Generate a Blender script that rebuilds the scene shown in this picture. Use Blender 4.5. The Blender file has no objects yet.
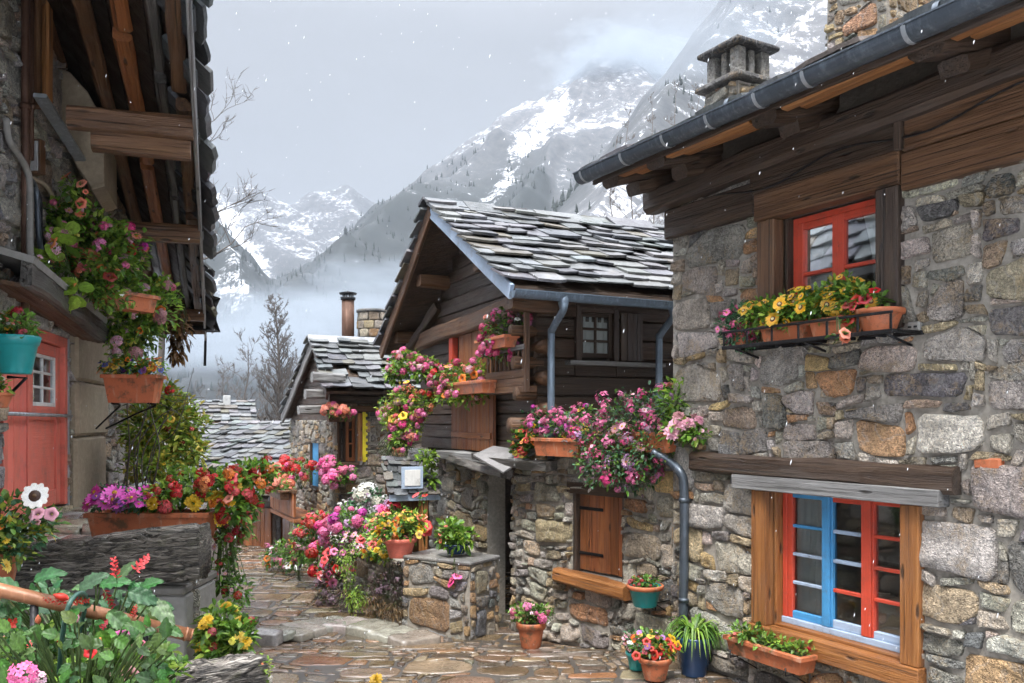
import bpy, bmesh, math, random
import numpy as np
from mathutils import Vector, Matrix, noise

SC = bpy.context.scene
COL = SC.collection
V = Vector
R = math.radians
EXPOSURE = 2.1
HAZE = 0.00021
FPX, CX, HY, CAMZ = 850.0, 512.0, 420.0, 2.3      # focal length in pixels, image centre, horizon row, eye height


def P(px, py, Y):
    """A point of the place: seen along pixel (px, py) of the survey photo, Y metres ahead."""
    return V(((px - CX) / FPX * Y, Y, CAMZ + (HY - py) / FPX * Y))


def sm(a, b, x):
    t = min(1.0, max(0.0, (x - a) / (b - a)))
    return t * t * (3 - 2 * t)


def zg(x, y):
    """Height of the street."""
    return -0.25 * sm(8.0, 10.0, y) - 0.25 * sm(13, 19, y) - 0.9 * sm(19, 30, y)


class Fr:
    """A wall frame: origin, u along the wall, v up, n out of the wall."""
    def __init__(self, o, u, n=None):
        self.o = V(o)
        self.u = V((u[0], u[1], 0)).normalized()
        self.v = V((0, 0, 1))
        self.n = V((n[0], n[1], 0)).normalized() if n is not None else V((self.u.y, -self.u.x, 0))

    def w(self, u, v, n=0.0):
        return self.o + self.u * u + self.v * v + self.n * n

    def on(self, px, py, off=0.0):
        D = V(((px - CX) / FPX, 1, (HY - py) / FPX))
        c = V((0, 0, CAMZ))
        t = (off - (c - self.o).dot(self.n)) / D.dot(self.n)
        q = c + D * t - self.o
        return q.dot(self.u), q.z


# ------------------------------------------------------------------ mesh builder
class MB:
    def __init__(self):
        self.v, self.f, self.m, self.s, self.gc, self.col = [], [], [], [], [], []

    def add(self, verts, faces, mi=0, col=(1, 1, 1), gc=None, smooth=False):
        b = len(self.v)
        self.v.extend([tuple(p) for p in verts])
        self.gc.extend(gc if gc is not None else [tuple(p) for p in verts])
        if isinstance(col, list):
            self.col.extend(col)
        else:
            self.col.extend([(col[0], col[1], col[2], 1.0)] * len(verts))
        for fc in faces:
            self.f.append(tuple(i + b for i in fc))
            self.m.append(mi)
            self.s.append(smooth)

    def quad(self, a, b, c, d, mi=0, col=(1, 1, 1)):
        self.add([a, b, c, d], [(0, 1, 2, 3)], mi, col)

    def box(self, fr, u0, u1, v0, v1, n0, n1, mi=0, col=(1, 1, 1), bev=0.004, axis=None, rnd=None):
        """A box in a wall frame, chamfered; grain runs along its longest side."""
        L = (u1 - u0, v1 - v0, n1 - n0)
        if axis is None:
            axis = max(range(3), key=lambda i: L[i])
        off = (rnd or RND).uniform(0, 50)
        lo, hi = (u0, v0, n0), (u1, v1, n1)
        b = min(bev, 0.3 * min(L))
        pts, gcs = [], []
        idx = {}
        for sx in (0, 1):
            for sy in (0, 1):
                for sz in (0, 1):
                    sg = (sx, sy, sz)
                    for k in range(3):
                        q = []
                        for i in range(3):
                            c = hi[i] if sg[i] else lo[i]
                            if i != k:
                                c += -b if sg[i] else b
                            q.append(c)
                        idx[(sg, k)] = len(pts)
                        pts.append(fr.w(*q))
                        o3 = [q[axis] + off, q[(axis + 1) % 3] + off * .37, q[(axis + 2) % 3]]
                        gcs.append(tuple(o3))
        fs = []
        for k in range(3):
            a, c = [i for i in range(3) if i != k]
            for s in (0, 1):
                def sg(x, y):
                    t = [0, 0, 0]
                    t[k], t[a], t[c] = s, x, y
                    return tuple(t)
                fs.append([idx[(sg(0, 0), k)], idx[(sg(1, 0), k)], idx[(sg(1, 1), k)], idx[(sg(0, 1), k)]])
        for k in range(3):      # edge chamfers
            a, c = [i for i in range(3) if i != k]
            for x in (0, 1):
                for y in (0, 1):
                    def sg(z):
                        t = [0, 0, 0]
                        t[k], t[a], t[c] = z, x, y
                        return tuple(t)
                    fs.append([idx[(sg(0), a)], idx[(sg(1), a)], idx[(sg(1), c)], idx[(sg(0), c)]])
        for sx in (0, 1):
            for sy in (0, 1):
                for sz in (0, 1):
                    fs.append([idx[((sx, sy, sz), k)] for k in range(3)])
        self.add(pts, fs, mi, col, gcs)

    def beam(self, p0, p1, w, h, mi=0, col=(1, 1, 1), up=V((0, 0, 1)), rough=0.006, seg=None, sd=None, taper=1.0):
        """A hand-hewn timber from p0 to p1: w across, h high, waney edges."""
        p0, p1 = V(p0), V(p1)
        d = p1 - p0
        L = d.length
        d.normalize()
        s = d.cross(up)
        if s.length < 1e-4:
            s = d.cross(V((1, 0, 0)))
        s.normalize()
        t = s.cross(d)
        seg = seg or max(2, min(14, int(L / 0.18)))
        sd = sd if sd is not None else RND.uniform(0, 99)
        c = 0.18 * min(w, h)
        prof = [(-w / 2 + c, -h / 2), (w / 2 - c, -h / 2), (w / 2, -h / 2 + c), (w / 2, h / 2 - c), (w / 2 - c, h / 2), (-w / 2 + c, h / 2), (-w / 2, h / 2 - c), (-w / 2, -h / 2 + c)]
        pts, gcs = [], []
        for i in range(seg + 1):
            k = i / seg
            sc = 1 + (taper - 1) * k
            bow = noise.noise(V((k * L * .7, sd, 3))) * rough * 2
            for j, (a, b) in enumerate(prof):
                e = noise.noise(V((k * L * 2.5, sd + j * 1.7, 0))) * rough
                a2, b2 = a * sc + (e if a > 0 else -e), b * sc + e + bow
                pts.append(p0 + d * (L * k) + s * a2 + t * b2)
                gcs.append((k * L + sd, a + sd * .31, b))
        n = 8
        fs = [(i * n + j, i * n + (j + 1) % n, (i + 1) * n + (j + 1) % n, (i + 1) * n + j) for i in range(seg) for j in range(n)]
        fs.append(tuple(range(n)))
        fs.append(tuple(seg * n + j for j in range(n)))
        self.add(pts, fs, mi, col, gcs)

    def tube(self, pts, r, n=8, mi=0, col=(1, 1, 1), r1=None, cap=True, smooth=True):
        pts = [V(p) for p in pts]
        out, gcs, acc = [], [], 0.0
        m = len(pts)
        prev = None
        for i, p in enumerate(pts):
            d = (pts[min(i + 1, m - 1)] - pts[max(i - 1, 0)]).normalized()
            if prev is None:
                s = d.cross(V((0.13, 0.21, 1)))
                if s.length < .2:
                    s = d.cross(V((1, 0, 0)))
            else:
                s = prev - d * prev.dot(d)
            s.normalize()
            prev = s
            t = d.cross(s)
            rr = (r + (r1 - r) * i / (m - 1)) if r1 is not None else (r[i] if isinstance(r, (list, tuple)) else r)
            if i:
                acc += (pts[i] - pts[i - 1]).length
            for j in range(n):
                a = 2 * math.pi * j / n
                out.append(p + s * (math.cos(a) * rr) + t * (math.sin(a) * rr))
                gcs.append((acc, math.cos(a) * .05, math.sin(a) * .05))
        fs = [(i * n + j, i * n + (j + 1) % n, (i + 1) * n + (j + 1) % n, (i + 1) * n + j) for i in range(m - 1) for j in range(n)]
        if cap:
            fs.append(tuple(range(n)))
            fs.append(tuple((m - 1) * n + j for j in range(n)))
        self.add(out, fs, mi, col, gcs, smooth)

    def lathe(self, c, prof, n=20, mi=0, col=(1, 1, 1), smooth=True, squash=(1, 1), rot=0.0):
        """prof: (radius, z) pairs, bottom to top."""
        pts = []
        for r, z in prof:
            for j in range(n):
                a = 2 * math.pi * j / n
                x, y = math.cos(a) * r * squash[0], math.sin(a) * r * squash[1]
                pts.append(V((c[0] + x * math.cos(rot) - y * math.sin(rot), c[1] + x * math.sin(rot) + y * math.cos(rot), c[2] + z)))
        m = len(prof)
        fs = [(i * n + j, i * n + (j + 1) % n, (i + 1) * n + (j + 1) % n, (i + 1) * n + j) for i in range(m - 1) for j in range(n)]
        fs.append(tuple(range(n)))
        fs.append(tuple((m - 1) * n + j for j in range(n)))
        self.add(pts, fs, mi, col, None, smooth)

    def build(self, name, mats, parent=None, recalc=True, local=False):
        me = bpy.data.meshes.new(name)
        me.from_pydata(self.v, [], self.f)
        for m in (mats if isinstance(mats, (list, tuple)) else [mats]):
            me.materials.append(m)
        me.polygons.foreach_set("material_index", self.m)
        me.polygons.foreach_set("use_smooth", self.s)
        a = me.attributes.new("gc", 'FLOAT_VECTOR', 'POINT')
        a.data.foreach_set("vector", np.array(self.gc, dtype=np.float32).ravel())
        a = me.attributes.new("col", 'FLOAT_COLOR', 'POINT')
        a.data.foreach_set("color", np.array(self.col, dtype=np.float32).ravel())
        if recalc:
            bm = bmesh.new()
            bm.from_mesh(me)
            bmesh.ops.recalc_face_normals(bm, faces=bm.faces)
            bm.to_mesh(me)
            bm.free()
        me.update()
        o = bpy.data.objects.new(name, me)
        COL.objects.link(o)
        if parent is not None:
            o.parent = parent
            o.location = -WL.get(parent.name, V((0, 0, 0)))
        return o


RND = random.Random(7)
WL = {}      # world place of each thing's Empty


def tag(o, label=None, cat=None, group=None, kind=None):
    if label:
        o["label"] = label
    if cat:
        o["category"] = cat
    if group:
        o["group"] = group
    if kind:
        o["kind"] = kind
    return o


def thing(name, label, cat, loc, group=None):
    o = bpy.data.objects.new(name, None)
    o.empty_display_size = 0.1
    COL.objects.link(o)
    o.location = loc
    WL[o.name] = V(loc)
    return tag(o, label, cat, group)


# ------------------------------------------------------------------ materials
class NT:
    def __init__(self, name):
        self.mat = bpy.data.materials.new(name)
        self.mat.use_nodes = True
        self.t = self.mat.node_tree
        self.t.nodes.clear()
        self.out = self.t.nodes.new('ShaderNodeOutputMaterial')

    def n(self, typ, ins=None, **kw):
        nd = self.t.nodes.new(typ)
        for k, v in kw.items():
            setattr(nd, k, v)
        for k, v in (ins or {}).items():
            self.set(nd.inputs[k], v)
        return nd

    def set(self, sock, v):
        if isinstance(v, bpy.types.NodeSocket):
            self.t.links.new(v, sock)
        else:
            if sock.type == 'RGBA' and not isinstance(v, (int, float)) and len(v) == 3:
                v = (*v, 1)
            sock.default_value = v

    def math(self, op, a, b=0.0, clamp=False):
        return self.n('ShaderNodeMath', {0: a, 1: b}, operation=op, use_clamp=clamp).outputs[0]

    def mix(self, f, a, b, mode='MIX'):
        nd = self.n('ShaderNodeMix', data_type='RGBA', blend_type=mode)
        self.set(nd.inputs[0], f)
        self.set(nd.inputs[6], a)
        self.set(nd.inputs[7], b)
        return nd.outputs[2]

    def noise(self, vec, scale, detail=5, rough=.55, dist=0.0, dim='3D'):
        return self.n('ShaderNodeTexNoise', {'Vector': vec, 'Scale': scale, 'Detail': detail, 'Roughness': rough, 'Distortion': dist}).outputs['Fac']

    def ramp(self, f, stops):
        nd = self.n('ShaderNodeValToRGB', {'Fac': f})
        e = nd.color_ramp.elements
        while len(e) < len(stops):
            e.new(.5)
        for i, (p, c) in enumerate(stops):
            e[i].position = p
            e[i].color = (*c, 1) if not isinstance(c, (int, float)) else (c, c, c, 1)
        return nd.outputs[0]

    def mr(self, f, a, b, c, d):
        return self.n('ShaderNodeMapRange', {0: f, 1: a, 2: b, 3: c, 4: d}).outputs[0]

    def attr(self, name):
        return self.n('ShaderNodeAttribute', attribute_name=name)

    def vmul(self, v, s):
        return self.n('ShaderNodeVectorMath', {0: v, 1: s}, operation='MULTIPLY').outputs[0]

    def bump(self, h, strength, dist, normal=None):
        nd = self.n('ShaderNodeBump', {'Height': h, 'Strength': strength, 'Distance': dist})
        if normal is not None:
            self.set(nd.inputs['Normal'], normal)
        return nd.outputs[0]

    def obj(self):
        return self.n('ShaderNodeTexCoord').outputs['Object']

    def fin(self, color, rough, normal=None, **ins):
        b = self.n('ShaderNodeBsdfPrincipled')
        self.set(b.inputs['Base Color'], color)
        self.set(b.inputs['Roughness'], rough)
        if normal is not None:
            self.set(b.inputs['Normal'], normal)
        for k, v in ins.items():
            self.set(b.inputs[k.replace('_', ' ')], v)
        self.t.links.new(b.outputs[0], self.out.inputs[0])
        self.b = b
        return self.mat


def m_stone(name, wet=.5, lichen=.35, gain=1.0, bump=1.0):
    t = NT(name)
    c = t.attr('col').outputs['Color']
    o = t.obj()
    n1 = t.noise(o, 5, 8, .62)
    n2 = t.noise(o, 42, 6, .65)
    n3 = t.noise(o, 170, 3, .6)
    v = t.n('ShaderNodeTexVoronoi', {'Vector': o, 'Scale': 130.0}).outputs['Distance']
    k = t.math('MULTIPLY', t.mr(n1, .3, .7, .55 * gain, 1.38 * gain), t.mr(n2, .33, .67, .5, 1.5))
    k = t.math('MULTIPLY', k, t.mr(n3, .33, .67, .72, 1.25))
    k = t.math('MULTIPLY', k, t.mr(v, .05, .55, 1.16, .86))
    col = t.n('ShaderNodeVectorMath', {0: c, 3: k}, operation='SCALE').outputs[0]
    lm = t.mr(t.math('MULTIPLY', t.noise(o, 3.3, 6, .6, .4), t.mr(n2, .35, .6, .75, 1.1)), .5, .64, 0, lichen)
    col = t.mix(lm, col, (.33, .22, .10))
    gm = t.mr(t.noise(o, 2.1, 7, .65),   .58, .72, 0, .3)
    col = t.mix(gm, col, t.mix(.75, col, (.05, .055, .05)))
    # veins: thin pale or dark streaks
    wv = t.n('ShaderNodeTexWave', {'Vector': o, 'Scale': 2.2, 'Distortion': 14.0, 'Detail': 4.0, 'Detail Scale': 1.4}).outputs['Fac']
    col = t.mix(t.mr(wv, .93, 1.0, 0, .3), col, (.42, .41, .4))
    h = t.math('ADD', t.math('MULTIPLY', n2, .6), t.math('MULTIPLY', n3, .22))
    h = t.math('ADD', h, t.math('MULTIPLY', t.noise(o, 14, 8, .6), 1.0))
    cr = t.n('ShaderNodeTexVoronoi', {'Vector': t.n('ShaderNodeVectorMath', {0: o, 1: t.n('ShaderNodeTexNoise', {'Vector': o, 'Scale': 6.0, 'Detail': 5.0}).outputs['Color']}, operation='ADD').outputs[0], 'Scale': 5.0}, feature='DISTANCE_TO_EDGE').outputs['Distance']
    cm = t.math('MULTIPLY', t.mr(cr, .0, .03, 1, 0), t.mr(t.noise(o, 2.7, 3), .5, .6, 0, 1), True)
    col = t.mix(t.math('MULTIPLY', cm, .75), col, (.03, .028, .025))
    h = t.math('SUBTRACT', h, t.math('MULTIPLY', cm, .5))
    ch = t.n('ShaderNodeTexVoronoi', {'Vector': t.n('ShaderNodeVectorMath', {0: o, 1: t.n('ShaderNodeTexNoise', {'Vector': o, 'Scale': 12.0, 'Detail': 3.0}).outputs['Color']}, operation='ADD').outputs[0], 'Scale': 13.0}).outputs['Distance']
    h = t.math('ADD', h, t.math('MULTIPLY', ch, .9))
    nb = t.bump(h, 1.0 * bump, .034)
    ro = t.mr(t.noise(o, 8, 5, .6), .35, .65, .85 - wet * .75, .92 - wet * .45)
    return t.fin(col, ro, nb)


def m_wood(name, ca, cb, cc, rough=.6, wet=.15, fine=1.0, crack=.8):
    """Weathered timber: ca dark grain, cb body, cc pale fibres; grain follows each piece."""
    t = NT(name)
    g = t.attr('gc').outputs['Vector']
    tint = t.attr('col').outputs['Color']
    n1 = t.noise(t.vmul(g, (1.1, 26 * fine, 26 * fine)), 1.0, 6, .6, .25)
    n2 = t.noise(t.vmul(g, (4, 120 * fine, 120 * fine)), 1.0, 4, .6)
    n3 = t.noise(t.vmul(g, (1.6, 5, 5)), 1.0, 5, .55, .6)
    f = t.math('ADD', t.math('MULTIPLY', n1, .62), t.math('MULTIPLY', n2, .38))
    col = t.ramp(f, [(.28, ca), (.5, cb), (.74, cc)])
    col = t.mix(t.mr(n3, .4, .7, 0, .55), col, t.mix(.65, col, ca))
    cr = t.mr(t.noise(t.vmul(g, (.6, 75 * fine, 75 * fine)), 1.0, 4, .6, .04), .60, .66, 0, crack)
    kn = t.n('ShaderNodeTexVoronoi', {'Vector': t.vmul(g, (2.2, 9, 9)), 'Scale': 1.0}).outputs['Distance']
    cr = t.math('MAXIMUM', cr, t.math('MULTIPLY', t.mr(kn, .07, .15, 1, 0), .8))
    col = t.mix(t.mr(t.noise(t.vmul(g, (.7, 2.4, 2.4)), 1.0, 6, .7, .4), .5, .68, 0, .55), col, t.mix(.5, col, (.10, .095, .09)))
    col = t.mix(cr, col, (.012, .009, .007))
    col = t.mix(1.0, col, tint, 'MULTIPLY')
    h = t.math('SUBTRACT', t.math('ADD', t.math('MULTIPLY', n1, .7), t.math('MULTIPLY', n2, .5)), t.math('MULTIPLY', cr, .8))
    return t.fin(col, t.mr(n3, .3, .7, rough + wet, rough - wet), t.bump(h, 1.0, .02))


def m_paint(name, c, rough=.4, wear=.25, under=(.12, .07, .04), sc=1.0):
    t = NT(name)
    o = t.obj()
    n1 = t.noise(o, 9 * sc, 6, .6)
    n2 = t.noise(o, 55 * sc, 5, .65)
    tint = t.attr('col').outputs['Color']
    col = t.mix(t.mr(n1, .3, .7, .0, .5), c, tuple(x * .72 for x in c))
    col = t.mix(t.mr(t.math('MULTIPLY', n2, t.mr(n1, .4, .7, .8, 1.2)), .62, .7, 0, wear * 2), col, under)
    g = t.attr('gc').outputs['Vector']
    br = t.noise(t.vmul(g, (3, 140, 140)), 1.0, 3, .6)
    col = t.mix(t.mr(br, .35, .65, 0, .35), col, tuple(min(1, x * 1.25 + .02) for x in c))
    gr = t.mr(t.noise(o, 4.5, 7, .7), .5, .7, 0, .5)
    col = t.mix(gr, col, t.mix(.6, col, (.07, .055, .045)))
    col = t.mix(1.0, col, tint, 'MULTIPLY')
    return t.fin(col, t.mr(n1, .3, .7, rough + .25, rough), t.bump(t.math('ADD', n2, br), .45, .006))


def m_metal(name, c, rough=.35, metallic=.7, bump=.15):
    t = NT(name)
    o = t.obj()
    n1 = t.noise(o, 6, 6, .6)
    n2 = t.noise(o, 60, 4, .6)
    st = t.noise(t.vmul(o, (22, 22, 2.5)), 1.0, 5, .65)
    col = t.mix(t.mr(n1, .3, .7, 0, .7), c, tuple(x * .6 for x in c))
    col = t.mix(t.mr(st, .52, .7, 0, .5), col, tuple(min(1, x * 1.9 + .03) for x in c))
    col = t.mix(t.mr(t.noise(o, 13, 6, .7), .6, .72, 0, .5), col, (.06, .05, .04))
    return t.fin(col, t.mr(n2, .3, .7, rough - .1, rough + .18), t.bump(n2, bump, .003), Metallic=metallic)


def m_slate(name, gain=1.0, snow=0.0):
    t = NT(name)
    c = t.attr('col').outputs['Color']
    o = t.obj()
    n1 = t.noise(o, 7, 7, .6)
    n2 = t.noise(o, 50, 5, .65)
    k = t.math('MULTIPLY', t.mr(n1, .3, .7, .7 * gain, 1.25 * gain), t.mr(n2, .3, .7, .75, 1.2))
    col = t.n('ShaderNodeVectorMath', {0: c, 3: k}, operation='SCALE').outputs[0]
    mo = t.mr(t.noise(o, 3, 6, .65), .56, .7, 0, .45)
    col = t.mix(mo, col, (.09, .075, .045))
    ro = t.mr(n1, .35, .65, .36, .62)
    if snow:
        nz = t.n('ShaderNodeSeparateXYZ', {0: t.n('ShaderNodeNewGeometry').outputs['Normal']}).outputs[2]
        sm_ = t.math('MULTIPLY', t.mr(t.math('ADD', t.noise(o, 4, 7, .7), t.math('MULTIPLY', n2, .35)), .62, .8, 0, snow), t.mr(nz, .5, .8, 0, 1), True)
        col = t.mix(sm_, col, (.74, .76, .8))  # pale tone paints in the wet slates' sky sheen along with a snow dusting
        ro = t.mix(sm_, ro, (.6, .6, .6))
    return t.fin(col, ro, t.bump(t.math('ADD', n1, t.math('MULTIPLY', n2, .4)), .6, .02), Specular_IOR_Level=.3)


def m_leaf(name, trans=.36, rough=.45):
    t = NT(name)
    c = t.attr('col').outputs['Color']
    g = t.attr('gc').outputs['Vector']
    n = t.noise(g, 26, 5, .65)
    n2 = t.noise(g, 120, 4, .6)
    col = t.n('ShaderNodeVectorMath', {0: c, 3: t.math('MULTIPLY', t.mr(n, .3, .7, .65, 1.35), t.mr(n2, .3, .7, .75, 1.25))}, operation='SCALE').outputs[0]
    col = t.mix(t.mr(t.noise(g, 45, 4, .7), .66, .72, 0, .5), col, t.mix(.6, col, (.12, .08, .03)))
    b = t.n('ShaderNodeBsdfPrincipled', {'Base Color': col, 'Roughness': rough})
    tr = t.n('ShaderNodeBsdfTranslucent', {'Color': col})
    mx = t.n('ShaderNodeMixShader', {0: trans, 1: b.outputs[0], 2: tr.outputs[0]})
    t.t.links.new(mx.outputs[0], t.out.inputs[0])
    return t.mat


def m_glass(name):
    t = NT(name)
    fr = t.n('ShaderNodeFresnel', {'IOR': 1.5}).outputs[0]
    o = t.obj()
    nb = t.bump(t.noise(o, 3, 2, .5), .02, .02)
    gl = t.n('ShaderNodeBsdfGlossy', {'Color': (.9, .95, 1, 1), 'Roughness': .03, 'Normal': nb})
    tr = t.n('ShaderNodeBsdfTransparent', {'Color': (.75, .8, .8, 1)})
    mx = t.n('ShaderNodeMixShader', {0: t.math('ADD', t.math('MULTIPLY', fr, 1.6), .05, True), 1: tr.outputs[0], 2: gl.outputs[0]})
    t.t.links.new(mx.outputs[0], t.out.inputs[0])
    return t.mat


def m_plain(name, c, rough=.6, sc=20, var=.3, bump=.2, **kw):
    t = NT(name)
    o = t.obj()
    n1 = t.noise(o, sc, 6, .6)
    n2 = t.noise(o, sc * .2, 4, .6)
    col = t.mix(t.mr(n1, .3, .7, 0, var), c, tuple(x * .45 for x in c))
    col = t.mix(t.mr(n2, .4, .7, 0, var), col, tuple(x * .6 for x in c))
    col = t.mix(1.0, col, t.attr('col').outputs['Color'], 'MULTIPLY')
    return t.fin(col, rough, t.bump(n1, bump, .008), **kw)


def m_path():
    t = NT('wet_flagstone')
    c = t.attr('col').outputs['Color']
    o = t.obj()
    n1 = t.noise(o, 3, 8, .6)
    n2 = t.noise(o, 30, 6, .65)
    k = t.math('MULTIPLY', t.mr(n1, .3, .7, .6, 1.3), t.mr(n2, .3, .7, .75, 1.2))
    col = t.n('ShaderNodeVectorMath', {0: c, 3: k}, operation='SCALE').outputs[0]
    wet = t.noise(o, 1.1, 6, .6, .4)
    ro = t.math('ADD', t.mr(wet, .36, .6, .27, .05), t.mr(n2, .3, .7, -.04, .12), True)
    h = t.math('ADD', t.math('MULTIPLY', t.noise(o, 9, 6, .6), 1.0), t.math('MULTIPLY', n2, .5))
    nb = t.bump(h, .5, .02)
    return t.fin(col, ro, nb, Specular_IOR_Level=.85)


def m_mountain():
    t = NT('snowy_rock')
    g = t.n('ShaderNodeNewGeometry')
    pos = g.outputs['Position']
    nz = t.n('ShaderNodeSeparateXYZ', {0: g.outputs['True Normal']}).outputs[2]
    z = t.n('ShaderNodeSeparateXYZ', {0: pos}).outputs[2]
    att = t.n('ShaderNodeSeparateColor', {0: t.attr('col').outputs['Color']})
    chute, wood = att.outputs[0], att.outputs[1]
    n1 = t.noise(pos, .012, 10, .68)
    n2 = t.noise(pos, .06, 8, .7)
    n3 = t.noise(t.vmul(pos, (1, 1, .35)), .3, 4, .7)
    s = t.math('ADD', t.mr(nz, .55, .92, -.40, .16), t.math('MULTIPLY', t.math('SUBTRACT', n1, .5), .9))
    s = t.math('ADD', s, t.math('MULTIPLY', t.math('SUBTRACT', n2, .5), 1.25))
    s = t.math('ADD', s, t.math('MULTIPLY', t.math('SUBTRACT', n3, .5), .9))
    s = t.math('ADD', s, t.math('MULTIPLY', chute, .5))
    s = t.math('SUBTRACT', s, t.math('MULTIPLY', wood, .42))
    n4 = t.noise(t.vmul(pos, (1, 1, .22)), .11, 6, .75)
    s = t.math('ADD', s, t.math('MULTIPLY', t.math('SUBTRACT', n4, .5), 1.5))
    f = t.mr(s, -.06, .26, 0, 1)
    rock = t.mix(t.mr(n2, .3, .7, 0, 1), (.05, .055, .065), (.13, .13, .135))
    rock = t.mix(wood, rock, (.014, .018, .018))
    col = t.mix(f, rock, (.60, .62, .66))
    return t.fin(col, .85)


def make_mats():
    M = {}
    M['stone'] = m_stone('rubble_stone', .4, .6, 1.75)
    M['stone_far'] = m_stone('rubble_stone_distant', .4, .45, 1.0, .7)
    M['mortar'] = m_plain('lime_mortar', (.38, .345, .295), .8, 30, .75, 1.0)
    M['path'] = m_path()
    M['joint'] = m_plain('path_joint_earth', (.07, .06, .05), .55, 25, .5, .5)
    M['dark_wood'] = m_wood('dark_weathered_timber', (.014, .008, .005), (.055, .031, .018), (.12, .078, .05), .5)
    M['wood'] = m_wood('brown_timber', (.035, .016, .007), (.135, .063, .027), (.23, .125, .06), .5)
    M['warm_wood'] = m_wood('warm_varnished_timber', (.12, .042, .012), (.30, .115, .03), (.42, .19, .06), .42, .12)
    M['orange_wood'] = m_wood('orange_larch_board', (.16, .06, .018), (.36, .15, .045), (.48, .24, .09), .5)
    M['red_wood'] = m_wood('red_brown_boards', (.10, .03, .01), (.34, .115, .036), (.48, .20, .065), .45)
    M['grey_wood'] = m_wood('silver_grey_board', (.09, .085, .08), (.22, .215, .21), (.36, .36, .35), .6)
    M['bark_wood'] = m_wood('split_log', (.012, .011, .010), (.075, .068, .06), (.24, .22, .20), .5, .15, .55)
    M['slate'] = m_slate('wet_roof_slate', 1.0, .08)
    M['slate_snow_sheen'] = m_slate('slate_with_snow_and_sheen', .8, .07)
    t = NT('furrowed_log')
    g = t.attr('gc').outputs['Vector']
    w = t.noise(t.vmul(g, (2.6, 9, 30)), 1.0, 4, .6, .5)
    w2 = t.noise(t.vmul(g, (6, 30, 110)), 1.0, 4, .65, .3)
    fu = t.mr(t.math('ABSOLUTE', t.math('SUBTRACT', w, .5)), .0, .05, 1, 0)
    fu = t.math('MAXIMUM', fu, t.math('MULTIPLY', t.mr(t.math('ABSOLUTE', t.math('SUBTRACT', w2, .5)), .0, .04, 1, 0), .6))
    col = t.ramp(t.math('ADD', t.math('MULTIPLY', w2, .6), t.math('MULTIPLY', t.noise(t.vmul(g, (1.5, 5, 12)), 1.0, 5, .6), .4)), [(.3, (.08, .068, .055)), (.5, (.18, .158, .132)), (.7, (.32, .29, .25))])
    col = t.mix(t.mr(t.noise(g, 9, 5, .6), .55, .7, 0, .6), col, (.10, .105, .05))
    col = t.mix(fu, col, (.012, .011, .010))
    col = t.mix(1.0, col, t.attr('col').outputs['Color'], 'MULTIPLY')
    M['log'] = t.fin(col, t.mr(w, .3, .7, .65, .35), t.bump(t.math('SUBTRACT', w2, fu), 1.0, .03))
    M['slate_bare'] = m_slate('bare_wet_slate', .75, .03)
    M['gutter'] = m_metal('grey_zinc', (.10, .12, .145), .38, .6)
    M['zinc'] = m_metal('blue_grey_zinc', (.16, .21, .27), .42, .45)
    M['pale_metal'] = m_metal('pale_galvanised_metal', (.42, .45, .48), .4, .6)
    M['iron'] = m_metal('black_iron', (.02, .02, .022), .5, .6)
    M['rust'] = m_metal('rusty_brown_metal', (.11, .055, .035), .6, .3)
    M['copper'] = m_metal('brown_painted_rail', (.24, .10, .045), .42, .1, .1)
    M['red_paint'] = m_paint('red_window_paint', (.56, .062, .028), .4, .3)
    M['door_paint'] = m_paint('faded_red_door_paint', (.70, .17, .12), .45, .15)
    M['blue_paint'] = m_paint('blue_window_paint', (.06, .28, .55), .38, .2)
    M['pale_blue'] = m_paint('pale_blue_paint', (.36, .45, .58), .45, .3)
    M['yellow_paint'] = m_paint('yellow_paint', (.75, .62, .03), .45, .15)
    M['white_paint'] = m_paint('white_paint', (.7, .7, .68), .45, .25)
    t = NT('terracotta')
    o = t.obj()
    n1, n2, n3 = t.noise(o, 7, 7, .65), t.noise(o, 40, 5, .65), t.noise(t.vmul(o, (16, 16, 3)), 1.0, 5, .6)
    col = t.mix(t.mr(n1, .3, .7, 0, 1), (.50, .15, .06), (.36, .10, .042))
    col = t.mix(t.mr(n3, .55, .72, 0, .6), col, (.50, .36, .26))
    col = t.mix(t.mr(t.math('ADD', n1, t.math('MULTIPLY', n2, .4)), .72, .86, 0, .75), col, (.07, .065, .035))
    col = t.mix(t.mr(n2, .6, .7, 0, .4), col, (.14, .05, .025))
    M['terracotta'] = t.fin(col, t.mr(n1, .3, .7, .75, .4), t.bump(n2, .4, .006))
    M['teal'] = m_plain('teal_glaze', (.015, .27, .27), .3, 12, .3, .1)
    M['green_box'] = m_plain('grey_green_plastic', (.03, .085, .065), .45, 14, .3, .1)
    M['blue_pot'] = m_plain('dark_blue_glaze', (.02, .05, .12), .25, 12, .3, .1)
    M['soil'] = m_plain('soil', (.035, .024, .016), .9, 40, .6, .9)
    M['concrete'] = m_plain('grey_concrete', (.27, .26, .24), .65, 18, .5, .6)
    M['tan_stone'] = m_plain('tan_dressed_stone', (.46, .37, .26), .7, 24, .6, .8)
    M['leaf'] = m_leaf('leaf')
    M['petal'] = m_leaf('petal', .2, .5)
    M['bark'] = m_plain('bare_bark', (.10, .085, .075), .85, 30, .5, .5)
    M['glass'] = m_glass('window_glass')
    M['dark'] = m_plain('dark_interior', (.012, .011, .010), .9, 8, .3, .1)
    M['room'] = m_plain('dim_room', (.22, .19, .16), .9, 8, .3, .1)
    t = NT('curtain')
    b = t.n('ShaderNodeBsdfPrincipled', {'Base Color': (.88, .88, .86, 1), 'Roughness': .9})
    tr = t.n('ShaderNodeBsdfTranslucent', {'Color': (.7, .7, .68, 1)})
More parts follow.
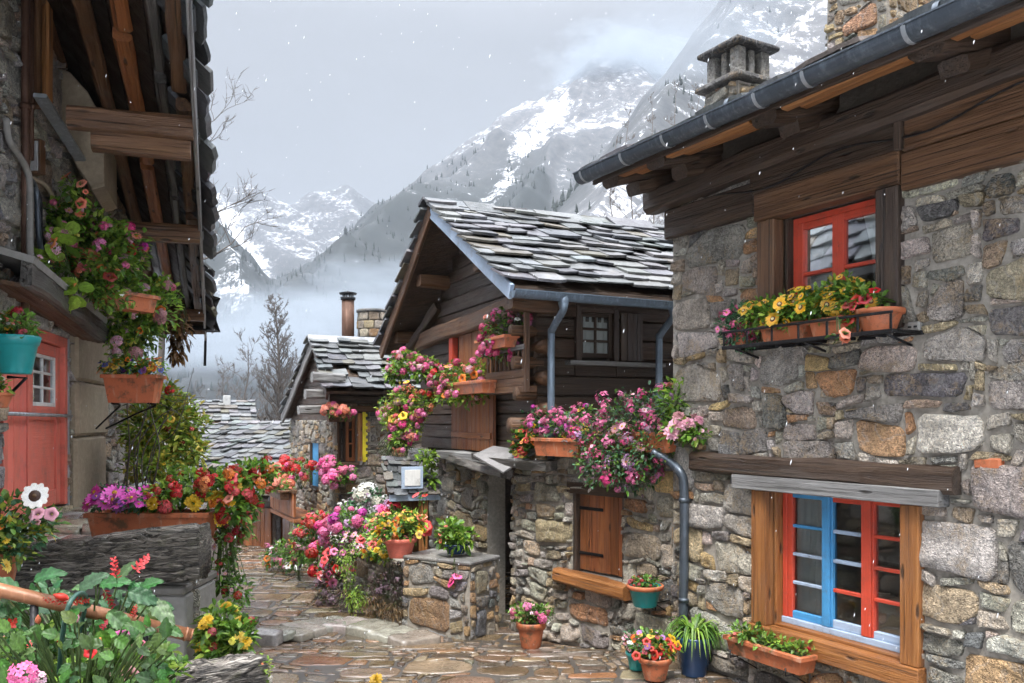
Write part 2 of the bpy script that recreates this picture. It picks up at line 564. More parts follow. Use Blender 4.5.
    t.t.links.new(t.n('ShaderNodeMixShader', {0: .4, 1: b.outputs[0], 2: tr.outputs[0]}).outputs[0], t.out.inputs[0])
    M['curtain'] = t.mat
    M['snow'] = m_plain('snow', (.82, .84, .87), .7, 6, .06, .3)
    M['mountain'] = m_mountain()
    M['conifer'] = m_plain('conifer', (.03, .04, .034), .8, .2, .4, .1)
    return M

M = make_mats()

# ------------------------------------------------------------------ rubble masonry
STONE_COLS = [((0.284, 0.260, 0.223), 6), ((0.347, 0.320, 0.274), 6), ((0.194, 0.180, 0.158), 4), ((0.389, 0.345, 0.279), 4), ((0.357, 0.275, 0.177), 4),
              ((0.315, 0.175, 0.088), 1.4), ((0.389, 0.260, 0.130), 2.0), ((0.121, 0.115, 0.110), 2.4), ((0.452, 0.415, 0.358), 2.5), ((0.263, 0.205, 0.144), 3)]


def pick(rnd, pal):
    t = rnd.uniform(0, sum(w for _, w in pal))
    for c, w in pal:
        t -= w
        if t <= 0:
            break
    k = rnd.uniform(.8, 1.2)
    return tuple(max(.02, x * k * rnd.uniform(.94, 1.06)) for x in c)


def clip(poly, nx, ny, d):
    """Keep the side nx*x + ny*y <= d."""
    out = []
    m = len(poly)
    for i in range(m):
        a, b = poly[i], poly[(i + 1) % m]
        da, db = nx * a[0] + ny * a[1] - d, nx * b[0] + ny * b[1] - d
        if da <= 0:
            out.append(a)
        if (da < 0 < db) or (db < 0 < da):
            t = da / (da - db)
            out.append((a[0] + (b[0] - a[0]) * t, a[1] + (b[1] - a[1]) * t))
    return out


def area(p):
    return .5 * abs(sum(p[i][0] * p[(i + 1) % len(p)][1] - p[(i + 1) % len(p)][0] * p[i][1] for i in range(len(p))))


def cells(u0, u1, v0, v1, size, rnd, aspect=1.5, gap=.012, mix=((1.0, .4), (.62, .5), (.36, .9)), holes=(), hgap=0.0):
    """Irregular stones filling a rectangle: big ones first, smaller ones in what is left. Returns polygons."""
    W, H = u1 - u0, (v1 - v0) * aspect
    pts = []
    g = size
    grid = {}

    def near(x, y, k=2):
        cx, cy = int(x // g), int(y // g)
        for i in range(cx - k, cx + k + 1):
            for j in range(cy - k, cy + k + 1):
                yield from grid.get((i, j), ())

    for _ in range(int(30 * W * H / (size * size))):
        rr = size * (rnd.uniform(.36, 1.15) if rnd.random() < .7 else rnd.uniform(.26, .45))
        x, y = rnd.uniform(-.3 * g, W + .3 * g), rnd.uniform(-.3 * g, H + .3 * g)
        if all((x - q[0]) ** 2 + (y - q[1]) ** 2 > (min(rr, q[2]) * .42 + max(rr, q[2]) * .5) ** 2 for q in near(x, y)):
            q = (x, y, rr)
            pts.append(q)
            grid.setdefault((int(x // g), int(y // g)), []).append(q)
    raw = []
    for (x, y, r) in pts:
        s = 1.6 * size
        poly = [(-1e3, -1e3), (1e3, -1e3), (1e3, 1e3), (-1e3, 1e3)]
        for (nx, ny, d) in ((1, 0, min(W, x + s)), (-1, 0, -max(0, x - s)), (0, 1, min(H, y + s)), (0, -1, -max(0, y - s))):
            poly = clip(poly, nx, ny, d)
            if len(poly) < 3:
                break
        if len(poly) < 3:
            continue
        for q in near(x, y, 3):
            if q[0] == x and q[1] == y:
                continue
            dx, dy = q[0] - x, q[1] - y
            L = math.hypot(dx, dy)
            if L > 3.6 * size:
                continue
            w = .5 + .10 * (r - q[2]) / max(r, q[2])      # a big stone takes a little more of the joint
            a_ = .16 * math.sin((x + q[0]) * 37 + (y + q[1]) * 53)      # joints lean a little
            ca, sa = math.cos(a_), math.sin(a_)
            nx, ny = (dx * ca - dy * sa) / L, (dx * sa + dy * ca) / L
            poly = clip(poly, nx, ny, nx * (x + dx * w) + ny * (y + dy * w) - gap * .5)
            if len(poly) < 3:
                break
        if len(poly) < 3:
            continue
        # now and then a stone is broken into two or three
        todo = [poly]
        if rnd.random() < .3 and area(poly) > .5 * size * size:
            for _k in range(rnd.choice((1, 1, 2))):
                P_ = todo.pop(0)
                cx = sum(p_[0] for p_ in P_) / len(P_)
                cy = sum(p_[1] for p_ in P_) / len(P_)
                t = rnd.gauss(math.pi / 2, .5) if rnd.random() < .65 else rnd.uniform(0, 3.14)
                nx, ny = math.cos(t), math.sin(t)
                d = nx * cx + ny * cy + rnd.uniform(-.2, .2) * math.sqrt(area(P_))
                todo += [z for z in (clip(P_, nx, ny, d - gap * .4), clip(P_, -nx, -ny, -d - gap * .4)) if len(z) > 2]
        raw += todo
    out = []
    for poly in raw:
        p = [(u0 + a, v0 + b / aspect) for a, b in poly]
        ok = True
        for (a, b, c, d) in holes:
            cand = [clip(p, 1, 0, a - hgap), clip(p, -1, 0, -b - hgap), clip(p, 0, 1, c - hgap), clip(p, 0, -1, -d - hgap)]
            ar = [area(k) if len(k) > 2 else 0 for k in cand]
            if max(x_[0] for x_ in p) <= a or min(x_[0] for x_ in p) >= b or max(x_[1] for x_ in p) <= c or min(x_[1] for x_ in p) >= d:
                continue
            i = max(range(4), key=lambda z_: ar[z_])
            if ar[i] < .12 * area(p) or ar[i] < .0006:
                ok = False
                break
            p = cand[i]
        if ok and len(p) > 2 and area(p) > .0005:
            out.append(p)
    return out


def rubble(u0, u1, v0, v1, size, rnd, gap=.012, holes=(), hgap=0.0, stretch=1.0, warp=.22):
    """Roughly bedded rubble: blocks of very mixed size packed like a dry wall, then bent and broken."""
    un = size * .2
    nu, nv = max(2, int((u1 - u0) / (un * stretch)) + 1), max(2, int((v1 - v0) / un) + 1)
    du, dv = (u1 - u0) / nu, (v1 - v0) / nv
    full = [[False] * nv for _ in range(nu)]
    blocks = []

    def place(i, j, w, h):
        if i + w > nu or j + h > nv or any(full[x][y] for x in range(i, i + w) for y in range(j, j + h)):
            return False
        for x in range(i, i + w):
            for y in range(j, j + h):
                full[x][y] = True
        blocks.append((i, j, w, h))
        return True
    N = nu * nv
    for (k, ws, hs) in ((.020, (6, 9), (4, 5)), (.035, (5, 7), (3, 4)), (.045, (3, 5), (3, 5)), (.09, (4, 6), (2, 3)), (.10, (2, 4), (2, 3))):
        for _ in range(int(N * k)):
            place(rnd.randrange(-1, nu) if False else rnd.randrange(nu), rnd.randrange(nv), rnd.randint(*ws), rnd.randint(*hs))
    order = [(i, j) for j in range(nv) for i in range(nu)]
    for (i, j) in order:
        if full[i][j]:
            continue
        opts = [(4, 2), (3, 2), (2, 2), (3, 1), (2, 1), (1, 2), (1, 1)]
        if rnd.random() < .5:
            opts = opts[rnd.randrange(3):]
        for (w, h) in opts + [(1, 1)]:
            if place(i, j, w, h):
                break
    A = warp * size
    s0 = rnd.uniform(0, 50)

    def bend(x, y):
        return (x + A * noise.noise(V((x * .8 / size + s0, y * .8 / size, 1))) + A * .5 * noise.noise(V((x * 2.2 / size, y * 2.2 / size, s0))),
                y + A * noise.noise(V((x * .7 / size + s0, y * .9 / size, 7))) + A * .5 * noise.noise(V((x * 2.0 / size, y * 2.2 / size, s0 + 9))))
    out = []
    for (i, j, w, h) in blocks:
        if w == 1 and h == 1 and rnd.random() < .08:
            continue
        a, b, c, d = u0 + i * du, u0 + (i + w) * du, v0 + j * dv, v0 + (j + h) * dv
        g = gap * .5
        jx, jy = min(.26 * du * w, .42 * du), min(.26 * dv * h, .5 * dv)

        def r(q):
            return g + q * rnd.random() ** 2.2
        P4 = [(a + r(jx), c + r(jy)), (b - r(jx), c + r(jy)), (b - r(jx), d - r(jy)), (a + r(jx), d - r(jy))]
        extra = []
        p = []
        cut = rnd.randrange(4) if (w * h > 5 and rnd.random() < .55) else -1
        for k in range(4):
            q0, q1, q2 = P4[k - 1], P4[k], P4[(k + 1) % 4]
            if k == cut:
                t1, t2 = rnd.uniform(.15, .42), rnd.uniform(.2, .5)
                m1 = (q1[0] + (q0[0] - q1[0]) * t1, q1[1] + (q0[1] - q1[1]) * t1)
                m2 = (q1[0] + (q2[0] - q1[0]) * t2, q1[1] + (q2[1] - q1[1]) * t2)
                p += [m1, m2]
                cx, cy = (q1[0] + m1[0] + m2[0]) / 3, (q1[1] + m1[1] + m2[1]) / 3
                f = .80
                extra.append([(cx + (z[0] - cx) * f, cy + (z[1] - cy) * f) for z in (m1, q1, m2)])
            else:
                p.append(q1)
            if math.dist(q1, q2) > 2.5 * un and k != cut and (k + 1) % 4 != cut:      # a knuckle in a long side
                t = rnd.uniform(.35, .65)
                nx, ny = q2[1] - q1[1], q1[0] - q2[0]
                L = math.hypot(nx, ny)
                e = rnd.uniform(-.02, .22) * min(un, .5 * min(w * du, h * dv))
                p.append((q1[0] + (q2[0] - q1[0]) * t + nx / L * e * (1 if e > 0 else .4) * .55, q1[1] + (q2[1] - q1[1]) * t + ny / L * e * .55))
        for q in [p] + extra:
            q = [bend(*z) for z in q]
            # keep it convex enough to clip: hull
            q = hull(q)
            for (nx, ny, dd) in ((1, 0, u1), (-1, 0, -u0), (0, 1, v1), (0, -1, -v0)):
                q = clip(q, nx, ny, dd) if len(q) > 2 else q
            if len(q) < 3 or area(q) < .00025:
                continue
            ok = True
            for (ha, hb, hc, hd) in holes:
                if max(z[0] for z in q) <= ha or min(z[0] for z in q) >= hb or max(z[1] for z in q) <= hc or min(z[1] for z in q) >= hd:
                    continue
                cand = [clip(q, 1, 0, ha - hgap), clip(q, -1, 0, -hb - hgap), clip(q, 0, 1, hc - hgap), clip(q, 0, -1, -hd - hgap)]
                ar = [area(z) if len(z) > 2 else 0 for z in cand]
                k = max(range(4), key=lambda z: ar[z])
                if ar[k] < .12 * area(q) or ar[k] < .0006:
                    ok = False
                    break
                q = cand[k]
            if ok:
                out.append(q)
    return out


def hull(pts):
    pts = sorted(set(pts))
    if len(pts) < 3:
        return pts

    def half(ps):
        h = []
        for p in ps:
            while len(h) > 1 and (h[-1][0] - h[-2][0]) * (p[1] - h[-2][1]) - (h[-1][1] - h[-2][1]) * (p[0] - h[-2][0]) <= 0:
                h.pop()
            h.append(p)
        return h
    a, b = half(pts), half(pts[::-1])
    return a[:-1] + b[:-1]


def add_stone(mb, poly, place, h, rnd, step=.035, mi=0, pal=STONE_COLS, rings=((1.0, -.35), (.994, .45), (.976, .86), (.945, 1.0), (.62, 1.04), (.28, 1.0)), rag=.005, flat=.5):
    cx = sum(p[0] for p in poly) / len(poly)
    cy = sum(p[1] for p in poly) / len(poly)
    size = math.sqrt(area(poly))
    # round the corners
    q = []
    m = len(poly)
    for i in range(m):
        a, b, c = poly[i - 1], poly[i], poly[(i + 1) % m]
        la, lc = math.dist(a, b), math.dist(b, c)
        k = rnd.uniform(.05, .13) * size
        ta, tc = min(.4, k / max(la, 1e-5)), min(.4, k / max(lc, 1e-5))
        q.append((b[0] + (a[0] - b[0]) * ta, b[1] + (a[1] - b[1]) * ta))
        q.append((b[0] + (c[0] - b[0]) * tc, b[1] + (c[1] - b[1]) * tc))
    pts = []
    for i in range(len(q)):
        a, b = q[i], q[(i + 1) % len(q)]
        n = max(1, min(10, int(math.dist(a, b) / step)))
        for j in range(n):
            t = j / n
            pts.append((a[0] + (b[0] - a[0]) * t, a[1] + (b[1] - a[1]) * t))
    sd = rnd.uniform(0, 99)
    n = len(pts)
    tx, ty = rnd.uniform(-1, 1) * flat, rnd.uniform(-1, 1) * flat
    hh = h * rnd.uniform(.55, 1.35)
    vs = []
    for (k, z) in rings:
        for (x, y) in pts:
            w = noise.noise(V((x * 9 + sd, y * 9, sd))) * rag + noise.noise(V((x * 30 + sd, y * 30, sd))) * rag * .5
            dx, dy = x - cx, y - cy
            L = math.hypot(dx, dy) or 1e-6
            kk = k + w / L * (1 if k > .5 else .3)
            xx, yy = cx + dx * kk, cy + dy * kk
            zz = z * hh
            if z > .5:
                zz += hh * .55 * (tx * dx + ty * dy) / max(size, .02)
                zz += h * .55 * noise.noise(V((xx * 7 + sd, yy * 7, sd))) + h * .3 * noise.noise(V((xx * 19 + sd, yy * 19, sd)))
            vs.append(place(xx, yy, zz))
    vs.append(place(cx, cy, hh * rings[-1][1]))
    fs = [(r * n + j, r * n + (j + 1) % n, (r + 1) * n + (j + 1) % n, (r + 1) * n + j) for r in range(len(rings) - 1) for j in range(n)]
    b = (len(rings) - 1) * n
    fs += [(b + j, b + (j + 1) % n, b + n) for j in range(n)]
    mb.add(vs, fs, mi, pick(rnd, pal), None, True)


def wall_sheet(mb, fr, u0, u1, v0, v1, holes, n, mi, depth=.25):
    """The mortar bed with its openings and their reveals."""
    us = sorted({u0, u1, *[min(max(h[i], u0), u1) for h in holes for i in (0, 1)]})
    vs = sorted({v0, v1, *[min(max(h[i], v0), v1) for h in holes for i in (2, 3)]})
    for i in range(len(us) - 1):
        for j in range(len(vs) - 1):
            a, b, c, d = us[i], us[i + 1], vs[j], vs[j + 1]
            mu, mv = (a + b) / 2, (c + d) / 2
            if any(h[0] < mu < h[1] and h[2] < mv < h[3] for h in holes):
                continue
            mb.quad(fr.w(a, c, n), fr.w(b, c, n), fr.w(b, d, n), fr.w(a, d, n), mi)
    for (a, b, c, d) in holes:
        q = -depth
        mb.quad(fr.w(a, c, n), fr.w(a, d, n), fr.w(a, d, q), fr.w(a, c, q), mi)
        mb.quad(fr.w(b, c, n), fr.w(b, d, n), fr.w(b, d, q), fr.w(b, c, q), mi)
        mb.quad(fr.w(a, c, n), fr.w(b, c, n), fr.w(b, c, q), fr.w(a, c, q), mi)
        mb.quad(fr.w(a, d, n), fr.w(b, d, n), fr.w(b, d, q), fr.w(a, d, q), mi)


def masonry(mb, fr, u0, u1, v0, v1, size, seed, holes=(), h=.035, gap=.012, pal=STONE_COLS, step=.035, aspect=1.5, mix=((1.0, .4), (.62, .5), (.36, .9)), hgap=0.0, rag=.005, flat=.5, top=None):
    """Stones (material 0) bedded in mortar (material 1)."""
    rnd = random.Random(seed)
    wall_sheet(mb, fr, u0, u1, v0, v1, holes, h * .10, 1)
    for p in rubble(u0, u1, v0, v1, size, rnd, gap, holes, hgap, stretch=min(1.6, .55 + .42 * aspect)):
        if top and not top(p):
            continue
        add_stone(mb, p, lambda x, y, z: fr.w(x, y, z), h, rnd, step, 0, pal, rag=rag, flat=flat)


# ------------------------------------------------------------------ roofs
SLATE_COLS = [((.115, .12, .126), 4), ((.145, .15, .155), 4), ((.09, .094, .10), 3), ((.17, .17, .17), 1.5), ((.125, .112, .092), 2), ((.05, .053, .056), 1.2)]


def slates(mb, o, u, v, Lu, Lv, rw, wr, seed, mi=0, pal=SLATE_COLS, th=.03, lift=.05, over=.4, edge=.05, shape=None, drop=.02):
    """Rough stone slates laid in courses from the eave up; o eave corner, u along the eave, v up the slope."""
    rnd = random.Random(seed)
    u, v = u.normalized(), v.normalized()
    n = u.cross(v).normalized()
    if n.z < 0:
        n = -n
    y = -.04
    r = 0
    while y < Lv:
        x = -edge - rnd.uniform(0, .15)
        hgt = rw * rnd.uniform(.85, 1.2)
        while x < Lu + edge:
            w = rnd.uniform(*wr)
            a, b = max(x, -edge - rnd.uniform(0, .04)), min(x + w, Lu + edge + rnd.uniform(0, .04))
            x += w
            if b - a < .05 or rnd.random() < drop:
                continue
            if shape and not shape((a + b) / 2 / Lu, y / Lv):
                continue
            y0 = y + rnd.uniform(-.16, .16) * rw
            y1 = y0 + hgt * (1 + over) + rnd.uniform(0, .04)
            t = th * rnd.uniform(.6, 1.5)
            l0 = lift * rnd.uniform(.7, 1.5)
            tw = rnd.uniform(-.02, .02)
            k = 5
            ring = []
            for i in range(k):
                f = i / (k - 1)
                e = (-.10 * rw if i in (0, k - 1) else 0)
                ring.append((a + (b - a) * f + rnd.uniform(-.012, .012), y0 - e * .8 + rnd.uniform(-.04, .04) * rw))
            for i in range(3):
                f = 1 - i / 2
                ring.append((a + (b - a) * f + rnd.uniform(-.015, .015), min(y1, Lv + .02) + rnd.uniform(-.01, .01)))
            m = len(ring)
            bot, tp = [], []
            for (xx, yy) in ring:
                f = (yy - y0) / max(y1 - y0, .01)
                z = l0 * (1 - f) + .004 + tw * (xx - a) / max(b - a, .05)
                z += noise.noise(V((xx * 5 + seed, yy * 5, 0))) * .012
                p = o + u * xx + v * yy
                bot.append(p + n * z)
                cxx, cyy = (a + b) / 2, (y0 + y1) / 2
                p2 = o + u * (cxx + (xx - cxx) * .975) + v * (cyy + (yy - cyy) * .985)
                tp.append(p2 + n * (z + t))
            fs = [tuple(range(m)), tuple(m + i for i in range(m))]
            fs += [(i, (i + 1) % m, m + (i + 1) % m, m + i) for i in range(m)]
            mb.add(bot + tp, fs, mi, pick(rnd, pal))
        y += hgt
        r += 1


def slab(mb, a, b, c, d, th, mi=0, col=(1, 1, 1)):
    """A thick four-cornered sheet, thickness downwards."""
    a, b, c, d = V(a), V(b), V(c), V(d)
    n = (b - a).cross(d - a).normalized()
    if n.z < 0:
        n = -n
    q = [a, b, c, d, a - n * th, b - n * th, c - n * th, d - n * th]
    mb.add(q, [(0, 1, 2, 3), (4, 5, 6, 7), (0, 1, 5, 4), (1, 2, 6, 5), (2, 3, 7, 6), (3, 0, 4, 7)], mi, col)


# ------------------------------------------------------------------ joinery
def sash(parent, fr, u0, u1, v0, v1, n, rows, cols, mats, w=.045, d=.04, mw=.022, name='sash', glass=True):
    """A casement: mats = (left stile, right stile, top rail, bottom rail, bars); frame mesh with a pane under it."""
    ml, mrr, mt, mbt, mbars = mats
    b = MB()
    mm = []

    def ix(m):
        if m not in mm:
            mm.append(m)
        return mm.index(m)
    b.box(fr, u0, u0 + w, v0, v1, n, n + d, ix(ml))
    b.box(fr, u1 - w, u1, v0, v1, n, n + d, ix(mrr))
    b.box(fr, u0 + w, u1 - w, v1 - w, v1, n + .001, n + d - .002, ix(mt))
    b.box(fr, u0 + w, u1 - w, v0, v0 + w * 1.2, n + .001, n + d - .002, ix(mbt))
    for i in range(1, rows):
        z = v0 + w * 1.2 + (v1 - w - v0 - w * 1.2) * i / rows
        mk = mbars[i - 1] if isinstance(mbars, list) else mbars
        b.box(fr, u0 + w, u1 - w, z - mw / 2, z + mw / 2, n + .006, n + d - .006, ix(mk))
    for i in range(1, cols):
        x = u0 + w + (u1 - u0 - 2 * w) * i / cols
        b.box(fr, x - mw / 2, x + mw / 2, v0 + w * 1.2, v1 - w, n + .008, n + d - .008, ix(mbars if not isinstance(mbars, list) else mbars[0]))
    o = b.build(name, mm, parent)
    if glass:
        g = MB()
        g.quad(fr.w(u0 + w * .8, v0 + w, n + d * .4), fr.w(u1 - w * .8, v0 + w, n + d * .4), fr.w(u1 - w * .8, v1 - w * .8, n + d * .4), fr.w(u0 + w * .8, v1 - w * .8, n + d * .4))
        g.build('pane', M['glass'], o)
    return o


def curtain(parent, fr, u0, u1, v0, v1, n, gather=0.0, seed=0):
    b = MB()
    N, K = 26, 8
    vs = []
    for j in range(K + 1):
        t = j / K
        for i in range(N + 1):
            s = i / N
            g = 1 - gather * math.sin(min(1, t * 1.4) * math.pi * .5)
            vs.append(fr.w(u0 + (u1 - u0) * s * g, v1 + (v0 - v1) * t, n + .014 * math.sin(s * 30 + seed + t * .6) + .008 * math.sin(s * 61 + seed)))
    fs = [(j * (N + 1) + i, j * (N + 1) + i + 1, (j + 1) * (N + 1) + i + 1, (j + 1) * (N + 1) + i) for j in range(K) for i in range(N)]
    b.add(vs, fs, 0, (1, 1, 1), None, True)
    return b.build('curtain', M['curtain'], parent, recalc=False)


def room(parent, fr, u0, u1, v0, v1, depth=.6, n=-.24, fl=.2):
    """A dim room behind an opening."""
    b = MB()
    a = [fr.w(u0, v0, n), fr.w(u1, v0, n), fr.w(u1, v1, n), fr.w(u0, v1, n)]
    c = [fr.w(u0 - fl, v0 - fl, n - depth), fr.w(u1 + fl, v0 - fl, n - depth), fr.w(u1 + fl, v1 + fl, n - depth), fr.w(u0 - fl, v1 + fl, n - depth)]
    b.add(a + c, [(0, 1, 5, 4), (1, 2, 6, 5), (2, 3, 7, 6), (3, 0, 4, 7), (4, 5, 6, 7)], 0)
    return b.build('room_lining', M['room'], parent, recalc=False)


def boards(mb, fr, u0, u1, v0, v1, n0, n1, k, seed, vertical=True, mi=0, gap=.004, jit=.004, tone=(.75, 1.15)):
    rnd = random.Random(seed)
    cuts = [0]
    for i in range(k):
        cuts.append(cuts[-1] + rnd.uniform(.75, 1.25))
    T = cuts[-1]
    for i in range(k):
        a, b = cuts[i] / T, cuts[i + 1] / T
        c = rnd.uniform(*tone)
        dn = rnd.uniform(-jit, jit)
        if vertical:
            mb.box(fr, u0 + (u1 - u0) * a + gap / 2, u0 + (u1 - u0) * b - gap / 2, v0 + rnd.uniform(0, .01), v1, n0, n1 + dn, mi, (c, c * rnd.uniform(.93, 1.02), c * rnd.uniform(.9, 1.03)), axis=1, rnd=rnd)
        else:
            mb.box(fr, u0, u1, v0 + (v1 - v0) * a + gap / 2, v0 + (v1 - v0) * b - gap / 2, n0, n1 + dn, mi, (c, c * rnd.uniform(.95, 1.02), c * rnd.uniform(.92, 1.03)), axis=0, rnd=rnd)


# ------------------------------------------------------------------ plants
C = dict(red=(.62, .008, .012), crimson=(.36, .006, .02), pink=(.80, .14, .34), hot=(.74, .045, .23), magenta=(.58, .02, .36), pale=(.78, .36, .46), yellow=(.80, .47, .015),
         orange=(.80, .19, .015), purple=(.26, .06, .34), blue=(.06, .10, .50), white=(.80, .78, .74), salmon=(.80, .20, .12), mauve=(.55, .30, .55), lemon=(.78, .66, .05), dusk=(.20, .11, .16))
FLOWERS = {}


def petal(mb, base, tip, side, w, cup, col0, col1, k=3):
    """One petal as a small curved blade."""
    base, tip, side = V(base), V(tip), V(side)
    d = tip - base
    up = side.cross(d).normalized()
    vs, cs = [], []
    for i in range(k + 1):
        t = i / k
        ww = w * (math.sin(math.pi * min(.93, .12 + t * .82)) ** .7)
        lift = cup * math.sin(t * math.pi * .6)
        c = tuple(a + (b - a) * t for a, b in zip(col0, col1))
        for s in (-1, 0, 1):
            vs.append(base + d * t + side * (ww * s) + up * (lift + (abs(s) * .12 * w)))
            cs.append((*c, 1))
    fs = [(i * 3 + j, i * 3 + j + 1, (i + 1) * 3 + j + 1, (i + 1) * 3 + j) for i in range(k) for j in (0, 1)]
    mb.add(vs, fs, 0, cs, None, True)


def flower_mesh(kind, cname, var=0):
    key = (kind, cname, var)
    if key in FLOWERS:
        return FLOWERS[key]
    rnd = random.Random(str(key))
    c = C[cname]
    if var == 1:      # fresher, paler head
        c = tuple(min(.85, x * 1.05 + .07) for x in c)
    elif var == 2:    # fading head
        c = (c[0] * .62 + .02, c[1] * .62 + .015, c[2] * .55)
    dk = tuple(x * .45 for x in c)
    lt = tuple(min(.85, x * 1.15 + .03) for x in c)
    b = MB()

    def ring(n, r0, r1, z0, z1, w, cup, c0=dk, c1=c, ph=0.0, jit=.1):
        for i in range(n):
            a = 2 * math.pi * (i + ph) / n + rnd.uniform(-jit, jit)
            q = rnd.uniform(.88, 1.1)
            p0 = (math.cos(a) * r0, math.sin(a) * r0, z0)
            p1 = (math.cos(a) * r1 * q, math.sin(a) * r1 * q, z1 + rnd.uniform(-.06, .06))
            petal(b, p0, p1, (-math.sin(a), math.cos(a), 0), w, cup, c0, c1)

    def dome(r, z, h, col, n=8):
        vs = [(0, 0, z + h)] + [(math.cos(2 * math.pi * i / n) * r * k, math.sin(2 * math.pi * i / n) * r * k, z + h * hh) for k, hh in ((.6, .8), (1, 0)) for i in range(n)]
        fs = [(0, 1 + i, 1 + (i + 1) % n) for i in range(n)] + [(1 + i, 1 + n + i, 1 + n + (i + 1) % n, 1 + (i + 1) % n) for i in range(n)]
        b.add(vs, fs, 0, col, None, True)

    if kind == 'geranium':            # a domed head of many small florets
        for i in range(26):
            z = 1 - (i + .5) / 26 * 1.3
            a = i * 2.399 + rnd.uniform(-.3, .3)
            r = math.sqrt(max(0, 1 - z * z))
            ctr = V((r * math.cos(a), r * math.sin(a), z * .8)) * rnd.uniform(.74, .92)
            nn = V((r * math.cos(a), r * math.sin(a), z + .25)).normalized()
            s1 = nn.cross(V((.3, .2, 1))).normalized()
            s2 = nn.cross(s1)
            kk = rnd.uniform(.6, 1.3)
            cc = tuple(min(.9, x * kk) for x in (lt if rnd.random() < .35 else c))
            for j in range(5):
                t = 2 * math.pi * j / 5 + i
                d = s1 * math.cos(t) + s2 * math.sin(t)
                sd = s1 * -math.sin(t) + s2 * math.cos(t)
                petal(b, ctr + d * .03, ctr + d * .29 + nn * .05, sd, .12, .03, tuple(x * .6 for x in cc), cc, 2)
    elif kind == 'daisy':
        ring(13, .16, 1, 0, .12, .19, .06, c, lt)
        dome(.27, .0, .2, (.55, .30, .02))
    elif kind == 'sun':               # yellow rays about a dark-rimmed pale eye
        ring(14, .25, 1, 0, .1, .22, .05, (.75, .36, .01), c)
        ring(10, .25, .8, .06, .2, .2, .05, (.7, .3, .01), c, .5)
        dome(.40, .05, .12, (.10, .035, .012), 10)
        dome(.24, .13, .12, (.62, .5, .25), 10)
    elif kind == 'eye':               # broad pale rays about a great dark eye
        ring(11, .3, 1, .02, .1, .3, .05, lt, c)
        ring(9, .3, .94, .06, .16, .28, .05, lt, c, .5)
        dome(.46, .06, .10, (.045, .018, .010), 14)
        dome(.2, .12, .1, (.10, .05, .02), 9)
    elif kind == 'marigold':
        for k, (r, z) in enumerate(((1, 0), (.86, .22), (.66, .4), (.42, .52), (.2, .58))):
            ring(max(5, int(13 * r)), .08, r, .05 + z * .5, z, .22, .07, tuple(x * .7 for x in c), c if k % 2 else lt, k * .4, .2)
    elif kind == 'pansy':
        ring(2, .05, .95, .02, .05, .5, .03, dk, c, .25)
        ring(3, .05, .9, .05, .1, .44, .03, tuple(x * .35 for x in c), c, .6)
        dome(.22, .11, .04, (.05, .015, .05), 7)
        dome(.10, .13, .05, (.7, .45, .02), 6)
    elif kind == 'petunia':           # a wide five-lobed trumpet
        n = 30
        vs, cs = [], []
        dark = (.03, .012, .02) if cname in ('white',) else tuple(x * .25 for x in c)
        prof = ((.10, -.55, dark), (.22, -.25, dark), (.36, -.04, tuple((x + y) * .5 for x, y in zip(dark, c))), (.62, .06, c), (.9, .07, lt), (1.05, -.05, c))
        for i, (r, z, cc) in enumerate(prof):
            for j in range(n):
                a = 2 * math.pi * j / n
                lob = 1 + (.09 * math.cos(5 * a) if i > 2 else 0)
                vs.append((math.cos(a) * r * lob, math.sin(a) * r * lob, z + (.05 * math.cos(10 * a + 1) if i > 3 else 0)))
                cs.append((*cc, 1))
        fs = [(i * n + j, i * n + (j + 1) % n, (i + 1) * n + (j + 1) % n, (i + 1) * n + j) for i in range(len(prof) - 1) for j in range(n)]
        b.add(vs, fs, 0, cs, None, True)
        dome(.14, -.35, .2, (.5, .42, .1), 6)
    elif kind == 'spike':             # a tapering spike of tubular florets
        for i in range(26):
            t = i / 26
            a = i * 2.399
            r = .34 * (1 - t) + .08
            d = V((math.cos(a), math.sin(a), .55))
            p = V((math.cos(a) * .06, math.sin(a) * .06, -.9 + 2.1 * t))
            kk = rnd.uniform(.7, 1.1)
            petal(b, p, p + d.normalized() * (r + .16), V((-math.sin(a), math.cos(a), 0)), .13, .06, tuple(x * .6 for x in c), tuple(x * kk for x in c), 2)
    elif kind == 'bud':               # a closed pointed bud
        b.lathe((0, 0, 0), [(.12, -.8), (.42, -.45), (.5, 0), (.38, .5), (.14, .95), (.02, 1.1)], 10, 0, c)
    elif kind == 'cluster':           # loose spray of tiny flowers
        for i in range(22):
            d = V((rnd.gauss(0, 1), rnd.gauss(0, 1), rnd.gauss(.4, .8))).normalized() * rnd.uniform(.45, 1.0)
            nn = (d + V((0, 0, .5))).normalized()
            s1 = nn.cross(V((.3, .9, .2))).normalized()
            s2 = nn.cross(s1)
            kk = rnd.uniform(.6, 1.15)
            for j in range(4):
                t = math.pi / 2 * j + i
                dd = s1 * math.cos(t) + s2 * math.sin(t)
                petal(b, d, d + dd * .24 + nn * .05, s1 * -math.sin(t) + s2 * math.cos(t), .11, .02, dk, tuple(min(.9, x * kk) for x in c), 2)
    if kind not in ('bud',):          # a green calyx and a bit of stalk
        b.tube([(0, 0, -1.5), (.05, 0, -.8), (0, 0, .5 if kind in ('geranium', 'cluster') else -.1)], .05, 4, 0, (.06, .13, .03))
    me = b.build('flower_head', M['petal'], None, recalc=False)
    FLOWERS[key] = me.data
    bpy.data.objects.remove(me)
    return FLOWERS[key]


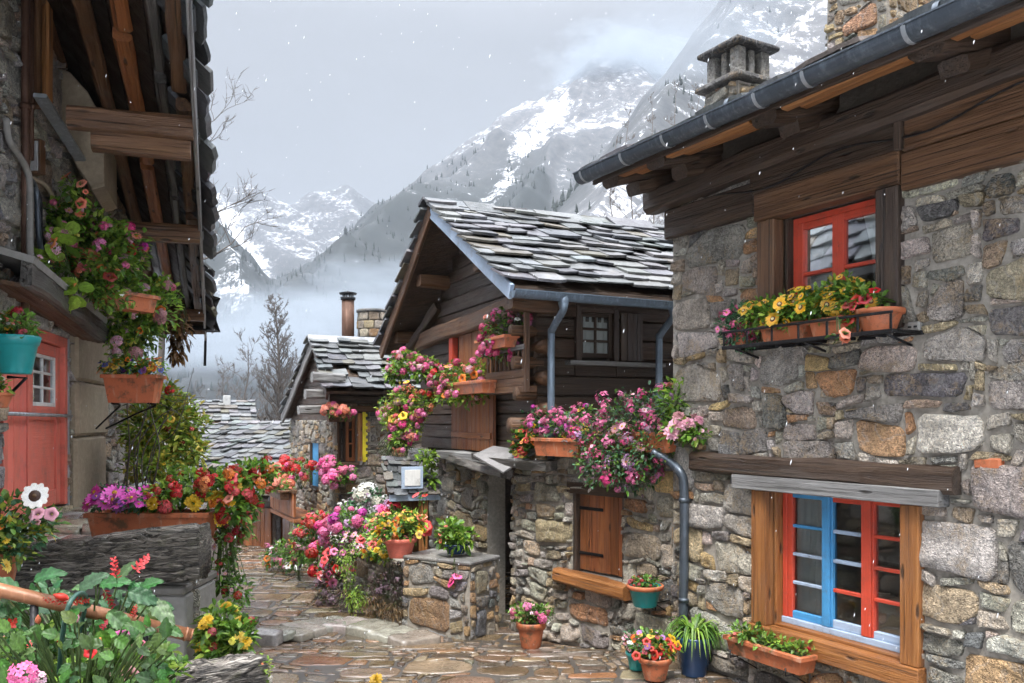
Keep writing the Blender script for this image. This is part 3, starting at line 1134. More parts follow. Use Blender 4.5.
GREEN = [(0.085, 0.195, 0.026), (0.122, 0.254, 0.037), (0.061, 0.142, 0.024), (0.165, 0.295, 0.046)]
LIME = [(0.232, 0.378, 0.044), (0.305, 0.425, 0.066), (0.159, 0.295, 0.039)]
BLUEG = [(0.061, 0.165, 0.077), (0.085, 0.212, 0.110), (0.049, 0.130, 0.055), (0.122, 0.248, 0.132)]
DUSKG = [(0.110, 0.088, 0.077), (0.091, 0.130, 0.061), (0.159, 0.106, 0.121)]
YELG = [(.30, .34, .045), (.44, .36, .05), (.20, .29, .05), (.12, .20, .03)]


def add_leaf(mb, p, d, up, L, W, col, droop=.25, kind='ovate'):
    d = d.normalized()
    s = d.cross(up)
    if s.length < .05:
        s = d.cross(V((1, .2, 0)))
    s.normalize()
    n = s.cross(d)
    g = V((0, 0, -1))
    if kind == 'round':
        vs = [p]
        for i in range(7):
            a = -2.35 + 4.7 * i / 6
            vs.append(p + d * (L * (.5 + .5 * math.cos(a) * .95)) + s * (W * .62 * math.sin(a)) + n * (.10 * L * abs(math.sin(a))) + g * (droop * L * .2))
        fs = [(0, i, i + 1) for i in range(1, 7)]
        mb.add([tuple(x) for x in vs], fs, 0, col, None, True)
        return
    a = p + d * (L * .38)
    m = p + d * (L * .45) - n * (W * .10) + g * (droop * L * .12)
    t = p + d * L + g * (droop * L * .55)
    k1 = p + d * (L * .75) + g * (droop * L * .3)
    vs = [p, a + s * W * .5 + n * W * .12, m, a - s * W * .5 + n * W * .12, k1 + s * W * .33 + n * W * .06, k1 - s * W * .33 + n * W * .06, t]
    mb.add([tuple(x) for x in vs], [(0, 2, 1), (0, 3, 2), (1, 2, 4), (2, 3, 5), (2, 6, 4), (2, 5, 6)], 0, col, None, True)


def foliage(parent, blobs, n, L, seed, pal=GREEN, kind='ovate', root=None, aspect=.55, stems=14, outward=.8, droop=.3, name='foliage', lean=V((0, 0, 0))):
    """Leaves through a set of soft blobs (centre, radii), with stalks from the root point."""
    rnd = random.Random(seed)
    b = MB()
    vol = [r[0] * r[1] * r[2] for _, r in blobs]
    vol = [v ** .67 for v in vol]
    T = sum(vol)
    for (c, r), v in zip(blobs, vol):
        k = max(3, int(n * v / T))
        sub = [(V((rnd.uniform(-1, 1), rnd.uniform(-1, 1), rnd.uniform(-1, 1))), rnd.uniform(.55, 1.35)) for _ in range(5)]
        for _ in range(k):
            dirv = V((rnd.gauss(0, 1), rnd.gauss(0, 1), rnd.gauss(0, 1))).normalized()
            q = rnd.random() ** .42
            lump = 1 + .38 * noise.noise(dirv * 2.3 + V((seed * .7, 0, 0)))
            p = c + V((dirv.x * r[0], dirv.y * r[1], dirv.z * r[2])) * (q * lump)
            tone = 1.0
            for sd, tt in sub:
                if (sd - dirv * q).length < .8:
                    tone *= tt
            tone = min(1.6, max(.55, tone)) * rnd.uniform(.8, 1.2)
            cc = pal[rnd.randrange(len(pal))]
            col = tuple(min(.5, x * tone) for x in cc)
            ld = (dirv * outward + V((rnd.gauss(0, .5), rnd.gauss(0, .5), rnd.gauss(.15, .5))) + lean)
            l = L * rnd.uniform(.6, 1.3)
            add_leaf(b, p, ld, V((rnd.gauss(0, .4), rnd.gauss(0, .4), 1)), l, l * aspect, col, droop, kind)
        if root is not None:
            for _ in range(max(2, int(stems * v / T))):
                dirv = V((rnd.gauss(0, 1), rnd.gauss(0, 1), rnd.gauss(.2, 1))).normalized()
                e = c + V((dirv.x * r[0], dirv.y * r[1], dirv.z * r[2])) * rnd.uniform(.5, 1)
                rt = root if isinstance(root, V) else root[rnd.randrange(len(root))]
                mdl = rt.lerp(e, .5) + V((0, 0, .25 * (e - rt).length * (1 if e.z < rt.z else .3)))
                b.tube([rt, mdl, e], .004, 4, 0, (.07, .11, .03), cap=False)
    return b.build(name, M['leaf'], parent, recalc=False)


def heads(parent, blobs, flowers, seed, face=V((-.25, -1, .45)), name='flower_head', cap=100, spread=1.0):
    """Flower heads over the open side of the blobs; each an object of its own."""
    rnd = random.Random(seed)
    face = face.normalized()
    loc0 = WL.get(parent.name, V((0, 0, 0)))
    area_ = [(r[0] * r[1] * r[2]) ** .67 for _, r in blobs]
    T = sum(area_)
    made = 0
    for (kind, cname, n, size, *rest) in flowers:
        only = rest[0] if rest else None
        for i in range(n):
            if made >= cap:
                return
            if only is not None:
                j = only[rnd.randrange(len(only))] if isinstance(only, (list, tuple)) else only
            else:
                t = rnd.uniform(0, T)
                j = 0
                while t > area_[j] and j < len(blobs) - 1:
                    t -= area_[j]
                    j += 1
            c, r = blobs[j]
            for _ in range(20):
                d = V((rnd.gauss(0, 1), rnd.gauss(0, 1), rnd.gauss(0, 1))).normalized()
                if d.dot(face) > -.05 and noise.noise(d * 2.6 + V((seed * 1.3, 4, 0))) > rnd.uniform(-.35, .12):
                    break
            lump = 1 + .38 * noise.noise(d * 2.3 + V((seed * .7, 0, 0)))
            p = c + V((d.x * r[0], d.y * r[1], d.z * r[2])) * (lump * rnd.uniform(.84, 1.05) * spread)
            nn = (d * .6 + face * .55 + V((rnd.gauss(0, .3), rnd.gauss(0, .3), rnd.gauss(.25, .25)))).normalized()
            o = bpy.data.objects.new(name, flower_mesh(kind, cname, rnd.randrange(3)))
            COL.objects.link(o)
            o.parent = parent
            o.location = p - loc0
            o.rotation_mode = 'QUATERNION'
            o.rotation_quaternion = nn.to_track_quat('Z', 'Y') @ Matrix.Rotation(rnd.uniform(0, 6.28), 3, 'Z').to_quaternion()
            s = size * (rnd.uniform(.72, 1.25) if rnd.random() < .72 else rnd.uniform(.42, .7))
            o.scale = (s, s, s * rnd.uniform(.85, 1.1))
            made += 1


def pot(parent, c, r, h, mat, name='pot', rim=None, squash=(1, 1), rot=0.0, band=True, n=28):
    """A tapered flower pot with a rolled rim, earth inside. c is the middle of its foot."""
    b = MB()
    rt = r
    b.lathe(c, [(rt * .66, 0), (rt * .68, h * .03), (rt * .92, h * .74), (rt * (.92 if band else .96), h * .76), (rt * (1.05 if band else .98), h * .77), (rt * 1.07, h * .95), (rt * 1.04, h), (rt * .95, h * 1.0), (rt * .9, h * .86)], n, 0, (1, 1, 1), True, squash, rot)
    o = b.build(name, [mat], parent)
    if rim:
        q = MB()
        q.lathe(c, [(rt * 1.0, h * .80), (rt * 1.1, h * .81), (rt * 1.12, h * .98), (rt * 1.07, h * 1.02), (rt * .97, h * 1.0), (rt * .96, h * .82)], n, 0, (1, 1, 1), True, squash, rot)
        q.build('rim', [rim], o)
    s = MB()
    s.lathe(c, [(rt * .88, h * .80), (rt * .9, h * .88), (rt * .4, h * .92)], n, 0, (1, 1, 1), True, squash, rot)
    s.build('soil', [M['soil']], o)
    return o


def trough(parent, fr, u0, u1, v0, v1, n0, n1, mat, name='trough'):
    """A long flower box: tapered sides, rolled lip, feet, earth."""
    b = MB()
    t = .10 * (v1 - v0) + .01
    lip = .022
    lo = [fr.w(u0 + t, v0, n0 + t * .6), fr.w(u1 - t, v0, n0 + t * .6), fr.w(u1 - t, v0, n1 - t * .6), fr.w(u0 + t, v0, n1 - t * .6)]
    vl = v1 - .035
    up = [fr.w(u0, vl, n0), fr.w(u1, vl, n0), fr.w(u1, vl, n1), fr.w(u0, vl, n1)]
    b.add(lo + up, [(0, 1, 2, 3)] + [(i, (i + 1) % 4, 4 + (i + 1) % 4, 4 + i) for i in range(4)], 0)
    a = [fr.w(u0 - lip, vl, n0 - lip), fr.w(u1 + lip, vl, n0 - lip), fr.w(u1 + lip, vl, n1 + lip), fr.w(u0 - lip, vl, n1 + lip)]
    a2 = [fr.w(u0 - lip, v1 - .006, n0 - lip), fr.w(u1 + lip, v1 - .006, n0 - lip), fr.w(u1 + lip, v1 - .006, n1 + lip), fr.w(u0 - lip, v1 - .006, n1 + lip)]
    a3 = [fr.w(u0 - lip + .006, v1, n0 - lip + .006), fr.w(u1 + lip - .006, v1, n0 - lip + .006), fr.w(u1 + lip - .006, v1, n1 + lip - .006), fr.w(u0 - lip + .006, v1, n1 + lip - .006)]
    i_ = [fr.w(u0 + .012, v1, n0 + .012), fr.w(u1 - .012, v1, n0 + .012), fr.w(u1 - .012, v1, n1 - .012), fr.w(u0 + .012, v1, n1 - .012)]
    dn = [fr.w(u0 + .012, v1 - .05, n0 + .012), fr.w(u1 - .012, v1 - .05, n0 + .012), fr.w(u1 - .012, v1 - .05, n1 - .012), fr.w(u0 + .012, v1 - .05, n1 - .012)]
    rows = [up, a, a2, a3, i_, dn]
    vs = [p for r in rows for p in r]
    b.add(vs, [(k * 4 + i, k * 4 + (i + 1) % 4, k * 4 + 4 + (i + 1) % 4, k * 4 + 4 + i) for k in range(5) for i in range(4)], 0)
    o = b.build(name, [mat], parent)
    s = MB()
    N = 8
    vs = []
    for i in range(N + 1):
        for j in range(4):
            vs.append(fr.w(u0 + .011 + (u1 - u0 - .022) * i / N, v1 - .03 + RND.uniform(-.01, .012), n0 + .011 + (n1 - n0 - .022) * j / 3))
    s.add(vs, [(i * 4 + j, i * 4 + j + 1, i * 4 + j + 5, i * 4 + j + 4) for i in range(N) for j in range(3)], 0, (1, 1, 1), None, True)
    s.build('soil', [M['soil']], o)
    return o


def blob_row(fr, u0, u1, v, n, ru, rn, rv, k, seed, jit=.3):
    rnd = random.Random(seed)
    out = []
    for i in range(k):
        t = (i + .5) / k
        c = fr.w(u0 + (u1 - u0) * t, v + rnd.uniform(-jit, jit) * rv, n + rnd.uniform(-jit, jit) * rn)
        s = rnd.uniform(.8, 1.2)
        out.append((c, (ru * s, rn * s, rv * s)))
    return out


def PB(px, py, Y, rx, ry, rd=None):
    """A blob seen at pixel (px, py), rx x ry pixels large, Y metres off."""
    k = Y / FPX
    return (P(px, py, Y), (rx * k, rd if rd else rx * k * .7, ry * k))


# ------------------------------------------------------------------ bare trees
def bare_tree(name, label, base, h, spread, seed, group=None, trunk_r=.12, n_limb=9, depth=3, lean=(0, 0), thin=1.0, low=.25, up=.55, cat='tree', droop=0.0):
    rnd = random.Random(seed)
    base = V(base)
    t = thing(name, label, cat, base, group)
    tr, tw = MB(), MB()
    pts = []
    for i in range(9):
        k = i / 8
        pts.append(base + V((lean[0] * k * k + rnd.gauss(0, .012) * h * k, lean[1] * k * k + rnd.gauss(0, .012) * h * k, h * k * .97)))
    tr.tube(pts, trunk_r, 8, r1=trunk_r * .12)

    def branch(p, d, L, r, lev):
        m = 4
        q = [p]
        dd = d.normalized()
        for i in range(m):
            dd = (dd + V((rnd.gauss(0, .16), rnd.gauss(0, .16), rnd.gauss(.08 - droop, .12)))).normalized()
            q.append(q[-1] + dd * (L / m))
        (tr if lev == 0 and depth > 1 else tw).tube(q, r, 5 if lev == 0 else 3, r1=r * .35, cap=False)
        if lev < depth:
            for _ in range(rnd.randint(3, 5)):
                k = rnd.randint(1, m)
                s = V((rnd.gauss(0, 1), rnd.gauss(0, 1), rnd.gauss(.3 - droop, .7))).normalized()
                branch(q[k], (dd * .8 + s * .8), L * rnd.uniform(.35, .62), max(r * .5, .0035 * thin), lev + 1)

    for i in range(n_limb):
        k = low + (1 - low) * (i + rnd.random()) / n_limb
        j = min(7, int(k * 8))
        p = pts[j].lerp(pts[j + 1], k * 8 - j)
        a = i * 2.399 + rnd.uniform(-.5, .5)
        L = spread * (1 - (k - low) / (1 - low) * .72) * rnd.uniform(.7, 1.15)
        branch(p, V((math.cos(a), math.sin(a), up + rnd.uniform(-.2, .3))), L, trunk_r * (1 - k * .7) * .42, 0)
    tr.build('trunk', [M['bark']], t, recalc=False)
    tw.build('crown', [M['bark']], t, recalc=False)
    return t

# ------------------------------------------------------------------ camera, world, light
cam = bpy.data.cameras.new('camera')
cam.lens = FPX / 1024 * 36
cam.sensor_width = 36
cam.shift_y = (HY - 341.5) / 1024
cam.clip_end = 20000
cam.clip_start = .05
co = bpy.data.objects.new('camera', cam)
COL.objects.link(co)
co.location = (0, 0, CAMZ)
co.rotation_euler = (R(90), 0, 0)
SC.camera = co

SUN_EL, SUN_AZ = R(62), R(-168)       # behind and to the left of the viewer, through thick cloud
wd = bpy.data.worlds.new('World')
SC.world = wd
wd.use_nodes = True
nt = wd.node_tree
nt.nodes.clear()
sky = nt.nodes.new('ShaderNodeTexSky')
sky.sky_type = 'NISHITA'
sky.sun_disc = False
sky.sun_elevation = SUN_EL
sky.sun_rotation = SUN_AZ
sky.altitude = 1000
sky.dust_density = 4
hs = nt.nodes.new('ShaderNodeHueSaturation')
hs.inputs['Saturation'].default_value = .32
nt.links.new(sky.outputs[0], hs.inputs['Color'])
tc = nt.nodes.new('ShaderNodeTexCoord')
mp = nt.nodes.new('ShaderNodeMapping')
mp.inputs['Scale'].default_value = (1, 1, 3)
nt.links.new(tc.outputs['Generated'], mp.inputs['Vector'])
nz = nt.nodes.new('ShaderNodeTexNoise')
nz.inputs['Scale'].default_value = 2.2
nz.inputs['Detail'].default_value = 7
nt.links.new(mp.outputs[0], nz.inputs['Vector'])
rp = nt.nodes.new('ShaderNodeMapRange')
for i, v in enumerate((.25, .75, 5.6, 7.6)):
    rp.inputs[1 + i].default_value = v
nt.links.new(nz.outputs['Fac'], rp.inputs[0])
cl = nt.nodes.new('ShaderNodeVectorMath')
cl.operation = 'SCALE'
cl.inputs[0].default_value = (.935, .97, 1.035)
sx = nt.nodes.new('ShaderNodeSeparateXYZ')      # an overcast sky is brightest overhead
nt.links.new(tc.outputs['Generated'], sx.inputs[0])
z2 = nt.nodes.new('ShaderNodeMapRange')
z2.interpolation_type = 'SMOOTHSTEP'
for i, v in enumerate((.40, .98, .20, 3.2)):
    z2.inputs[1 + i].default_value = v
nt.links.new(sx.outputs[2], z2.inputs[0])
mm = nt.nodes.new('ShaderNodeMath')
mm.operation = 'MULTIPLY'
nt.links.new(rp.outputs[0], mm.inputs[0])
nt.links.new(z2.outputs[0], mm.inputs[1])
nt.links.new(mm.outputs[0], cl.inputs[3])
mx = nt.nodes.new('ShaderNodeMix')
mx.data_type = 'RGBA'
mx.inputs[0].default_value = .8
nt.links.new(hs.outputs[0], mx.inputs[6])
nt.links.new(cl.outputs[0], mx.inputs[7])
bg = nt.nodes.new('ShaderNodeBackground')
bg.inputs[1].default_value = .10
nt.links.new(mx.outputs[2], bg.inputs[0])
wo = nt.nodes.new('ShaderNodeOutputWorld')
nt.links.new(bg.outputs[0], wo.inputs[0])

sd = bpy.data.lights.new('sun', 'SUN')
sd.energy = 1.5
sd.angle = R(16)
sd.color = (1, .96, .9)
so = bpy.data.objects.new('sun', sd)
COL.objects.link(so)
sdir = V((math.sin(SUN_AZ) * math.cos(SUN_EL), math.cos(SUN_AZ) * math.cos(SUN_EL), math.sin(SUN_EL)))
so.rotation_euler = sdir.to_track_quat('Z', 'Y').to_euler()
so.location = (0, 0, 30)

vs_ = SC.view_settings
vs_.view_transform = 'Standard'
vs_.look = 'None'
vs_.exposure = EXPOSURE
vs_.gamma = 1
SC.cycles.max_bounces = 8
SC.cycles.diffuse_bounces = 3
SC.cycles.transparent_max_bounces = 12
SC.cycles.volume_bounces = 1
SC.cycles.use_denoising = True
SC.cycles.use_adaptive_sampling = True
SC.cycles.adaptive_threshold = .025

# ------------------------------------------------------------------ terrain and mountains
RIDGES = [
    ([(600, 48, 2000), (590, 60, 1900), (562, 92, 1800), (540, 110, 1720), (500, 137, 1620), (460, 163, 1530), (430, 184, 1450), (395, 212, 1330), (350, 247, 1180), (310, 280, 1020), (265, 318, 850), (215, 362, 700)], .78),
    ([(600, 48, 2000), (625, 80, 2100), (650, 112, 2200), (720, 150, 2300)], .9),
    ([(590, 60, 1900), (575, 110, 1700), (545, 165, 1480), (515, 215, 1250), (490, 262, 1050)], 1.05),
    ([(575, 232, 430), (605, 192, 520), (640, 138, 640), (690, 66, 780), (740, -4, 900), (800, -90, 1050), (900, -200, 1200)], .95),
    ([(560, 330, 170), (640, 245, 240), (700, 170, 300), (760, 80, 340), (800, 32, 370), (850, -25, 400), (950, -120, 440)], .8),
    ([(90, 120, 1600), (160, 178, 1450), (200, 215, 1300), (235, 270, 1100), (262, 335, 900)], .85),
    ([(60, 160, 2800), (200, 197, 2800), (245, 188, 2900), (290, 203, 3000), (345, 190, 3100), (420, 235, 3200)], .62),
]
CHUTES = [([(560, 105, 1800), (532, 135, 1640), (505, 168, 1480), (480, 200, 1320), (455, 232, 1160)], 28), ([(205, 205, 2750), (250, 235, 2400), (215, 300, 1500)], 60), ([(250, 245, 1350), (225, 330, 950)], 35)]


def seg_field(pts, X, Y):
    """Distance to a polyline in plan, and the polyline's height there."""
    best = np.full(X.shape, 1e9)
    zz = np.zeros(X.shape)
    for a, b in zip(pts[:-1], pts[1:]):
        dx, dy = b.x - a.x, b.y - a.y
        t = np.clip(((X - a.x) * dx + (Y - a.y) * dy) / (dx * dx + dy * dy), 0, 1)
        d = np.hypot(X - a.x - dx * t, Y - a.y - dy * t)
        m = d < best
        best = np.where(m, d, best)
        zz = np.where(m, a.z + (b.z - a.z) * t, zz)
    return best, zz


def terrain():
    rr = [0.0] + list(np.geomspace(4, 34, 22)) + list(np.geomspace(38, 420, 60)) + list(np.geomspace(428, 3900, 190))
    th = list(np.linspace(-62, 62, 430)) + list(np.linspace(66, 294, 40))
    th = np.radians(np.array(th))
    rr = np.array(rr)
    TT, RR = np.meshgrid(th, rr)
    X, Y = np.sin(TT) * RR, np.cos(TT) * RR
    near = np.vectorize(zg)(X, Y) - .09
    far = -1.5 - 6 * np.clip((RR - 40) / 300, 0, 1)
    Z = np.where(RR < 30, near, near + (far - near) * np.clip((RR - 30) / 60, 0, 1))
    H = np.full(X.shape, -1e9)
    for pts, k in RIDGES:
        p = [P(*q) for q in pts]
        d, z = seg_field(p, X, Y)
        H = np.maximum(H, z - k * d * (1 - .00012 * d))
    lift = np.clip((H - Z) / 60, 0, 1)
    N = np.zeros(X.shape)
    it = np.nditer(lift, flags=['multi_index'])
    for q in it:
        i = it.multi_index
        if q > 0:
            x, y = X[i], Y[i]
            r1 = 1 - abs(noise.noise(V((x / 260, y / 260, 3.1))))
            N[i] = (r1 * r1 - .55) * 46 + (1 - abs(noise.noise(V((x / 95, y / 95, 8.1)))) - .6) * 20 + noise.noise(V((x / 38, y / 38, 1))) * 8 + noise.noise(V((x / 16, y / 16, 5))) * 4
    dn = np.clip(RR / 1300, .38, 1.0)
    H = H + N * lift * dn
    Z = np.maximum(Z, H)
    chute = np.zeros(X.shape)
    for pts, w in CHUTES:
        d, _ = seg_field([P(*q) for q in pts], X, Y)
        chute = np.maximum(chute, np.clip(1.3 - d / w, 0, 1))
    chute = np.maximum(chute, np.where((X > 60) & (RR < 1300), .42, 0))
    wood = np.clip((560 - Z + N * 2.0) / 200, 0, 1) * np.clip((RR - 500) / 250, 0, 1) * np.where(X > 60, .5, 1) * np.where(RR > 2300, .7, 1)
    nr, nt_ = X.shape
    wood = np.maximum(wood, np.where(RR > 2100, .3, 0))
    vs = np.stack([X, Y, Z], -1).reshape(-1, 3)
    fs = []
    for i in range(nr - 1):
        for j in range(nt_):
            k = (j + 1) % nt_
            fs.append((i * nt_ + j, i * nt_ + k, (i + 1) * nt_ + k, (i + 1) * nt_ + j))
    b = MB()
    cc = np.stack([chute, wood, np.zeros(X.shape), np.ones(X.shape)], -1).reshape(-1, 4)
    b.v = [tuple(p) for p in vs]
    b.gc = b.v
    b.col = [tuple(c) for c in cc]
    b.f = fs
    b.m = [0] * len(fs)
    b.s = [True] * len(fs)
    o = b.build('mountain_terrain', M['mountain'], None, recalc=False)
    tag(o, kind='structure')
    # conifers standing on the wooded slopes
    rnd = random.Random(5)
    ok = [(i, j) for i in range(nr) for j in range(430) if wood[i, j] > .15 and 480 < RR[i, j] < 2300 and Z[i, j] > 20]
    ok2 = [(i, j) for i in range(nr) for j in range(215, 430) if 560 < RR[i, j] < 1100 and Z[i, j] > 60 and X[i, j] > 20]
    f = MB()
    for src, n, hh in ((ok, 12000, (5, 13)),):
        for _ in range(n):
            i, j = src[rnd.randrange(len(src))]
            if src is ok and rnd.random() > wood[i, j] + .1:
                continue
            if X[i, j] > 60 and (RR[i, j] < 620 or noise.noise(V((X[i, j] / 40, Y[i, j] / 40, 3))) < .05):
                continue
            if noise.noise(V((X[i, j] / 70, Y[i, j] / 70, 0))) < -.12:
                continue
            x, y, z = X[i, j] + rnd.uniform(-5, 5), Y[i, j] + rnd.uniform(-5, 5), Z[i, j] - 1.0
            h = rnd.uniform(*hh) * (.62 if x > 60 else 1)
            k = rnd.uniform(.6, 1.3)
            for (a, b_, w) in ((0, .62, .19), (.35, 1.0, .12)):
                ring = [(x + math.cos(t * 1.2566 + k) * h * w * rnd.uniform(.7, 1.2), y + math.sin(t * 1.2566 + k) * h * w * rnd.uniform(.7, 1.2), z + h * (a + .06)) for t in range(5)]
                f.add(ring + [(x, y, z + h * b_)], [(t, (t + 1) % 5, 5) for t in range(5)], 0, (k, k, k))
    fo = f.build('conifer_forest', M['conifer'], None, recalc=False)
    tag(fo, 'snow dusted dark conifers covering the mountain slopes', 'forest', kind='stuff')
    return X, Y, Z


TX, TY, TZ = terrain()


def ground_at(x, y):
    d = (TX - x) ** 2 + (TY - y) ** 2
    i = np.unravel_index(np.argmin(d), d.shape)
    return float(TZ[i])


# ------------------------------------------------------------------ the paved lane
PATH_COLS = [((.145, .095, .055), 5), ((.18, .125, .078), 5), ((.115, .09, .066), 4), ((.22, .17, .115), 2), ((.165, .138, .108), 3), ((.08, .06, .042), 2), ((.18, .095, .045), 2)]


def lane():
    b = MB()
    rnd = random.Random(31)
    for (x0, x1, y0, y1, s, st) in ((-4.2, 2.9, 6.0, 11.6, .47, .06), (-6.4, .6, 11.6, 19.5, .48, .1)):
        for p in rubble(x0, x1, y0, y1, s, rnd, .012, stretch=.95):
            add_stone(b, p, lambda x, y, z: V((x, y, zg(x, y) - .022 + z + .012 * noise.noise(V((x * .9, y * .9, 0))))), .013, rnd, st, 0, PATH_COLS,
                      rings=((1.0, -.4), (.985, .45), (.94, .85), (.8, 1.0), (.4, 1.0)), rag=.010, flat=.35)
    # earth and water in the joints
    n = 60
    vs, fs = [], []
    for i in range(n + 1):
        for j in range(n + 1):
            x, y = -6.6 + 9.8 * i / n, 5.6 + 14.5 * j / n
            vs.append((x, y, zg(x, y) - .022 + .01 * noise.noise(V((x * 2, y * 2, 4)))))
    fs = [(i * (n + 1) + j, (i + 1) * (n + 1) + j, (i + 1) * (n + 1) + j + 1, i * (n + 1) + j + 1) for i in range(n) for j in range(n)]
    b.add(vs, fs, 1, (1, 1, 1), None, True)
    o = b.build('stone_paved_path', [M['path'], M['joint']], None)
    tag(o, kind='structure')


lane()


def step():
    """The pale worn slabs where the upper paving steps down to the lane."""
    b = MB()
    rnd = random.Random(14)
    arc = bez2([(238, 643), (262, 632), (300, 622), (345, 617), (400, 626), (440, 640)], 10)
    for i in range(0, len(arc) - 5, 5):
        j = min(len(arc) - 1, i + 5)
        p, q = arc[i], arc[j]
        d = (q - p)
        L = d.length
        d.normalize()
        n = V((d.y, -d.x, 0))
        if n.y > 0:
            n = -n
        w = rnd.uniform(.42, .6)
        poly = [(0.01, -.05), (L - .01, -.05), (L - .01, w), (0.01, w + rnd.uniform(-.05, .05))]
        add_stone(b, poly, lambda x, y, z: p + d * x + n * y + V((0, 0, zg(p.x, p.y - .3) + .045 + z - .4 * 0)), .03, rnd, .05, 0, [((.27, .25, .22), 2), ((.22, .195, .165), 2)],
                  rings=((1.0, -3.0), (.99, .4), (.95, .85), (.8, 1.0), (.4, 1.0)), rag=.012, flat=.3)
    o = b.build('path_step', [M['path']], None)
    tag(o, kind='structure')


def bez2(px, n):
    out = []
    for x, y in px:
        Y = 2.5 * FPX / (y - HY)
        out.append(V(((x - CX) / FPX * Y, Y, 0)))
    q = [out[0] * 2 - out[1]] + out + [out[-1] * 2 - out[-2]]
    res = []
    for i in range(1, len(q) - 2):
        for k in range(n):
            t = k / n
            a, b, c, d = q[i - 1], q[i], q[i + 1], q[i + 2]
            res.append(.5 * ((2 * b) + (c - a) * t + (2 * a - 5 * b + 4 * c - d) * t * t + (3 * b - 3 * c + d - a) * t ** 3))
    return res + [out[-1]]


step()

# ------------------------------------------------------------------ near stone house with the two red windows
FR = Fr((1.59, 8.3, 0), (.493, -.870), (-.870, -.493))


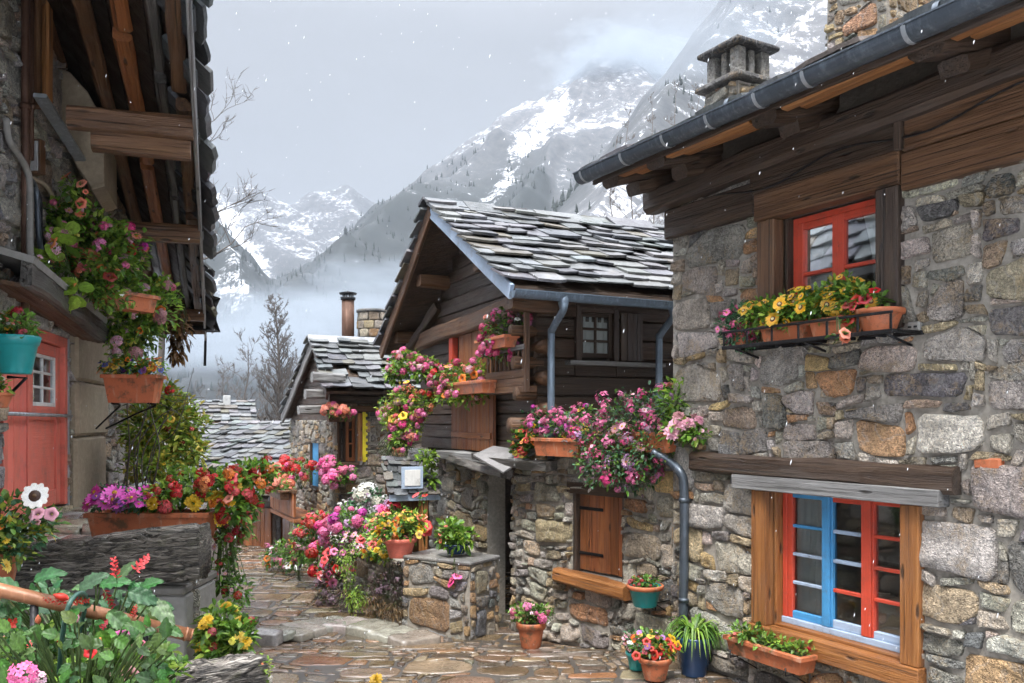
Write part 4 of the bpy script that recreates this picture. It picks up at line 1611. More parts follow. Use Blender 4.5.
def near_house():
    h = thing('stone_house', 'tall rubble stone house with two red framed windows and a long grey gutter', 'house', FR.w(2.2, 0, -2))
    F = FR
    U1 = 4.6
    # measured openings
    la, _ = F.on(790, 560)
    lb, _ = F.on(905, 560)
    wa, wb = F.on(757, 560)[0], F.on(925, 580)[0]
    wv0, wv1 = .40, 1.70
    lo = (wa + .06, wb - .05, wv0 + .05, wv1)
    ua, ub = F.on(765, 280)[0], F.on(900, 260)[0]
    uv0, uv1 = 2.97, 4.02
    up = (ua + .05, ub - .04, uv0, uv1)
    b = MB()
    masonry(b, F, -.02, U1, -.4, 4.62, .345, 11, (lo, up), h=.04, gap=.008, step=.03, mix=((1.0, .35), (.66, .45), (.40, .8), (.22, 1.6)), rag=.010, flat=.7, hgap=.01, aspect=1.55,
            top=lambda p: max(q[1] for q in p) < 4.6)
    b.quad(F.w(-.02, 4.6, .0), F.w(U1, 4.6, .0), F.w(U1, 5.06, .0), F.w(-.02, 5.06, .0), 1, (.3, .27, .24))
    # end walls and back, plain mortar
    for (a, c) in (((-.02, 0), (-.02, -4.5)), ((U1, 0), (U1, -4.5)), ((-.02, -4.5), (U1, -4.5))):
        b.quad(F.w(a[0], -.4, a[1]), F.w(c[0], -.4, c[1]), F.w(c[0], 4.6, c[1]), F.w(a[0], 4.6, a[1]), 1)
    b.build('wall', [M['stone'], M['mortar']], h)
    # ---- upper window
    w = MB()
    w.box(F, ua - .04, ub + .06, uv1 - .03, uv1 + .21, -.06, .10, 0, bev=.012)
    w.build('window_lintel', [M['wood']], h)
    for k, (x0, x1, m) in enumerate(((ua - .02, ua + .17, 'wood'), (ub - .15, ub + .04, 'dark_wood'))):
        q = MB()
        q.box(F, x0, x1, uv0, uv1 - .03, -.05, .085, 0, bev=.012)
        q.build('window_post', [M[m]], h)
    q = MB()
    q.box(F, ua + .17, ua + .20, uv0, uv1 - .03, -.24, -.05, 0)
    q.box(F, ub - .18, ub - .15, uv0, uv1 - .03, -.24, -.05, 0)
    q.box(F, ua + .17, ub - .15, uv0 - .02, uv0 + .05, -.24, -.03, 0)
    q.build('window_reveal', [M['dark_wood']], h)
    x0, x1 = ua + .20, ub - .18
    fr = MB()
    r_ = M['red_paint']
    v0, v1 = uv0 + .05, uv1 - .03
    fr.box(F, x0, x0 + .05, v0, v1, -.2, -.12)
    fr.box(F, x1 - .05, x1, v0, v1, -.2, -.12)
    fr.box(F, x0 + .05, x1 - .05, v1 - .05, v1, -.199, -.121)
    fr.box(F, x0 + .05, x1 - .05, v0, v0 + .05, -.199, -.121)
    win = fr.build('window', [r_], h)
    mid = (x0 + x1) / 2
    for a, c in ((x0 + .052, mid - .001), (mid + .001, x1 - .052)):
        sash(win, F, a, c, v0 + .052, v1 - .052, -.165, 2 if True else 3, 1, (r_,) * 5, w=.055, d=.05, mw=.03)
    curtain(win, F, x0 + .06, mid - .05, v0 + .06, v1 - .06, -.23, .25, 1)
    curtain(win, F, x1 - .06, mid + .16, v0 + .06, v1 - .06, -.23, .45, 3)
    room(win, F, x0, x1, v0, v1, .6, -.25)
    # ---- lower window
    f = MB()
    wid = .17
    f.box(F, wa, wa + wid, wv0 + .16, wv1, -.08, .075, 0, bev=.008)
    f.build('window_post', [M['warm_wood']], h)
    f = MB()
    f.box(F, wb - .15, wb, wv0 + .16, wv1, -.08, .075, 0, bev=.008)
    f.build('window_post', [M['warm_wood']], h)
    f = MB()
    f.box(F, wa - .01, wb + .015, wv0, wv0 + .16, -.10, .10, 0, bev=.008)
    f.build('window_sill', [M['warm_wood']], h)
    f = MB()
    f.box(F, wa + wid, wa + wid + .025, wv0 + .16, wv1, -.25, -.02, 0)
    f.box(F, wb - .175, wb - .15, wv0 + .16, wv1, -.25, -.02, 0)
    f.box(F, wa + wid + .025, wb - .175, wv0 + .16, wv0 + .185, -.25, -.02, 0)
    f.build('window_reveal', [M['warm_wood']], h)
    x0, x1 = wa + wid + .025, wb - .175
    v0, v1 = wv0 + .185, wv1
    rp_, bp, pb = M['red_paint'], M['blue_paint'], M['pale_blue']
    f = MB()
    f.box(F, x0, x0 + .045, v0 + .05, v1, -.19, -.10, 0)
    f.box(F, x1 - .035, x1, v0 + .05, v1, -.19, -.10, 0)
    f.box(F, x0, x1, v0, v0 + .05, -.2, -.085, 1)
    win = f.build('window', [rp_, pb], h)
    W = x1 - x0 - .08
    s0 = x0 + .045
    c1, c2 = s0 + W * .36, s0 + W * .70
    n0 = -.16
    vb = v0 + .05
    sash(win, F, s0 + .001, c1 - .001, vb + .002, v1 - .002, n0, 4, 1, (rp_, bp, bp, bp, [pb, pb, bp]), w=.05, d=.05, mw=.026)
    sash(win, F, c1 + .001, c2 - .001, vb + .002, v1 - .002, n0 + .002, 4, 1, (bp, rp_, rp_, pb, [rp_, pb, pb]), w=.055, d=.05, mw=.03)
    sash(win, F, c2 + .001, x1 - .036, vb + .002, v1 - .002, n0, 4, 1, (rp_, rp_, rp_, pb, [rp_, rp_, rp_]), w=.045, d=.05, mw=.026)
    st = MB()
    st.box(F, c1 - .035, c1 + .04, vb + .004, v1 - .004, n0 + .053, n0 + .072, 0)
    st.build('cover_strip', [bp], win)
    st = MB()
    st.box(F, c2 - .05, c2 + .035, vb + .004, v1 - .004, n0 + .053, n0 + .07, 0)
    st.build('cover_strip', [rp_], win)
    curtain(win, F, s0 + .02, c1 - .02, vb + .02, v1 - .02, -.195, .12, 5)
    room(win, F, x0, x1, v0, v1, .7, -.252)
    sh = MB()
    for k in range(3):
        z = vb + .22 + k * .27
        sh.box(F, c1 + .05, x1 - .03, z, z + .02, -.6, -.4, 0)
    sh.build('shelf', [M['wood']], win)
    # board and old beam over the lower window
    f = MB()
    f.box(F, F.on(742, 480)[0], F.on(950, 490)[0], wv1 + .005, wv1 + .125, .0, .13, 0, bev=.006)
    f.build('weather_board', [M['grey_wood']], h)
    f = MB()
    f.beam(F.w(F.on(698, 470)[0], wv1 + .215, .03), F.w(F.on(962, 478)[0], wv1 + .20, .03), .16, .19, rough=.02)
    f.build('lintel_beam', [M['dark_wood']], h)
    f = MB()
    u_, v_ = F.on(978, 462, .03)
    f.box(F, u_ - .02, u_ + .16, v_ - .045, v_ + .03, -.02, .055, 0, bev=.012)
    f.build('brick', [M['terracotta']], h)
    # ---- timbers at the wall head
    f = MB()
    f.box(F, -.06, ua - .045, 4.06, 4.34, -.05, .095, 0, bev=.015)
    f.build('wall_plate', [M['dark_wood']], h)
    f = MB()
    f.box(F, ua - .1, ub + .045, uv1 + .20, 4.42, -.05, .088, 0, bev=.012)
    f.build('wall_plate', [M['dark_wood']], h)
    f = MB()
    f.box(F, ub + .065, U1, 3.93, 4.2, -.05, .09, 0, bev=.012)
    f.build('wall_plate', [M['wood']], h)
    f = MB()
    f.box(F, ub + .10, U1, 4.205, 4.45, -.06, .105, 0, bev=.012)
    f.build('wall_plate', [M['wood']], h)
    f = MB()
    f.box(F, ub + .05, ub + .11, 4.21, 4.62, .107, .15, 0)
    f.build('timber_strut', [M['dark_wood']], h)
    f = MB()
    f.beam(F.w(-.25, 4.47, .10), F.w(U1, 4.56, .10), .2, .22, rough=.02)
    f.build('wall_beam', [M['dark_wood']], h)
    # ---- roof: underside boards, rafters, brackets
    tn = math.tan(R(25))
    e0, e1 = -.27, U1 + .2

    def roof(u, off, dz=0.0):          # off: towards the lane
        return F.w(u, 4.66 + (.8 - off) * tn + dz, off)
    b = MB()
    ub_, vb_ = F.u, (roof(0, -3) - roof(0, .8)).normalized()
    nb = 30
    cuts = np.linspace(.78, -3.0, 16)
    for i in range(15):
        k = RND.uniform(.6, 1.2)
        slab(b, roof(e0, cuts[i], 0), roof(e1, cuts[i], 0), roof(e1, cuts[i + 1] + .01, 0), roof(e0, cuts[i + 1] + .01, 0), .03, 1, (k, k, k))
    slates(b, roof(e0, .84, .0), F.u, vb_, e1 - e0, 4.1, .3, (.3, .6), 3)
    slab(b, roof(e0, -3.0), roof(e1, -3.0), F.w(e1, 4.66 + .5, -6.2), F.w(e0, 4.66 + .5, -6.2), .05, 0, (.2, .2, .2))
    b.build('roof', [M['slate'], M['dark_wood']], h)
    tint = [(1, 1, 1), (.8, .75, .7), (1.1, 1.0, .9)]
    segs = [(-.20, .42), (.68, 1.66), (1.98, 3.0), (3.3, 4.6)]
    for (a, c) in segs:
        for off, hh, dz in ((.64, .10, -.10), (.44, .10, -.145)):
            q = MB()
            q.beam(roof(a, off, dz), roof(c, off, dz), .10, hh, rough=.012, col=tint[RND.randrange(3)])
            q.build('purlin_board', [M['orange_wood']], h)
    for u in (-.12, .55, 1.82, 3.15):
        q = MB()
        q.beam(roof(u, -.05, -.24), roof(u, .70, -.10), .24, .2, rough=.02)
        q.beam(roof(u, .0, -.36), roof(u, .42, -.30), .2, .12, rough=.02)
        q.build('eaves_bracket', [M['dark_wood']], h)
    q = MB()
    q.beam(roof(e0, .77, -.055), roof(e1, .77, -.055), .035, .13, rough=.006, seg=14)
    q.build('fascia_board', [M['dark_wood']], h)
    # ---- gutter
    g = MB()
    r = .084
    N = 12
    L0, L1 = -.31, e1
    vs = []
    prof = [(math.cos(math.pi + math.pi * i / N) * r, math.sin(math.pi + math.pi * i / N) * r) for i in range(N + 1)]
    prof = prof + [(r + .012, .004), (r + .012, .014), (r - .006, .010)] + [(p[0] * .93, p[1] * .93 + .003) for p in reversed(prof)]
    for k in range(2):
        u = (L0, L1)[k]
        for (x, z) in prof:
            vs.append(F.w(u, 4.635 + z, .895 + x))
    m = len(prof)
    g.add(vs, [(j, (j + 1) % m, m + (j + 1) % m, m + j) for j in range(m)], 0, (1, 1, 1), None, False)
    pl = [F.w(L0, 4.635 + z, .895 + x) for x, z in prof[:N + 1]]
    g.add(pl, [tuple(range(N + 1))], 0)
    gut = g.build('gutter', [M['gutter']], h)
    for u in (-.2, .42, .98, 1.5, 2.0, 2.44, 3.2, 3.9):
        q = MB()
        pts = [F.w(u, 4.635 + math.sin(math.pi + math.pi * i / 10) * (r + .006), .895 + math.cos(math.pi + math.pi * i / 10) * (r + .006)) for i in range(11)]
        w2 = F.u * .016
        vv = []
        for p in pts:
            vv += [p - w2, p + w2]
        q.add(vv, [(2 * i, 2 * i + 1, 2 * i + 3, 2 * i + 2) for i in range(10)], 0, (1, 1, 1), None, True)
        q.tube([F.w(u, 4.64, .895 + r + .01), F.w(u, 4.655, .895), F.w(u, 4.65, .80)], .008, 5)
        q.build('gutter_bracket', [M['pale_metal']], gut)
    for u in (1.72, 3.4):
        q = MB()
        q.tube([F.w(u - .02, 4.635, .895), F.w(u + .02, 4.635, .895)], r + .005, 16, cap=False)
        q.build('gutter_joint', [M['gutter']], gut)
    # ---- chimneys
    def chimney(c, half, top, ztop, cap):
        fr = [Fr(c + F.u * -half + F.n * half, F.u, F.n), Fr(c + F.u * half + F.n * half, -F.n, F.u), Fr(c + F.u * half - F.n * half, -F.u, -F.n), Fr(c - F.u * half - F.n * half, F.n, -F.u)]
        q = MB()
        for i, f_ in enumerate(fr):
            f_.o.z = 0
            masonry(q, f_, 0, 2 * half, 5.02, top, .2, 40 + i, (), h=.03, gap=.012, step=.03, aspect=1.6, hgap=0,
                    pal=[((.30, .22, .13), 3), ((.36, .27, .16), 2), ((.22, .20, .17), 3), ((.16, .15, .13), 2), ((.27, .15, .08), 1)])
        o = q.build('chimney', [M['stone'], M['mortar']], h)
        if cap:
            G = Fr(c * 1, F.u, F.n)
            G.o.z = 0
            hf = half
            q = MB()
            q.box(G, -hf - .08, hf + .08, top + .02, top + .07, -hf - .08, hf + .08, 0, (.12, .115, .11), bev=.012)
            q.build('chimney_ledge', [M['stone_far']], o)
            for (a, d) in ((-1, -1), (1, -1), (1, 1), (-1, 1), (0, 1), (0, -1), (1, 0), (-1, 0)):
                q = MB()
                s = .055 if a and d else .035
                q.box(G, a * (hf - .06) - s, a * (hf - .06) + s, top + .07, ztop - .085, d * (hf - .06) - s, d * (hf - .06) + s, 0, (.20, .19, .17), bev=.01)
                q.build('chimney_post', [M['stone_far']], o)
            q = MB()
            q.box(G, -hf - .065, hf + .065, ztop - .075, ztop - .025, -hf - .065, hf + .065, 0, (.05, .05, .053), bev=.015)
            q.box(G, -hf * .72, hf * .72, ztop - .02, ztop + .03, -hf * .72, hf * .72, 0, (.05, .05, .053), bev=.02)
            q.build('chimney_cap', [M['stone_far']], o)
            q = MB()
            q.box(G, -hf + .1, hf - .1, top + .06, ztop - .09, -hf + .1, hf - .1, 0)
            q.build('flue', [M['dark']], o)
    chimney(P(738, 100, 8.2), .215, P(738, 84, 8.0).z, P(738, 39, 8.0).z, True)
    chimney(P(880, 60, 7.3), .30, 6.4, 0, False)
    # wire along the wall and a small vent box
    q = MB()
    pts = [F.w(u, 4.30 - .10 * math.sin((u - .6) * 2.2) ** 2 + .03 * u, .12) for u in np.linspace(.7, 3.6, 26)]
    q.tube(pts, .008, 5)
    q.build('cable', [M['iron']], h)
    u, v = F.on(918, 327)
    q = MB()
    q.box(F, u - .05, u + .05, v - .035, v + .035, .0, .06, 0, bev=.01)
    o = q.build('vent_box', [M['concrete']], h)
    for s in (-.022, .022):
        q = MB()
        q.lathe(F.w(u + s, v - .008, .06), [(.013, 0), (.013, .012)], 10)
        q.build('vent_hole', [M['dark']], o)
    u, v = F.on(737, 470)
    q = MB()
    q.tube([F.w(u, v - .12, .05), F.w(u, v + .1, .05)], .022, 10)
    q.build('pipe_stub', [M['gutter']], h)
    return h


near_house()

def half_gutter(parent, p0, p1, r, mat, outv, name='gutter'):
    p0, p1 = V(p0), V(p1)
    o = V(outv).normalized()
    g = MB()
    N = 10
    prof = [(math.cos(math.pi + math.pi * i / N) * r, math.sin(math.pi + math.pi * i / N) * r) for i in range(N + 1)]
    prof += [(r + .01, .004), (r + .01, .014), (r - .006, .01)] + [(a * .92, b * .92 + .003) for a, b in reversed(prof)]
    vs = [p + o * a + V((0, 0, b)) for p in (p0, p1) for a, b in prof]
    m = len(prof)
    g.add(vs, [(j, (j + 1) % m, m + (j + 1) % m, m + j) for j in range(m)])
    for p in (p0, p1):
        g.add([p + o * a + V((0, 0, b)) for a, b in prof[:N + 1]], [tuple(range(N + 1))])
    return g.build(name, [mat], parent)


def bez(pts, n=8):
    """A smooth line through points (Catmull-Rom)."""
    pts = [V(p) for p in pts]
    q = [pts[0] * 2 - pts[1]] + pts + [pts[-1] * 2 - pts[-2]]
    out = []
    for i in range(1, len(q) - 2):
        for k in range(n):
            t = k / n
            a, b, c, d = q[i - 1], q[i], q[i + 1], q[i + 2]
            out.append(.5 * ((2 * b) + (c - a) * t + (2 * a - 5 * b + 4 * c - d) * t * t + (3 * b - 3 * c + d - a) * t ** 3))
    out.append(pts[-1])
    return out


# ------------------------------------------------------------------ the timber chalet on its stone basement
SC_, EC_ = V((-.41, .912, 0)).normalized(), V((.912, .41, 0)).normalized()
G0 = V((.285, 10.03, 0))
FG = Fr(G0, SC_, -EC_)
FE = Fr(G0, EC_, -SC_)
A0 = V((.06, 10.3, 0))
FA = Fr(A0, (.64, -.768), (-.768, -.64))
FS = Fr(A0, SC_, -EC_)


def chalet():
    h = thing('timber_chalet', 'dark timber chalet with a slate gable roof on a stone basement', 'house', FE.w(2, 0, -1.5))
    Rr, Vr, Lr = V((.01, 9.3, 3.80)), V((-1.10, 11.76, 5.26)), V((-2.16, 14.13, 3.46))
    LU = 4.7
    b = MB()
    v = (Vr - Rr)
    slab(b, Rr + V((0, 0, -.02)), Rr + EC_ * LU + V((0, 0, -.02)), Vr + EC_ * LU, Vr, .06, 1)
    slab(b, Lr + V((0, 0, -.02)), Lr + EC_ * LU + V((0, 0, -.02)), Vr + EC_ * LU, Vr, .06, 1)
    slates(b, Rr + V((0, 0, .01)), EC_, v, LU, v.length, .25, (.2, .52), 21, th=.024, lift=.05, edge=.09)
    v2 = Vr - Lr
    slates(b, Lr + V((0, 0, .01)), EC_, v2, LU, v2.length, .3, (.3, .7), 22, th=.04, lift=.09, edge=.10)
    rnd = random.Random(9)
    x = -.1
    while x < LU:            # ridge slabs
        w = rnd.uniform(.45, .8)
        o = Vr + EC_ * x + V((0, 0, .07))
        d1 = (Rr - Vr).normalized()
        t = rnd.uniform(-.02, .03)
        slab(b, o + d1 * .3 + V((0, 0, t)), o + EC_ * w + d1 * .28 + V((0, 0, t)), o + EC_ * w - d1 * .06 + V((0, 0, .03 + t)), o - d1 * .06 + V((0, 0, .03 + t)), .04, 0, pick(rnd, SLATE_COLS))
        x += w * .93
    b.build('roof', [M['slate_snow_sheen'], M['dark_wood']], h)
    # barge boards
    q = MB()
    q.beam(Vr + V((0, 0, -.08)) - EC_ * .02, Rr + V((0, 0, -.10)) - EC_ * .02, .04, .17, rough=.006)
    q.build('barge_board', [M['pale_blue']], h)
    q = MB()
    q.beam(Vr + V((0, 0, -.06)) - EC_ * .02, Lr + V((0, 0, -.06)) - EC_ * .02, .05, .19, rough=.01)
    q.build('barge_board', [M['wood']], h)

    # gable wall of boards, cut to the roof
    def ur(z):
        return max(0.0, -.553 + 2.7 * (z - 3.70) / 1.48)

    def ul(z):
        return min(4.3, 2.15 + 2.6 * (5.16 - z) / 1.8)
    b = MB()
    z = 1.86
    rnd = random.Random(3)
    while z < 4.95:
        hh = rnd.uniform(.15, .24)
        k = rnd.uniform(.6, 1.25)
        n = rnd.uniform(0, .03)
        zt = min(z + hh - .008, 5.0)
        a, c = ur(zt), ul(zt)
        if c - a > .2:
            b.box(FG, a + .01, c, z, zt, -.12, n, 0, (k, k * .97, k * .93), bev=.012, axis=0)
        z += hh
    # long wall of logs and boards toward the viewer
    z = 1.86
    WU = (.58, 1.03, 3.06, 3.60)
    while z < 3.74:
        hh = rnd.uniform(.16, .26)
        k = rnd.uniform(.6, 1.25)
        zt = min(z + hh - .01, 3.74)
        n = rnd.uniform(0, .04)
        for (a, c) in (((.0, WU[0] - .06), (WU[1] + .06, 4.2)) if (zt > WU[2] - .03 and z < WU[3] + .05) else ((0.0, 4.2),)):
            b.box(FE, a, c, z, zt, -.12, n, 0, (k, k * .97, k * .94), bev=.014, axis=0)
        for (p_, q_) in ((z, min(zt, WU[2] - .052)), (max(z, WU[3] + .072), zt)):
            if zt > WU[2] - .03 and z < WU[3] + .05 and q_ - p_ > .01:
                b.box(FE, WU[0] - .058, WU[1] + .058, p_, q_, -.12, n - .002, 0, (k, k * .97, k * .94), axis=0)
        z += hh
    b.box(FE, 0, 4.2, 3.5, 3.75, -.14, -.06, 0)
    # the back of the house
    for (a, c) in ((FG.w(4.3, -.5, -.1), FG.w(4.3, -.5, -4.2)), (FG.w(4.3, -.5, -4.2), FG.w(0, -.5, -4.2))):
        b.quad(a, c, c + V((0, 0, 4.0)), a + V((0, 0, 4.0)), 0)
    b.build('timber_wall', [M['dark_wood']], h)
    # corner log ends
    for i in range(8):
        z = 2.05 + i * .185
        q = MB()
        r = rnd.uniform(.07, .1)
        if i % 2:
            q.tube([FE.w(-.24 - rnd.uniform(0, .08), z, -.06), FE.w(.1, z, -.06)], r, 10, r1=r * .95)
        else:
            q.tube([FG.w(-.20 - rnd.uniform(0, .1), z, -.05), FG.w(.1, z, -.05)], r, 10, r1=r * .95)
        q.build('log_end', [M['wood']], h)
    # tie beam, purlin ends, floor beam
    q = MB()
    q.beam(FG.w(-.25, 3.72, .10), FG.w(4.2, 3.55, .10), .16, .24, rough=.02)
    q.build('tie_beam', [M['wood']], h)
    for (u, z) in ((3.05, 4.36), (4.25, 3.62), (2.1, 5.02), (.75, 4.22), (-.25, 3.62)):
        q = MB()
        q.beam(FG.w(u, z, -.1), FG.w(u, z + .02, .46), .22, .17, rough=.02)
        q.build('purlin_end', [M['wood']], h)
    q = MB()
    q.beam(FG.w(3.3, 4.05, .05), FG.w(4.5, 3.35, .25), .14, .14, rough=.02)
    q.build('brace', [M['dark_wood']], h)
    q = MB()
    q.beam(FG.w(-.1, 1.80, .22), FG.w(4.0, 1.78, .22), .20, .13, rough=.03)
    q.build('floor_beam', [M['grey_wood']], h)
    q = MB()
    q.beam(FG.w(.1, 1.66, .34), FG.w(2.0, 1.72, .30), .16, .10, rough=.04)
    q.build('floor_beam', [M['bark_wood']], h)
    # plank door and red posts on the gable
    d = MB()
    ua, ub = FG.on(494, 420, .08)[0], FG.on(452, 420, .08)[0]
    boards(d, FG, ua, ub, 1.88, 2.70, .05, .09, 9, 4)
    d.box(FG, ua + .05, ub - .05, 2.05, 2.13, .095, .115, 0)
    d.build('plank_panel', [M['red_wood']], h)
    d = MB()
    ua, ub = FG.on(489, 345, .08)[0], FG.on(459, 345, .08)[0]
    boards(d, FG, ua, ub, 2.72, 3.58, .04, .08, 6, 6)
    dr = d.build('door', [M['red_wood']], h)
    for px in (453, 492):
        d = MB()
        u = FG.on(px, 345, .08)[0]
        d.box(FG, u - .07, u + .07, 2.7, 3.62, .03, .12, 0)
        d.build('door_post', [M['orange_wood'] if px > 470 else M['red_paint']], dr)
    # balcony
    bal = MB()
    u0, u1 = -.12, FG.on(489, 360, .16)[0]
    bal.box(FG, u0, u1, 2.62, 2.70, .04, .22, 0, bev=.01)
    boards(bal, FG, u0, u1, 2.70, 2.90, .18, .21, 2, 5, vertical=False)
    bo = bal.build('balcony', [M['wood']], h)
    q = MB()
    q.box(FG, u0 - .02, u1 + .02, 3.12, 3.18, .16, .23, 0)
    q.build('balcony_rail', [M['grey_wood']], bo)
    for i in range(9):
        q = MB()
        u = u0 + .06 + (u1 - u0 - .12) * i / 8
        q.box(FG, u - .016, u + .016, 2.90, 3.12, .18, .21, 0)
        q.build('baluster', [M['wood']], bo)
    q = MB()
    q.box(FG, u0 - .05, u0 + .01, 2.62, 3.75, .16, .22, 0, bev=.008)
    q.build('balcony_post', [M['wood']], bo)
    # small window in the long wall
    a, c, z0, z1 = WU
    q = MB()
    q.box(FE, a - .07, a, z0 - .05, z1 + .07, -.05, .06, 0)
    q.box(FE, c, c + .07, z0 - .05, z1 + .07, -.05, .06, 0)
    q.box(FE, a, c, z1, z1 + .07, -.05, .058, 0)
    w = q.build('window', [M['dark_wood']], h)
    sash(w, FE, a, c, z0, z1, -.03, 3, 2, (M['dark_wood'],) * 5, w=.045, d=.04, mw=.03)
    curtain(w, FE, a + .02, c - .02, z0 + .02, z1 - .02, -.06, .0, 2)
    room(w, FE, a, c, z0, z1, .5, -.13)
    q = MB()
    q.box(FE, a - .2, c + .7, z0 - .10, z0 - .05, .0, .14, 0)
    q.build('window_ledge', [M['grey_wood']], w)
    q = MB()
    boards(q, FE, c + .10, c + .42, z0 - .04, z1 + .02, .03, .06, 3, 8)
    q.build('shutter', [M['dark_wood']], w)
    # gutter and rain pipe
    half_gutter(h, Rr + V((0, 0, -.10)) + SC_ * -.08 - EC_ * .04, Rr + EC_ * 2.9 + V((0, 0, -.13)) - SC_ * .08, .075, M['zinc'], -SC_)
    q = MB()
    q.beam(Rr + V((0, 0, -.10)), Rr + EC_ * 2.9 + V((0, 0, -.12)), .03, .14, rough=.003)
    q.build('fascia_board', [M['dark_wood']], h)
    for u in (.58, 2.05):
        q = MB()
        p = Rr + EC_ * u - SC_ * .08
        q.tube(bez([p + V((0, 0, -.15)), p + V((0, 0, -.27)), p + SC_ * .26 + V((0, 0, -.46)), p + SC_ * .30 + V((0, 0, -.62)), p + SC_ * .30 + V((0, 0, -1.95))], 6), .042, 12)
        o = q.build('rain_pipe', [M['zinc']], h)
        q = MB()
        q.tube([p + V((0, 0, -.12)), p + V((0, 0, -.26))], .075, 12, r1=.045)
        q.build('pipe_funnel', [M['zinc']], o)
    # stone basement under the gable
    b = MB()
    masonry(b, FS, 0.0, 4.4, -.8, 1.74, .30, 71, ((.12, .92, -.8, 1.62),), h=.045, gap=.016, step=.05, mix=((1.0, .4), (.65, .5), (.42, .8)), flat=.7)
    rm = [(.12, -.8), (.92, -.8), (.92, 1.62), (.12, 1.62)]
    b.build('basement_wall', [M['stone'], M['mortar']], h)
    q = MB()
    masonry(q, Fr(FS.w(.12, 0, -.55), SC_, -EC_), 0, .8, -.8, 1.62, .26, 76, (), h=.03, step=.06)
    q.build('recess_back', [M['stone'], M['mortar']], h)
    q = MB()
    q.beam(FS.w(-.05, 1.66, .04), FS.w(1.1, 1.68, .04), .2, .12, rough=.02)
    q.build('recess_lintel', [M['dark_wood']], h)
    return h


chalet()


def annex():
    h = thing('stone_annex', 'low rubble stone lean-to with a shuttered opening, between the chalet and the tall house', 'shed', FA.w(1.2, -.4, -.6))
    sa, sz = FA.on(573, 495)
    sb, _ = FA.on(624, 500)
    z0, z1 = .60, 1.54
    b = MB()
    masonry(b, FA, 0.0, 2.75, -.8, 1.96, .29, 91, ((sa, sb, z0, z1),), h=.05, gap=.016, step=.035, mix=((1.0, .4), (.65, .5), (.42, .9), (.25, 1.2)), flat=.7, rag=.007)
    t = [A0 + V((0, 0, 1.95)), FA.w(2.75, 1.95), FE.w(3.0, 1.95, -.02), G0 + V((0, 0, 1.95))]
    b.add(t, [(0, 1, 2, 3)], 1)
    b.build('wall', [M['stone'], M['mortar']], h)
    b = MB()
    rnd = random.Random(4)
    u = -.05
    while u < 2.6:
        w = rnd.uniform(.3, .55)
        b.box(FA, u, u + w - .012, 1.955 + rnd.uniform(0, .01), 2.02 + rnd.uniform(-.01, .015), -.3, .05 + rnd.uniform(-.02, .03), 0, pick(rnd, SLATE_COLS), bev=.012)
        u += w
    b.build('coping', [M['slate']], h)
    # the boarded shutter, frame and big timber sill
    d = MB()
    boards(d, FA, sa + .05, sb - .03, z0 + .02, z1 - .06, -.10, -.06, 5, 12)
    s = d.build('shutter', [M['red_wood']], h)
    for z in (.80, 1.30):
        q = MB()
        q.box(FA, sa + .05, sa + .42, z, z + .035, -.055, -.047, 0)
        q.build('strap_hinge', [M['iron']], s)
    q = MB()
    q.box(FA, sa, sa + .05, z0, z1, -.12, .0, 0)
    q.box(FA, sb - .03, sb, z0, z1, -.12, .0, 0)
    q.box(FA, sa - .06, sb + .05, z1 - .06, z1 + .07, -.12, .045, 0)
    q.build('opening_frame', [M['dark_wood']], h)
    q = MB()
    a, c = FA.on(556, 570, .1)[0], FA.on(627, 590, .1)[0]
    q.beam(FA.w(a, .55, .06), FA.w(c, .50, .06), .20, .15, rough=.012)
    q.build('sill_beam', [M['warm_wood']], h)
    # down pipe at the corner of the tall house
    q = MB()
    q.tube(bez([FA.on(652, 452, .30) and FA.w(*FA.on(652, 452, .30), .30), FA.w(*FA.on(668, 461, .24), .24), FR.w(*FR.on(680, 472, .13), .13), FR.w(*FR.on(684, 490, .10), .10), FR.w(*FR.on(684, 560, .10), .10), FR.w(*FR.on(683, 632, .10), .10)], 6), .044, 14)
    o = q.build('rain_pipe', [M['gutter']], h)
    for y in (500, 600):
        q = MB()
        u, z = FR.on(684, y, .10)
        q.tube([FR.w(u, z - .02, .10), FR.w(u, z + .02, .10)], .05, 14)
        q.tube([FR.w(u, z, .10), FR.w(u, z, .0)], .012, 6)
        q.build('pipe_clamp', [M['gutter']], o)
    # rags of driftwood and lead over the doorway corner
    q = MB()
    q.beam(FA.w(-.45, 1.86, .25), FA.w(.85, 1.78, .22), .2, .09, rough=.05, seg=10)
    q.build('awning_plank', [M['bark_wood']], h)
    q = MB()
    slab(q, FA.w(-.35, 1.88, .40), FA.w(.25, 1.70, .42), FA.w(.4, 1.93, .05), FA.w(-.4, 1.98, .05), .025, 0, (.8, .8, .85))
    q.build('lead_flashing', [M['concrete']], h)
    return h


annex()


